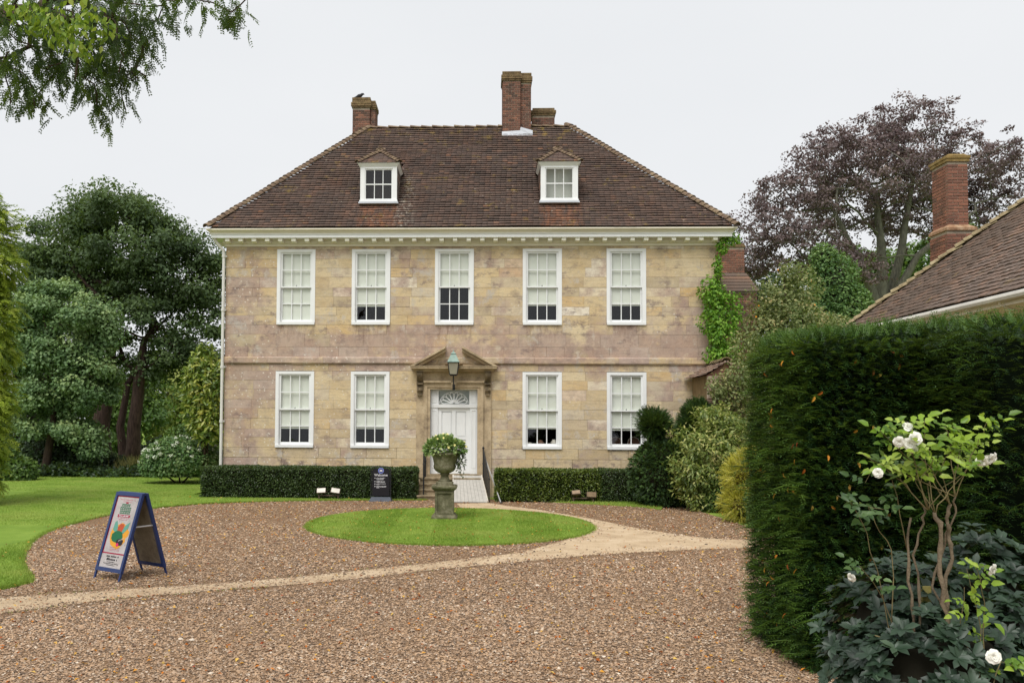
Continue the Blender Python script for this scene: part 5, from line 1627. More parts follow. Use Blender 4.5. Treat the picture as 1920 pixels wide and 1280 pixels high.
# its chimney
sy = -8.5
k_ = mpp(sy)
x0 = at(1778, 400, sy).x; x1 = at(1816, 400, sy).x
zt, zs = at(1790, 290, sy).z, at(1790, 428, sy).z
y1 = sy + 0.72
cc = MB().box(x0 + 0.012, x1 - 0.012, sy + 0.012, y1, 3.0, zt - 0.1).build('chimney', MORT2, cot)
stack(cc, x0, x1, sy, y1, zs + 0.08, zt - 0.16, BRICK_R, 0.075, 'l', length=0.225)
stack(cc, x0 - 0.07, x1 + 0.10, sy - 0.07, y1, zs - 0.95, zs - 0.06, BRICK_R, 0.075, 'l', length=0.225)
part('base_core', MORT2, lambda b: b.box(x0 - 0.055, x1 + 0.085, sy - 0.055, y1, 3.0, zs - 0.06), cc)
part('shoulder', m_lichen_stone('weathered chimney shoulder', lin(120, 84, 62), lin(160, 126, 98), lin(190, 168, 140), 0.2, 6), lambda b: (b.box(x0 - 0.10, x1 + 0.14, sy - 0.10, y1, zs - 0.06, zs), b.frus((x0 - 0.10, x1 + 0.14, sy - 0.10, y1), (x0, x1, sy, y1), zs, zs + 0.085)), cc)
part('cap', m_lichen_stone('yellow lichened cap', lin(112, 92, 62), lin(142, 118, 72), lin(166, 146, 104), 0.4, 7), lambda b: (b.box(x0 - 0.03, x1 + 0.03, sy - 0.03, y1 + 0.03, zt - 0.16, zt - 0.09), b.box(x0 - 0.05, x1 + 0.05, sy - 0.05, y1 + 0.05, zt - 0.09, zt - 0.03), b.frus((x0 - 0.03, x1 + 0.03, sy - 0.03, y1 + 0.03), (x0 + 0.05, x1 - 0.05, sy + 0.05, y1 - 0.05), zt - 0.03, zt + 0.03)), cc)

# ------------------------------------------------------------------ brick chimney stack right of the house
Yo = 3.2
ox0, ox1 = at(1352, 480, Yo).x, at(1396, 480, Yo).x
oz, osh0, osh1 = at(1380, 458, Yo).z, at(1380, 512, Yo).z, at(1380, 547, Yo).z
os_ = thing('chimney_stack', 'tall red brick chimney stack with tiled shoulders beside the vine', 'chimney', ((ox0 + ox1) / 2, Yo, 0))
part('core', MORT2, lambda b: (b.box(ox0 + 0.012, ox1 - 0.012, Yo + 0.012, Yo + 0.9, osh0 - 0.2, oz - 0.02), b.box(ox0 + 0.012, ox1 + 0.39, Yo - 0.14, Yo + 1.1, 0, osh1 + 0.0)), os_)
part('shoulder', TILE2, lambda b: b.frus((ox0 - 0.02, ox1 + 0.45, Yo - 0.2, Yo + 1.1), (ox0, ox1 + 0.03, Yo - 0.01, Yo + 0.9), osh1, osh0), os_)
for j in range(6):
    t0 = j / 6
    part('shoulder_course', TILE2, lambda b: b.add([(ox0 - 0.03, Yo - 0.23 + 0.19 * t0, osh1 + (osh0 - osh1) * t0), (ox1 + 0.46 - 0.42 * t0, Yo - 0.23 + 0.19 * t0, osh1 + (osh0 - osh1) * t0), (ox1 + 0.46 - 0.42 * t0 - 0.06, Yo - 0.2 + 0.19 * t0 + 0.02, osh1 + (osh0 - osh1) * (t0 + 0.16)), (ox0 - 0.03, Yo - 0.2 + 0.19 * t0 + 0.02, osh1 + (osh0 - osh1) * (t0 + 0.16))], [(0, 1, 2, 3)], random.random()), os_)
stack(os_, ox0, ox1, Yo, Yo + 0.9, osh0 + 0.02, oz - 0.1, BRICK_R, 0.085, 'l')
stack(os_, ox0, ox1 + 0.40, Yo - 0.15, Yo + 1.0, 4.6, osh1 - 0.01, BRICK, 0.085, '')
part('cap', CAPM, lambda b: (b.box(ox0 - 0.03, ox1 + 0.03, Yo - 0.03, Yo + 0.93, oz - 0.1, oz - 0.04), b.box(ox0, ox1, Yo, Yo + 0.9, oz - 0.04, oz + 0.03)), os_)

# ------------------------------------------------------------------ old garden wall with a gabled coping
gw = thing('garden_wall', 'old lichened brick garden wall end with gabled tile coping at the house corner', 'wall', (7.45, -1.0, 0))
WSTONE = m_lichen_stone('lichened pink wall stone', lin(124, 92, 80), lin(162, 136, 120), lin(196, 182, 166), 0.15, 4)
part('core', MORTAR, lambda b: (b.box(6.90, 8.0, -1.95, -0.06, 0, 3.92), b.box(8.0, 14.0, -1.45, -1.1, 0, 2.95)), gw)
z = 0.0
while z < 3.8:
    h = random.uniform(0.16, 0.24)
    x = 6.88
    while x < 7.98:
        x2 = min(8.02, x + random.uniform(0.22, 0.5))
        if 8.02 - x2 < 0.12: x2 = 8.02
        MB().face_block(x + 0.006, x2 - 0.006, z + 0.006, min(z + h, 3.92) - 0.006, -2.0 + random.uniform(-0.02, 0.015), -1.95, 0.014, random.random()).build('wall_stone', WSTONE, gw)
        x = x2
    z += h
z = 1.6
while z < 2.9:
    x = 8.02 + random.uniform(0, 0.1)
    while x < 11.2:
        x2 = x + random.uniform(0.2, 0.45)
        MB().face_block(x + 0.006, x2 - 0.006, z + 0.006, z + 0.154, -1.49 + random.uniform(-0.015, 0.015), -1.45, 0.012, random.random()).build('wall_stone', WSTONE, gw)
        x = x2
    z += 0.16
part('gable', m_brick('gable brick', 1.0, 0.15), lambda b: b.prism([(6.88, 3.92), (8.02, 3.92), (7.45, 4.33)], 'y', -1.97, -0.06), gw, True)
part('coping', TILE2, lambda b: b.box(8.0, 14, -1.6, -0.95, 2.95, 3.03), gw)
for sg in (-1, 1):
    for j in range(5):
        for k in range(6):
            t0 = j / 5
            xa, za = 7.45 + sg * (0.82 - 0.80 * t0), 3.90 + 0.46 * t0
            xb, zb = xa - sg * 0.24, za + 0.11
            ya = -2.08 + k * 0.34
            MB().add([(xa, ya, za + 0.03), (xa, ya + 0.33, za + 0.03), (xb, ya + 0.33, zb), (xb, ya, zb), (xa, ya, za), (xa, ya + 0.33, za), (xb, ya, zb - 0.03)], [(0, 1, 2, 3), (4, 5, 1, 0), (4, 0, 3, 6)], random.random()).build('coping_tile', WSTONE if (j + k) % 3 else TILE2, gw, fix=True)
run_tiles('ridge_tile', ME_HIP2, (7.45, -2.1, 4.36), (7.45, -0.1, 4.36), Vector((0, 0, 1)), 0.28, gw, -0.03)
# ------------------------------------------------------------------ vegetation
def shrub(name, label, cat, E, n, L, W, mat, group=None, inner=0.7, rough=0.15, f=1.5, droop=0.0, spread=0.7, core=None, stems=3, up=-0.6, base=None, leafname='foliage', upn=1.0, sprig=None):
    bx, by = base if base else (float(E[:, 0].mean()), float(E[:, 1].mean()))
    t = thing(name, label, cat, (bx, by, 0), 0, group)
    P, N = blob_points(E, n, inner, rough, f, up)
    if sprig:
        D = N * 1.0 + rdir(n) * spread + np.array([0, 0, -droop])
        Nn = np.array([0, -0.15, upn]) + N * 0.5 + rdir(n) * 0.45
    else:
        D = N * 0.4 + rdir(n) * (spread + 0.1) + np.array([0, 0, -droop - 0.15])
        Nn = np.array([0, -0.1, upn * 0.55]) + N * 0.9 + rdir(n) * 0.42
    ll = L * rng.uniform(0.65, 1.25, n)
    if sprig:
        sprigs(leafname, P, D, Nn, ll, sprig[0], sprig[1], sprig[2], mat, t, sprig[3])
    else:
        leaves(leafname, P, D, Nn, ll, W * rng.uniform(0.7, 1.2, n), mat, t)
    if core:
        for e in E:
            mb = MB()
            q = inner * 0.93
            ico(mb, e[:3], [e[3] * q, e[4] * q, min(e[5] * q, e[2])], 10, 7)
            mb.build('dark_core', core, t, True)  # solid dark core added to stop light showing through the leaves
    if stems:
        mb = MB()
        for k in range(stems):
            e = E[k % len(E)]
            a = (bx + random.uniform(-0.1, 0.1), by + random.uniform(-0.1, 0.1), 0)
            b = (e[0] + random.uniform(-.2, .2), e[1], e[2])
            mb.tube([a, ((a[0] + b[0]) / 2 + random.uniform(-.1, .1), (a[1] + b[1]) / 2, b[2] * 0.5), b], [0.04, 0.03, 0.015], 6)
        mb.build('stem', BARK, t, True)
    return t

# ---- clipped low hedges in front of the house
HEDGE_D = foliage('clipped dark hedge leaves', [lin(26, 42, 20), lin(46, 66, 30), lin(70, 92, 46), lin(118, 138, 84)], 0.2, 0.4, 0.5, 3.0, 0.3)
HEDGE_Y = foliage('clipped yellow green hedge leaves', [lin(30, 46, 18), lin(64, 82, 30), lin(104, 122, 48), lin(150, 160, 80)], 0.2, 0.4, 0.5, 2.2, 0.4)
def box_points(x0, x1, y0, y1, z0, z1, n, faces='flrt', amp=0.04, f=2.0, depth=0.12, rad=0.1):
    A = {'f': (x1 - x0) * (z1 - z0), 'b': (x1 - x0) * (z1 - z0), 'l': (y1 - y0) * (z1 - z0), 'r': (y1 - y0) * (z1 - z0), 't': (x1 - x0) * (y1 - y0)}
    tot = sum(A[k] for k in faces)
    Ps, Ns = [], []
    for k in faces:
        m = int(n * A[k] / tot)
        u, v = rng.random(m), rng.random(m)
        X, Y_, Z = x0 + (x1 - x0) * u, y0 + (y1 - y0) * u, z0 + (z1 - z0) * v
        if k == 'f': P, N = np.stack([X, np.full(m, y0), Z], 1), np.tile([0, -1.0, 0], (m, 1))
        if k == 'b': P, N = np.stack([X, np.full(m, y1), Z], 1), np.tile([0, 1.0, 0], (m, 1))
        if k == 'l': P, N = np.stack([np.full(m, x0), Y_, Z], 1), np.tile([-1.0, 0, 0], (m, 1))
        if k == 'r': P, N = np.stack([np.full(m, x1), Y_, Z], 1), np.tile([1.0, 0, 0], (m, 1))
        if k == 't': P, N = np.stack([X, y0 + (y1 - y0) * v, np.full(m, z1)], 1), np.tile([0, 0, 1.0], (m, 1))
        # round the corners a little, ruffle, sink some leaves
        c = np.array([(x0 + x1) / 2, (y0 + y1) / 2, (z0 + z1) / 2]); h = np.array([(x1 - x0) / 2, (y1 - y0) / 2, (z1 - z0) / 2])
        q = P - c
        lim = h - rad
        over = np.clip(np.abs(q) - lim, 0, None)
        over[:, 2] = np.where(q[:, 2] < 0, 0, over[:, 2])
        nrm = np.linalg.norm(over, axis=1, keepdims=True)
        s_ = np.where(nrm > rad, rad / np.maximum(nrm, 1e-6), 1.0)
        q = np.sign(q) * (np.clip(np.abs(q), None, lim) + over * s_) if True else q
        q[:, 2] = np.where((P - c)[:, 2] < 0, (P - c)[:, 2], q[:, 2])
        P = c + q
        P = P + N * (amp * lump(P, f, 3.0) - depth * rng.random(m) ** 2)[:, None]
        Ps.append(P); Ns.append(N)
    return np.concatenate(Ps), np.concatenate(Ns)
def box_hedge(name, label, x0, x1, y0, y1, z1, n, L, W, mat, group=None):
    t = thing(name, label, 'hedge', ((x0 + x1) / 2, (y0 + y1) / 2, 0), 0, group)
    P, N = box_points(x0, x1, y0, y1, 0.05, z1, n, 'flrt', 0.03, 3.0, 0.10, 0.08)
    m = len(P)
    leaves('foliage', P, N + rdir(m) * 0.9, N * 0.6 + np.array([0, 0, 0.7]) + rdir(m) * 0.5, L * rng.uniform(0.7, 1.3, m), W * rng.uniform(0.7, 1.2, m), mat, t)
    MB().frus((x0 + 0.1, x1 - 0.1, y0 + 0.1, y1 - 0.1), (x0 + 0.1, x1 - 0.1, y0 + 0.1, y1 - 0.1), 0.0, z1 - 0.1).build('dark_core', TWIG, t)  # added dark block inside the hedge, keeps light from passing through
    return t
box_hedge('low_hedge', 'long low clipped dark green hedge left of the front steps', -8.85, -1.98, -1.34, -0.5, 1.00, 30000, 0.055, 0.034, HEDGE_D, 'low hedges along the house front')
box_hedge('low_hedge', 'low yellow green hedge right of the ramp', 0.50, 3.75, -1.62, -0.7, 0.98, 14000, 0.07, 0.042, HEDGE_Y, 'low hedges along the house front')
box_hedge('low_hedge', 'short dark green hedge between yellow green hedge and topiary dome', 3.70, 5.3, -1.66, -0.6, 1.0, 8000, 0.055, 0.034, HEDGE_D, 'low hedges along the house front')

# ---- great yew hedge in the right foreground
YEW = foliage('yew hedge needles', [lin(16, 34, 15), lin(26, 50, 22), lin(40, 70, 30), lin(76, 110, 48)], 0.2, 0.45, 0.4, 1.6, 0.35)
YEW_TIP = foliage('fresh yew tips', [lin(44, 72, 28), lin(72, 106, 42), lin(112, 144, 64)], 0.3, 0.45, 0.4, 2.0, 0.3)
def yew_hedge(name, label, x0, x1, y0, y1, z1, n, faces, group, ntip):
    t = thing(name, label, 'hedge', ((x0 + x1) / 2, (y0 + y1) / 2, 0), 0, group)
    P, N = box_points(x0, x1, y0, y1, 0.0, z1, n, faces, 0.08, 1.5, 0.16, 0.1)
    m = len(P)
    D = N * 1.0 + rdir(m) * 0.55 + np.array([-0.1, 0, 0.02])
    Nn = np.array([0, -0.1, 1.0]) + rdir(m) * 0.22
    # shoots lie in flat shelving sprays
    sprigs('foliage', P, D, Nn, rng.uniform(0.07, 0.16, m), 4, 0.036, 0.0105, YEW, t, 0.95)
    P, N = box_points(x0 - 0.02, x1, y0 - 0.02, y1, 0.1, z1 + 0.03, ntip, faces + 'tt', 0.09, 1.5, 0.04, 0.1)
    k = rng.random(len(P)) < np.clip(0.15 + 0.9 * (P[:, 2] > z1 - 0.3) + 0.5 * (N[:, 0] < -0.5) + 0.35 * (P[:, 0] < x0 + 0.3), 0, 1)
    P, N = P[k], N[k]
    m = len(P)
    sprigs('shoot_tips', P, N + rdir(m) * 0.5 + np.array([0, 0, 0.25]), np.array([0, -0.1, 1.0]) + rdir(m) * 0.3, rng.uniform(0.08, 0.2, m), 5, 0.036, 0.009, YEW_TIP, t, 0.9)
    # long loose shoots brushing out of the end of the hedge
    q = 900
    P = np.stack([np.full(q, x0) + rng.uniform(-0.05, 0.25, q), rng.uniform(y0, y1, q), z1 * rng.random(q) ** 0.9], 1)
    P[:, 0] += 0.1 * lump(P, 1.3, 3.0)
    D = np.stack([-1 + 0.3 * rng.normal(size=q), -0.45 + 0.5 * rng.normal(size=q), 0.12 + 0.22 * rng.normal(size=q)], 1)
    sprigs('side_shoots', P, D, np.array([0, -0.15, 1.0]) + rdir(q) * 0.2, rng.uniform(0.15, 0.36, q), 9, 0.042, 0.010, YEW_TIP if x0 < 4 else YEW, t, 0.95)
    MB().frus((x0 + 0.2, x1, y0 + 0.2, y1 - 0.1), (x0 + 0.2, x1, y0 + 0.2, y1 - 0.1), 0, z1 - 0.09).build('dark_core', plain('dark yew interior', lin(16, 24, 14), 0.95, 0.05), t)  # added dark block behind the sprigs, blocks light through the hedge
    return t
yew_hedge('yew_hedge', 'tall dense dark yew hedge with feathery left edge beside the gravel', 3.36, 5.3, -20.15, -18.35, 3.40, 21000, 'flt', 'tall yew hedges', 5200)
yew_hedge('yew_hedge', 'nearer yew hedge at the right picture edge behind the rose', 4.52, 7.0, -21.3, -19.6, 3.42, 9000, 'flt', 'tall yew hedges', 2400)

# brown leaves caught in the yew hedge
P, N = box_points(3.25, 5.3, -20.22, -18.35, 0.3, 3.4, 70, 'fl', 0.1, 1.3, 0.02, 0.22)
hd = bpy.data.objects['yew_hedge']
leaves('caught_leaf', P, rdir(len(P)) + [0, 0, -1.2], N + rdir(len(P)) * 0.4, 0.07, 0.03, LITTER, hd, None, 0.3, True)['kind'] = 'stuff'

# ---- big dark yew tree and the other trees on the left
YEWTREE = foliage('dark yew tree foliage', [lin(50, 66, 42), lin(68, 88, 54), lin(88, 108, 64), lin(114, 132, 80)], 0.25, 0.55, 0.3, 0.5, 0.45)
def crown(E, k, n, r, L, W, mat, parent, inner, droop=0.2, flat=0.55, up=-0.8, name='crown', rough=0.34, f=0.5, spread=0.9, zmin=0.5):
    C, CN = blob_points(E, k, inner, rough, f, up, zmin)
    idx = rng.integers(0, k, n)
    cr_ = (0.55 + 0.9 * rng.random(k) ** 1.5)[idx][:, None]
    off = unit(rng.normal(size=(n, 3))) * (rng.random((n, 1)) ** 0.45) * np.array([r, r, r * flat]) * 1.15 * cr_
    P = C[idx] + off
    on = unit(off + CN[idx] * r * 0.35)
    D = rdir(n) * spread + on * 0.35 + np.array([0, 0, -droop])
    Nn = np.array([0, 0, 0.7]) + on * 0.9 + rdir(n) * 0.38
    tone = np.clip(rng.random(n) * 0.3 + rng.random(k)[idx] * 0.5 + 0.1 + 0.22 * off[:, 2] / (r * flat), 0, 1)  # leaf tone lightens towards each clump's top, light from above put into colour
    P[:, 2] = np.maximum(P[:, 2], zmin * 0.5)
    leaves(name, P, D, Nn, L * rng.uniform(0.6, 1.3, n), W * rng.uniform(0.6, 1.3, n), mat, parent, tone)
    return C
def trunk_tube(pts, rad, mat, parent, n=10, name='trunk'):
    mb = MB()
    P, Q = [], []
    for i in range(len(pts) - 1):
        for t in (0, 0.34, 0.67):
            P.append(tuple(pts[i][k] + (pts[i + 1][k] - pts[i][k]) * t + (random.uniform(-1, 1) * rad[i] * 0.12 if i + t > 0 else 0) for k in range(3)))
            Q.append(rad[i] + (rad[i + 1] - rad[i]) * t)
    P.append(tuple(pts[-1])); Q.append(rad[-1])
    Q[0] *= 1.35
    mb.tube(P, Q, n)
    return mb.build(name, mat, parent, True)
def tree(name, label, E, k, n, r, L, W, leafm, barkm, trunks, group=None, inner=0.55, droop=0.2, flat=0.55, limbs=60, rmin=0.02, up=-0.8, spread=0.9, f=0.5, tip=0.014, tr=None, zmin=0.5):
    b = trunks[0][0][0]
    t = thing(name, label, 'tree', (b[0], b[1], 0), 0, group)
    C = crown(E, k, n, r, L, W, leafm, t, inner, droop, flat, up, f=f, spread=spread, zmin=zmin)
    m = len(trunks)
    for i, (pts, rad) in enumerate(trunks):
        trunk_tube(pts, rad, barkm, t)
        sub = C[rng.choice(len(C), min(limbs, len(C)), replace=False)][i::m]
        sub = [c for c in sub if c[2] > pts[-1][2] * 0.55]
        skeleton(pts, rad[-1] * 1.1, sub, rmin, 'limb', barkm, t, 0.3, tip)
    return t
def tp(lst):
    return [tuple(at(a, b, Y)) for a, b, Y in lst]
Yt = 15.0
E_ = ells_px([(240, 470, Yt, 130, 105), (150, 500, Yt + 1, 95, 100), (330, 520, Yt, 90, 95), (120, 580, Yt + 1, 75, 130), (88, 470, Yt + 1, 52, 60), (70, 540, Yt + 1, 50, 70), (370, 600, Yt, 60, 120), (260, 600, Yt, 120, 100), (335, 690, Yt, 84, 62), (385, 700, Yt, 40, 60), (215, 400, Yt, 80, 50), (300, 445, Yt, 70, 45), (200, 700, Yt + 2, 90, 70), (110, 700, Yt + 2, 80, 80)])
tree('yew_tree', 'large dark spreading yew tree with two trunks beyond the lawn', E_, 460, 84000, 0.95, 0.205, 0.13, YEWTREE, YEWBARK,
     [(tp([(196, 885, Yt), (190, 800, Yt), (205, 700, Yt), (212, 620, Yt)]), [0.5, 0.45, 0.34, 0.2]), (tp([(246, 880, Yt - 1), (256, 760, Yt - 1), (262, 700, Yt - 1), (270, 640, Yt)]), [0.38, 0.3, 0.28, 0.16]),
      (tp([(232, 880, Yt - .5), (226, 800, Yt - .5), (240, 720, Yt - .5)]), [0.25, 0.2, 0.15])], None, 0.45, 0.35, 0.5, 130, 0.03, -0.6, 0.8, 0.5)
GREYLEAF = foliage('grey green broad leaves', [lin(70, 96, 60), lin(98, 128, 82), lin(128, 154, 102), lin(172, 186, 122)], 0.28, 0.5, 0.35, 0.9, 0.4)
Yt = 8.5
E_ = ells_px([(120, 610, Yt, 85, 85), (165, 700, Yt, 62, 80), (95, 720, Yt, 70, 110), (60, 640, Yt, 50, 90), (140, 800, Yt, 55, 55), (185, 620, Yt, 30, 50)])
tree('garden_tree', 'rounded grey green leafy tree in front of the dark yew', E_, 200, 46000, 0.62, 0.15, 0.12, GREYLEAF, BARK,
     [(tp([(85, 890, Yt), (95, 820, Yt), (110, 700, Yt)]), [0.2, 0.16, 0.09])], None, 0.5, 0.3, 0.6, 50, 0.02, -0.9, 0.9, 0.9)
# tall bright conifer at the left edge
CONIF = foliage('yellow green cypress sprays', [lin(72, 92, 26), lin(118, 140, 42), lin(162, 180, 62), lin(200, 208, 96)], 0.4, 0.5, 0.3, 1.5, 0.45)
Yt = -4.5
E_ = ells_px([(-56, 480, Yt, 86, 110), (-62, 620, Yt, 88, 150), (-66, 760, Yt, 84, 130), (-78, 880, Yt, 68, 95), (-40, 400, Yt, 38, 46)], None, 0.9)
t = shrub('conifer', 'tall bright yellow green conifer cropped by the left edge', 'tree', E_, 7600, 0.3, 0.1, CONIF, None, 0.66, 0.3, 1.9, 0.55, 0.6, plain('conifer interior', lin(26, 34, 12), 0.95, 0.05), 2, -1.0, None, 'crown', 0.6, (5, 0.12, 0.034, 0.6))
# hydrangea, magnolia and other shrubs left of the house
HYD = foliage('hydrangea leaves', [lin(52, 82, 44), lin(80, 114, 62), lin(112, 142, 84), lin(156, 172, 120)], 0.25, 0.5, 0.35, 1.5, 0.35)
E_ = ells_px([(335, 862, 4.6, 72, 42), (300, 872, 4.4, 38, 32), (380, 868, 4.8, 36, 38)])
hy = shrub('hydrangea', 'domed hydrangea bush with white flower heads by the lawn', 'shrub', E_, 9000, 0.14, 0.095, HYD, None, 0.75, 0.1, 1.5, 0.2, 0.8, TWIG, 3)
P, N = blob_points(E_, 60, 0.97, 0.05, 1.5, 0.15)
mb = MB()
PF, NF = [], []
for i in range(60):
    for q in rdir(34):
        PF.append(P[i] + q * 0.07 * np.array([1, 1, .7]) + N[i] * 0.04); NF.append(q)
PF, NF = np.array(PF), np.array(NF)
leaves('flower_heads', PF, rdir(len(PF)), NF + [0, 0, .5], 0.05, 0.045, plain('white florets', lin(214, 220, 200), 0.7, 0.2), hy)
MAG = foliage('glossy magnolia leaves', [lin(54, 80, 32), lin(98, 124, 48), lin(150, 164, 72), lin(202, 194, 98)], 0.3, 0.35, 0.5, 1.6, 0.4)
E_ = ells_px([(392, 740, 4.0, 40, 72), (385, 690, 4.2, 26, 48), (400, 790, 4.0, 36, 50), (366, 730, 4.0, 24, 44), (380, 780, 4.0, 30, 40)])
shrub('magnolia', 'glossy yellow green evergreen shrub against the left house corner', 'shrub', E_, 4200, 0.24, 0.1, MAG, None, 0.62, 0.22, 1.2, 0.05, 0.8, None, 5, -0.8)
DARKSH = foliage('dark shrub leaves', [lin(22, 36, 22), lin(36, 54, 32), lin(54, 76, 44), lin(80, 104, 56)], 0.2, 0.5, 0.35, 0.8, 0.4)
MIDSH = foliage('mid green shrub leaves', [lin(40, 62, 28), lin(66, 94, 40), lin(96, 124, 58), lin(134, 152, 80)], 0.28, 0.5, 0.35, 0.8, 0.4)
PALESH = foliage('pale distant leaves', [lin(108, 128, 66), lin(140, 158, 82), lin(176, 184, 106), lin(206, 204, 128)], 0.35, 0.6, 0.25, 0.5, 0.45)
for lab, lst, n, m_, L in (
    ('low dark shrub under the grey green tree at the lawn edge', [(110, 845, 10.5, 90, 45), (60, 815, 11, 60, 80)], 6500, DARKSH, 0.18),
    ('leafy mid green shrub at the bottom of the left conifer', [(30, 882, 5.5, 42, 26), (0, 870, 5.5, 40, 40)], 3500, MIDSH, 0.16),
    ('dark rounded shrub at the foot of the yew trunks', [(180, 862, 12.5, 32, 26), (215, 868, 12.0, 22, 18)], 2500, DARKSH, 0.15),
    ('mid green shrub behind the hydrangea beside the house', [(395, 835, 7.5, 42, 40), (350, 825, 9.5, 44, 30)], 5200, MIDSH, 0.17),
    ('blue green shrub in the gap behind the yew trunks', [(310, 850, 18.5, 44, 30), (270, 860, 18, 24, 24)], 3000, DARKSH, 0.2)):
    shrub('shrub', lab, 'shrub', ells_px(lst), n, L, L * 0.6, m_, 'shrubs beyond the lawn', 0.65, 0.2, 0.9, 0.15, 0.8, TWIG, 3, -0.7)
t = thing('tall_grass', 'pale feathery grass tuft in front of the yew trunk', 'grass clump', tuple(at(262, 885, 9.5))[:2] + (0,))
n = 500
c = at(262, 885, 9.5)
P = np.stack([rng.normal(c.x, 0.45, n), rng.normal(c.y, 0.2, n), np.full(n, 0.03)], 1)
leaves('blade', P, np.stack([rng.normal(size=n) * 0.35, rng.normal(size=n) * 0.35, np.ones(n)], 1), rdir(n), rng.uniform(0.4, 1.0, n), 0.03, foliage('straw grass', [lin(120, 124, 70), lin(156, 150, 92), lin(180, 172, 120)], 0.3), t)
# bed of ground cover along the far lawn edge
n = 9000
X = rng.uniform(-19.5, -9.4, n); Yg = 8.6 + rng.normal(size=n) * 0.55 + 0.06 * (X + 14)
P = np.stack([X, Yg, np.abs(rng.normal(size=n)) * 0.13 + 0.05 + 0.18 * (1 + np.sin(X * 1.7)) * rng.random(n)], 1)
tag(struct(leaves('ground_cover', P, rdir(n) + [0, -0.4, 0.2], rdir(n) * 0.5 + [0, -0.2, 1], 0.16, 0.11, DARKSH, None), 'stuff'), 'dark leafy ground cover along the far edge of the lawn')
# trees far behind, closing the view
def far_trees(lab, lst, n, mat, L, trunk):
    E = ells_px(lst)
    Yt = lst[0][2]
    tr = [(tp([(trunk, 800, Yt), (trunk, 740, Yt), (trunk + 2, lst[0][1], Yt)]), [0.3, 0.25, 0.12])]
    tree('background_tree', lab, E, 160, n, 1.0, L, L * 0.6, mat, BARK, tr, 'trees far behind the house', 0.5, 0.1, 0.7, 25, 0.04, -0.9, 1.0, 0.4)
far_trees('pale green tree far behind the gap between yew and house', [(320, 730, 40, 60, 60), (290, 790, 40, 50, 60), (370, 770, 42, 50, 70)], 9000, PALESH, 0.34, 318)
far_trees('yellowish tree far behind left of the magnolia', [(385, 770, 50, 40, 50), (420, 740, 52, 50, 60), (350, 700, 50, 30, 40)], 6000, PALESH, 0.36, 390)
far_trees('pale green tree in the gap between the yew trunks', [(235, 790, 34, 70, 60), (190, 740, 36, 60, 60), (270, 740, 36, 40, 50)], 12000, MIDSH, 0.34, 240)
far_trees('dark green tree behind the conifer at the left', [(40, 600, 30, 80, 130), (0, 720, 30, 90, 120), (90, 760, 30, 80, 100)], 14000, DARKSH, 0.34, 30)
far_trees('mid green tree behind the copper beech trunk', [(1600, 520, 52, 90, 60), (1530, 560, 52, 90, 70), (1680, 530, 54, 80, 60)], 14000, MIDSH, 0.4, 1600)
far_trees('green tree behind the cottage chimney', [(1760, 500, 48, 70, 70), (1830, 470, 50, 60, 60), (1720, 560, 48, 90, 70)], 12000, MIDSH, 0.4, 1750)
far_trees('dark tree behind the brick chimney stack', [(1420, 580, 46, 70, 60), (1370, 620, 46, 60, 80), (1470, 620, 46, 80, 80)], 12000, DARKSH, 0.38, 1420)

# ---- copper beech
BEECH = foliage('copper beech leaves', [lin(72, 60, 62), lin(98, 84, 84), lin(122, 106, 104), lin(152, 136, 128)], 0.25, 0.5, 0.35, 0.35, 0.35, (0.22, 0.10, 0.10))
Yt = 26.0
E_ = ells_px([(1640, 300, Yt, 130, 75), (1715, 240, Yt, 85, 58), (1560, 290, Yt - 2, 75, 50), (1500, 360, Yt - 2, 95, 55), (1440, 430, Yt - 3, 78, 50), (1400, 500, Yt - 3, 50, 50), (1500, 470, Yt - 3, 90, 55), (1600, 400, Yt + 2, 100, 60),
               (1800, 310, Yt, 100, 70), (1870, 350, Yt + 1, 60, 85), (1830, 430, Yt + 2, 90, 70), (1730, 400, Yt + 3, 100, 70), (1570, 500, Yt - 2, 80, 40), (1700, 330, Yt - 4, 80, 50)], None, 0.9)
b1 = tp([(1655, 800, Yt), (1652, 560, Yt), (1655, 500, Yt), (1650, 440, Yt), (1642, 370, Yt)])
b2 = tp([(1650, 800, Yt - .6), (1640, 560, Yt - .6), (1615, 500, Yt - .6), (1585, 440, Yt - .8), (1560, 390, Yt - 1)])
b3 = tp([(1662, 800, Yt + .4), (1668, 560, Yt + .4), (1690, 470, Yt + .4), (1700, 400, Yt + .4), (1712, 330, Yt)])
b4 = tp([(1666, 800, Yt - .4), (1676, 560, Yt - .4), (1720, 480, Yt - .6), (1780, 430, Yt - .8), (1830, 395, Yt - 1)])
tree('copper_beech', 'huge copper beech with purple leaves and pale spreading limbs', E_, 1400, 60000, 0.52, 0.17, 0.13, BEECH, BEECHBARK,
     [(b1, [0.5, 0.4, 0.30, 0.22, 0.14]), (b2, [0.4, 0.3, 0.22, 0.16, 0.1]), (b3, [0.4, 0.32, 0.24, 0.17, 0.11]), (b4, [0.32, 0.26, 0.2, 0.14, 0.09])], None, 0.35, 0.05, 0.5, 420, 0.016, -0.75, 1.0, 0.35, 0.03)

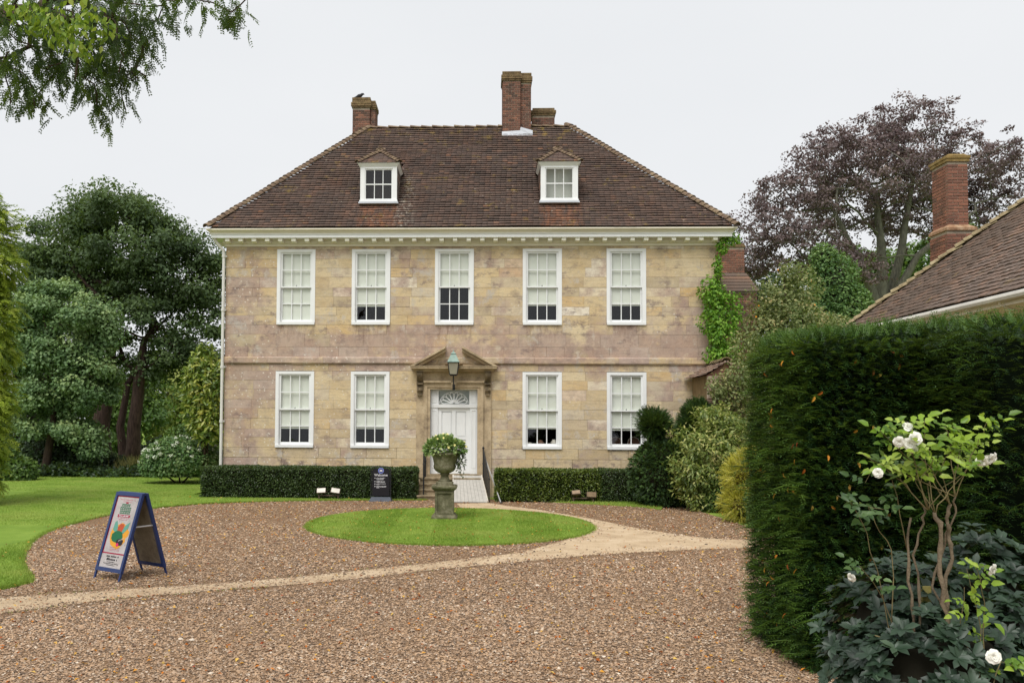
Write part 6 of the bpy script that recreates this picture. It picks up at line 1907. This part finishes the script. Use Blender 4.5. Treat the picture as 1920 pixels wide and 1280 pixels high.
# ---- planting at the right of the house
VINE = foliage('bright climber leaves', [lin(56, 96, 24), lin(92, 138, 38), lin(124, 170, 52), lin(160, 196, 84)], 0.4, 0.5, 0.35, 2.0, 0.35)
E_ = ells_px([(1370, 444, -0.2, 15, 11), (1354, 462, -0.2, 12, 18), (1345, 500, -0.25, 9, 30), (1338, 545, -0.3, 24, 40), (1342, 590, -0.35, 28, 44), (1350, 630, -0.4, 26, 36), (1362, 662, -0.5, 30, 22), (1338, 658, -0.4, 16, 20), (1372, 585, -0.3, 18, 40)], None, 0.55)
vn = shrub('climbing_vine', 'bright green climbing vine running up the right house corner', 'vine', E_, 3300, 0.13, 0.08, VINE, None, 0.3, 0.5, 2.2, 0.55, 0.6, None, 0, -1.0, (7.6, -0.3), 'foliage', 0.5)
part('stem', BARK, lambda b: b.tube([(7.9, -0.12, 0.0), (7.85, -0.1, 2.5), tuple(at(1350, 640, -0.15)), tuple(at(1342, 560, -0.12)), tuple(at(1346, 480, -0.12)), tuple(at(1362, 445, -0.3))], [0.05, 0.045, 0.035, 0.03, 0.02, 0.015], 7), vn, False, True)
TOPI = foliage('clipped yew dome needles', [lin(26, 44, 22), lin(42, 64, 32), lin(62, 88, 44), lin(92, 120, 60)], 0.2, 0.5, 0.3, 2.5, 0.35)
Yt = -2.4
E_ = np.concatenate([ells_px([(1243, 890, Yt, 62, 64), (1250, 860, Yt, 55, 38), (1262, 905, Yt + .3, 66, 50)], None, 1.0), ells_px([(1226, 800, Yt, 22, 22), (1231, 822, Yt, 12, 14)], None, 1.0)])
tpy = shrub('topiary_yew', 'clipped dark yew dome with a bushy knob on top', 'shrub', E_, 10500, 0.085, 0.02, TOPI, 'dark yews by the right hedge', 0.8, 0.08, 3, 0.0, 0.6, TWIG, 3, -0.9, None, 'foliage', 0.6, (3, 0.045, 0.026, 0.8))
P, N = blob_points(ells_px([(1226, 798, Yt, 27, 28)], None, 1.0), 1500, 0.4, 0.3, 3, -0.8)
sprigs('knob', P, N + rdir(1500) * 0.4 + [0, 0, 0.5], rdir(1500) * 0.5 + [0, -0.3, 1], rng.uniform(0.12, 0.26, 1500), 5, 0.05, 0.018, TOPI, tpy, 0.7)
E_ = ells_px([(1298, 800, -2.0, 26, 36), (1312, 780, -2.0, 22, 30), (1288, 825, -2.0, 22, 24)], None, 1.0)
shrub('yew_bush', 'loose upright dark yew bush beside the garden wall', 'shrub', E_, 4600, 0.17, 0.02, TOPI, 'dark yews by the right hedge', 0.5, 0.3, 3, -0.7, 0.5, TWIG, 3, -0.9, None, 'foliage', 0.6, (4, 0.05, 0.02, 0.6))
VIB = foliage('pale viburnum leaves', [lin(58, 80, 34), lin(104, 124, 56), lin(154, 164, 86), lin(206, 196, 128)], 0.35, 0.4, 0.45, 1.8, 0.4)
E_ = ells_px([(1330, 850, -3.6, 66, 66), (1300, 890, -3.8, 42, 44), (1370, 820, -3.4, 45, 50), (1345, 790, -3.0, 45, 36), (1320, 925, -3.8, 40, 34)])
vb = shrub('viburnum', 'loose pale green viburnum bush with long pointed leaves', 'shrub', E_, 8500, 0.15, 0.055, VIB, None, 0.4, 0.55, 2.6, 0.25, 0.7, None, 6, -0.85)
E_ = ells_px([(1365, 915, -3.9, 42, 46), (1345, 940, -4.0, 30, 24)])
shrub('heather_bush', 'fine leaved dark green bush at the foot of the viburnum', 'shrub', E_, 3500, 0.09, 0.03, MIDSH, None, 0.7, 0.15, 2.5, -0.2, 0.6, TWIG, 3)
GOLD = foliage('golden conifer sprays', [lin(140, 142, 48), lin(194, 188, 70), lin(222, 214, 104), lin(238, 228, 150)], 0.35, 0.5, 0.3, 2.5, 0.3)
E_ = ells_px([(1398, 900, -6.2, 36, 50), (1392, 950, -6.4, 34, 36), (1412, 870, -6.0, 22, 28), (1420, 930, -6.2, 30, 50)])
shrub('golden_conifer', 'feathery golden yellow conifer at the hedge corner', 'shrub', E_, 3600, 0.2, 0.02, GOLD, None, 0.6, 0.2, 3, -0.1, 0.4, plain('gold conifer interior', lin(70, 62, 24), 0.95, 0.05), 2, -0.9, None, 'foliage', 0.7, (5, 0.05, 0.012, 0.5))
E_ = ells_px([(1450, 960, -7.6, 50, 56), (1440, 1000, -7.8, 40, 34), (1480, 900, -7.6, 50, 60)])
shrub('shrub', 'bushy green shrub between golden conifer and tall yew hedge', 'shrub', E_, 4200, 0.12, 0.06, MIDSH, None, 0.6, 0.2, 2, 0.1, 0.8, TWIG, 3)
ROSEL = foliage('rambling rose leaves', [lin(74, 88, 48), lin(112, 124, 74), lin(150, 158, 104), lin(196, 172, 122)], 0.35, 0.5, 0.35, 1.5, 0.4)
E_ = ells_px([(1375, 735, -2.4, 45, 32), (1420, 700, -2.0, 50, 40), (1400, 660, -1.6, 40, 40), (1440, 740, -2.4, 60, 60), (1345, 725, -2.4, 26, 26), (1385, 705, -2.5, 30, 26), (1440, 800, -3.0, 60, 50)])
shrub('rambling_rose', 'grey green rambling rose sprawling over the garden wall', 'shrub', E_, 6500, 0.11, 0.06, ROSEL, None, 0.4, 0.35, 2, 0.1, 0.9, None, 6, -0.9)
E_ = ells_px([(1455, 565, 0.6, 46, 50), (1500, 545, 0.8, 40, 40), (1430, 620, 0.4, 50, 50), (1500, 610, 0.6, 60, 45), (1480, 510, 0.6, 22, 26), (1560, 620, 0.8, 50, 40), (1470, 700, 0.5, 80, 70), (1580, 690, 0.8, 90, 70)])
rs = shrub('climbing_rose', 'tall loose climbing rose bush with orange hips behind the hedge', 'shrub', E_, 12500, 0.13, 0.075, ROSEL, None, 0.3, 0.4, 1.8, 0.1, 1.0, None, 8, -0.95)
P, N = blob_points(E_, 24, 0.9, 0.3, 1.8, -0.3)
mb = MB()
for p in P:
    ico(mb, p, (0.034, 0.034, 0.03), 6, 4)
struct(mb.build('rose_hips', plain('orange rose hips', lin(226, 150, 40), 0.5, 0.3), rs, True), 'stuff')
GREENSH = foliage('soft green laurel leaves', [lin(52, 84, 44), lin(82, 116, 60), lin(112, 144, 80), lin(150, 172, 106)], 0.28, 0.5, 0.35, 0.9, 0.4)
E_ = ells_px([(1560, 540, 5.5, 48, 66), (1545, 490, 5.5, 24, 34), (1590, 580, 5.5, 48, 50), (1530, 590, 5.4, 40, 50)])
shrub('laurel', 'dense rounded soft green shrub rising behind the hedge', 'shrub', E_, 9500, 0.14, 0.075, GREENSH, None, 0.65, 0.16, 1.0, 0.0, 0.8, TWIG, 3, -0.9)

# ---- overhanging locust branches, top left
LOC = foliage('locust leaflets', [lin(20, 38, 18), lin(38, 62, 24), lin(62, 88, 32), lin(96, 122, 44)], 0.35, 0.5, 0.35, 1.2, 0.45)
lt = thing('locust_tree', 'overhanging locust tree with hanging feathery leaves at top left', 'tree', (-7.6, -18.6, 0))
trunk_tube([(-7.6, -18.6, 0), (-7.5, -18.7, 2.5), (-7.3, -18.9, 5.0), (-6.9, -19.1, 7.4), (-6.4, -19.3, 8.6)], [0.24, 0.2, 0.17, 0.13, 0.09], BARK, lt)
cl = []
for (px, py, rr, Yd, nn) in ((20, 40, 55, -19.8, 70), (90, 60, 70, -19.6, 110), (170, 50, 80, -19.4, 150), (240, 50, 60, -19.5, 100), (40, 130, 60, -19.9, 80), (110, 120, 50, -19.4, 60), (190, 120, 60, -19.3, 110), (185, 175, 42, -19.3, 60),
                         (45, 175, 34, -19.8, 40), (240, 100, 42, -19.5, 50), (310, 8, 40, -19.6, 45), (370, -4, 40, -19.6, 40), (430, 8, 30, -19.6, 40), (440, 26, 16, -19.6, 12), (175, 205, 22, -19.3, 20), (230, 140, 24, -19.4, 24), (10, 100, 30, -19.8, 30), (265, 35, 36, -19.5, 40), (100, 20, 80, -19.0, 90), (220, 0, 80, -19.0, 80)):
    k = mpp(Yd)
    c = at(px, py, Yd)
    gz = lambda: max(-1.15, min(1.15, random.gauss(0, 0.45)))
    cl += [(c.x + gz() * rr * k, c.y + random.gauss(0, 0.35), c.z + gz() * rr * k) for _ in range(nn)]
P = np.array(cl)
nb_ = (np.linalg.norm(P[:, None] - P[None], axis=2) < 0.24).sum(1)
P = P[nb_ > 6]
m = len(P)
D = np.stack([rng.normal(size=m) * 0.55 + 0.05, rng.normal(size=m) * 0.5, -np.abs(rng.normal(size=m)) * 0.7 - 0.45], 1)
sprigs('foliage', P, D, rdir(m) + [0, -0.6, 0.3], rng.uniform(0.14, 0.24, m), 8, 0.042, 0.019, LOC, lt, 1.15)
skeleton([(-7.3, -18.9, 5.0), (-6.9, -19.1, 7.4), (-6.4, -19.3, 8.6)], 0.10, P[rng.choice(m, 150, replace=False)], 0.004, 'limb', BARK, lt, 0.25, 0.005, 5)
YOUNG = foliage('sunlit young leaves', [lin(66, 96, 22), lin(104, 138, 36), lin(146, 172, 56), lin(186, 196, 96)], 0.45, 0.45, 0.4, 2.5, 0.3)
cl = []
for (px, py, rr, nn) in ((80, 30, 45, 110), (140, 50, 40, 110), (40, 15, 35, 60), (170, 30, 30, 50), (150, 90, 16, 30), (110, 70, 26, 40), (200, 40, 16, 18)):
    k = mpp(-20.4)
    c = at(px, py, -20.4)
    cl += [(c.x + random.gauss(0, 0.45) * rr * k, c.y + random.gauss(0, 0.2), c.z + random.gauss(0, 0.4) * rr * k) for _ in range(nn)]
P = np.array(cl)
m = len(P)
leaves('young_leaves', P, rdir(m) * 0.8 + [0, 0, -0.9], rdir(m) + [0, -0.8, 0.4], rng.uniform(0.06, 0.12, m), rng.uniform(0.035, 0.06, m), YOUNG, lt)

# ---- rose bush in the right foreground
YR = -24.2
CANE = plain('green brown rose canes', lin(120, 108, 76), 0.7, 0.25, 0.3, 12)
OLDC = plain('grey knotted rose wood', lin(120, 106, 88), 0.85, 0.15, 0.35, 10, bump=0.4)
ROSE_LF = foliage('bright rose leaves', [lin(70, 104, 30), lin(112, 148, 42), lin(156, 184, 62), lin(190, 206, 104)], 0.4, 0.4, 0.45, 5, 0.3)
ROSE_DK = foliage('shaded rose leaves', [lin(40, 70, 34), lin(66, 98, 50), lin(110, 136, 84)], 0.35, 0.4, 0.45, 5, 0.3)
PETAL = plain('white rose petals', lin(238, 236, 226), 0.6, 0.25, 0.03, 8)
rb = thing('rose_bush', 'leggy white flowering rose bush in front of the tall yew hedge', 'rose', tuple(at(1800, 1280, YR))[:2] + (0,))
def cane(pts, r0, r1, mat, knots=0):
    P = [at(a, b, YR + dy) for a, b, dy in pts]
    Q = []
    for i in range(len(P) - 1):
        for t in (0, 0.33, 0.66):
            Q.append(P[i].lerp(P[i + 1], t) + Vector((random.uniform(-1, 1), random.uniform(-1, 1), 0)) * (0.013 if knots else 0.008))
    Q.append(P[-1])
    n = len(Q)
    rr = [CK * (r0 + (r1 - r0) * i / (n - 1)) * (1 + (random.uniform(0.1, 0.7) if knots and i % 3 == 1 else random.uniform(-0.12, 0.12))) for i in range(n)]
    MB().tube(Q, rr, 7).build('cane', mat, rb, True)
    return Q
foot = at(1806, 1290, YR)
CK = 0.42
main = cane([(1830, 1700, 0), (1806, 1290, 0), (1785, 1200, 0), (1768, 1130, 0), (1765, 1050, 0), (1760, 990, 0), (1752, 960, 0)], 0.034, 0.026, OLDC, 1)
cane([(1775, 1150, 0.02), (1778, 1080, 0.05), (1783, 1030, 0.06), (1780, 1000, 0.06), (1772, 970, 0.04), (1782, 945, 0.02)], 0.026, 0.02, OLDC, 1)
cane([(1790, 1160, .1), (1745, 1100, .12), (1770, 1020, .1), (1790, 960, .05), (1792, 930, .0)], 0.016, 0.012, OLDC, 1)
cane([(1718, 1500, .15), (1712, 1160, .15), (1705, 1090, .15), (1700, 1030, .15), (1708, 970, .15)], 0.02, 0.015, OLDC, 1)
cane([(1730, 1500, .2), (1726, 1140, .2), (1714, 1040, .2), (1732, 980, .2), (1732, 950, .2)], 0.018, 0.012, OLDC, 1)
tips = []
for a, b, dy in ((1640, 800, 0), (1668, 795, .05), (1700, 790, -.05), (1735, 785, 0), (1770, 800, .1), (1800, 830, .05), (1850, 792, 0), (1650, 870, 0), (1690, 860, .1), (1820, 870, -.05), (1780, 850, .1), (1740, 840, -.1), (1615, 850, .1), (1840, 860, .15), (1720, 820, .15)):
    x0_, y0_ = random.choice([(1752, 960), (1782, 945), (1740, 955), (1790, 930)])
    q = cane([(x0_, y0_, 0), (x0_ + (a - x0_) * 0.35 + random.uniform(-14, 14), y0_ + (b - y0_) * 0.45, dy * .4), (x0_ + (a - x0_) * 0.75 + random.uniform(-10, 10), y0_ + (b - y0_) * 0.8, dy * .8), (a, b, dy)], 0.008, 0.0035, CANE)
    tips += [(p, 1.0) for p in q[5:]]
for pts in ([(1732, 950, .2), (1690, 900, .2), (1660, 850, .15), (1622, 905, .1)], [(1640, 1190, .1), (1672, 1200, .1), (1650, 1100, .1), (1625, 1000, .05), (1600, 945, 0), (1570, 928, 0)], [(1684, 1205, .1), (1664, 1140, .1), (1636, 1090, .05), (1612, 1060, 0)],
            [(1675, 1180, .12), (1673, 1030, .12), (1640, 980, .1), (1628, 950, .1), (1660, 955, .05)], [(1700, 1030, .15), (1680, 930, .1), (1668, 870, .1)]):
    q = cane(pts, 0.008, 0.003, CANE)
    tips += [(p, 0.4) for p in q[len(q) // 2:]]
for pts in ([(1838, 1300, -.1), (1838, 1180, -.1), (1825, 1110, -.1), (1812, 1065, -.1)], [(1845, 1300, -.1), (1846, 1130, -.1), (1830, 1060, -.12), (1858, 1062, -.15)], [(1825, 1240, -.05), (1800, 1170, -.05), (1808, 1100, -.05)], [(1850, 1300, -.2), (1880, 1240, -.2), (1925, 1255, -.2)]):
    q = cane(pts, 0.008, 0.003, CANE)
    tips += [(p, 0.7) for p in q[-5:]]
Ps, Ds, Ns, Ls, Ts = [], [], [], [], []
for (p, bright) in tips:
    for _ in range(3 if bright == 1.0 else 2):
        if random.random() < 0.58: continue
        d = Vector((random.gauss(0, 1), random.gauss(-0.3, 0.7), random.gauss(0.15, 0.4))).normalized()
        sd = d.cross(Vector((0, -0.5, 1))).normalized()
        nn = Vector((random.gauss(0, .3), -0.75 + random.gauss(0, .3), 0.7))
        s_ = random.uniform(0.7, 1.25)
        tn = random.random()
        for (al, si) in ((0.10, 0), (0.055, 1), (0.055, -1), (0.02, 1), (0.02, -1)):
            o = p + d * al * s_
            Ps.append(o); Ds.append(d * (1 if si == 0 else 0.5) + sd * si * 0.9); Ns.append(nn); Ls.append(0.058 * s_ * (1.1 if si == 0 else 0.85)); Ts.append((bright, tn))
Ps, Ds, Ns, Ls = np.array([tuple(p) for p in Ps]), np.array([tuple(p) for p in Ds]), np.array([tuple(p) for p in Ns]), np.array(Ls)
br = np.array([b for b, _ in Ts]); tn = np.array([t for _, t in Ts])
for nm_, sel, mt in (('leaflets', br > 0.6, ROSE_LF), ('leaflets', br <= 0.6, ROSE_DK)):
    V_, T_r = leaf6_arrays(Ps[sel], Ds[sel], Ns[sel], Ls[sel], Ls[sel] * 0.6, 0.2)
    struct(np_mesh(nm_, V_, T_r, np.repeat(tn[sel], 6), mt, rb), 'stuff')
def rose_flower(px, py, r, dy=-0.08, face=(0, -1, 0.1)):
    c = at(px, py, YR + dy)
    r *= 0.66
    fr = Vector(face).normalized()
    a_ = fr.orthogonal().normalized(); b_ = fr.cross(a_)
    mb = MB()
    for ring_, (n, q, op) in enumerate(((5, 1.0, 1.0), (5, 0.82, 0.75), (5, 0.6, 0.45), (4, 0.4, 0.2))):
        for k in range(n):
            t = 2 * math.pi * (k + 0.35 * ring_) / n + random.uniform(-.15, .15)
            d = a_ * math.cos(t) + b_ * math.sin(t)
            s_ = fr.cross(d)
            R_ = r * q * random.uniform(0.9, 1.12)
            pts = []
            for (u, wdt) in ((0.05, 0.12), (0.45, 0.62), (0.8, 0.66), (1.0, 0.42)):
                z_ = (1 - op) * u * 1.0 + (0.22 if u > 0.3 else 0) - 0.14 * (u > 0.9) * op
                for sgn in (-1, 0, 1):
                    pts.append(c + d * (R_ * u * (0.35 + 0.65 * op)) + fr * (R_ * (z_ - (0.08 if sgn == 0 else 0) + 0.05 * ring_)) + s_ * (sgn * R_ * wdt * 0.85))
            mb.add(pts, [(i * 3 + j, i * 3 + j + 1, (i + 1) * 3 + j + 1, (i + 1) * 3 + j) for i in range(3) for j in range(2)])
    mb.build('flower', PETAL, rb, True)
for a in ((1705, 832, 0.052, -.1, (-.3, -1, .1)), (1686, 828, 0.05, -.12, (-.4, -1, -.3)), (1716, 822, 0.055, -.12, (.1, -1, .2)), (1702, 800, 0.045, -.05, (0, -1, .7)), (1854, 860, 0.055, -.1, (.3, -1, -.5)), (1842, 864, 0.05, -.1, (-.3, -1, -.5)), (1862, 858, 0.045, -.08, (.8, -1, -.2)),
          (1647, 886, 0.042, -.05, (-.8, -1, 0)), (1597, 1081, 0.042, -.05, (-1, -.6, -.4)), (1860, 1067, 0.046, -.2, (.5, -1, -.3)), (1862, 1230, 0.055, -.25, (-.3, -1, .2)), (1712, 842, 0.04, -.1, (0, -1, -.8))):
    rose_flower(*a)
sk = thing('plant_stake', 'short square mossy wooden stake among the rose canes', 'stake', tuple(at(1736, 1280, YR + .3))[:2] + (0,))
c0, c1_ = at(1728, 1098, YR + .3), at(1745, 1128, YR + .3)
part('post', m_lichen_stone('mossy stake wood', lin(104, 98, 52), lin(138, 128, 72), lin(160, 150, 96), 0.3, 8), lambda b: (b.box(c0.x + 0.004, c0.x + 0.03, c0.y + 0.01, c0.y + 0.036, 0, c1_.z), b.box(c0.x, c1_.x, c0.y - 0.012, c0.y + 0.01, c1_.z - 0.0, c0.z)), sk)

# ---- evergreen shrub with whorled leaves under the rose
RHO = foliage('blue green whorled leaves', [lin(22, 36, 26), lin(34, 51, 38), lin(54, 74, 55), lin(96, 114, 90)], 0.15, 0.42, 0.4, 3, 0.3)
E_ = ells_px([(1700, 1230, YR + .55, 150, 190), (1850, 1220, YR + .75, 130, 210), (1655, 1320, YR + .4, 72, 115), (1780, 1300, YR + .2, 190, 160), (1910, 1290, YR + .3, 120, 170)], None, 0.7)
rh = thing('evergreen_shrub', 'evergreen shrub with whorls of blue green leaves below the rose', 'shrub', (float(E_[0, 0]), float(E_[0, 1]), 0))
P, N = blob_points(E_, 680, 0.82, 0.12, 3, -0.4, 0.4)
Pl, Dl, Nl, Tl = [], [], [], []
for i in range(680):
    ax = unit(N[i] * 0.8 + np.array([0, -0.25, 0.75]) + rdir(1)[0] * 0.3)
    a_ = unit(np.cross(ax, [0.3, 0.9, 0.1])); b_ = np.cross(ax, a_)
    tone = rng.random() * 0.6
    nl_ = rng.integers(8, 12)
    for k in range(nl_):
        t = 2 * math.pi * k / nl_ + rng.normal() * 0.15
        d = a_ * math.cos(t) + b_ * math.sin(t)
        Pl.append(P[i]); Dl.append(d + ax * rng.uniform(0.15, 0.7)); Nl.append(ax); Tl.append(tone + 0.35 * rng.random())
Pl, Dl, Nl, Tl = map(np.array, (Pl, Dl, Nl, Tl))
Ll = rng.uniform(0.055, 0.105, len(Pl))
V_, T_r = leaf6_arrays(Pl, Dl, Nl, Ll, Ll * 0.36, 0.18, 1.25)
np_mesh('foliage', V_, T_r, np.repeat(Tl, 6), RHO, rh)
mb = MB()
for e in E_:
    ico(mb, e[:3], [e[3] * 0.72, e[4] * 0.72, e[5] * 0.72], 10, 7)
mb.build('dark_core', TWIG, rh, True)  # dark solids added inside the shrub so no light shows between whorls
part('stem', BARK, lambda b: [b.tube([(e[0] + random.uniform(-.1, .1), e[1], 0), (e[0], e[1], e[2])], [0.03, 0.02], 6) for e in E_], rh)
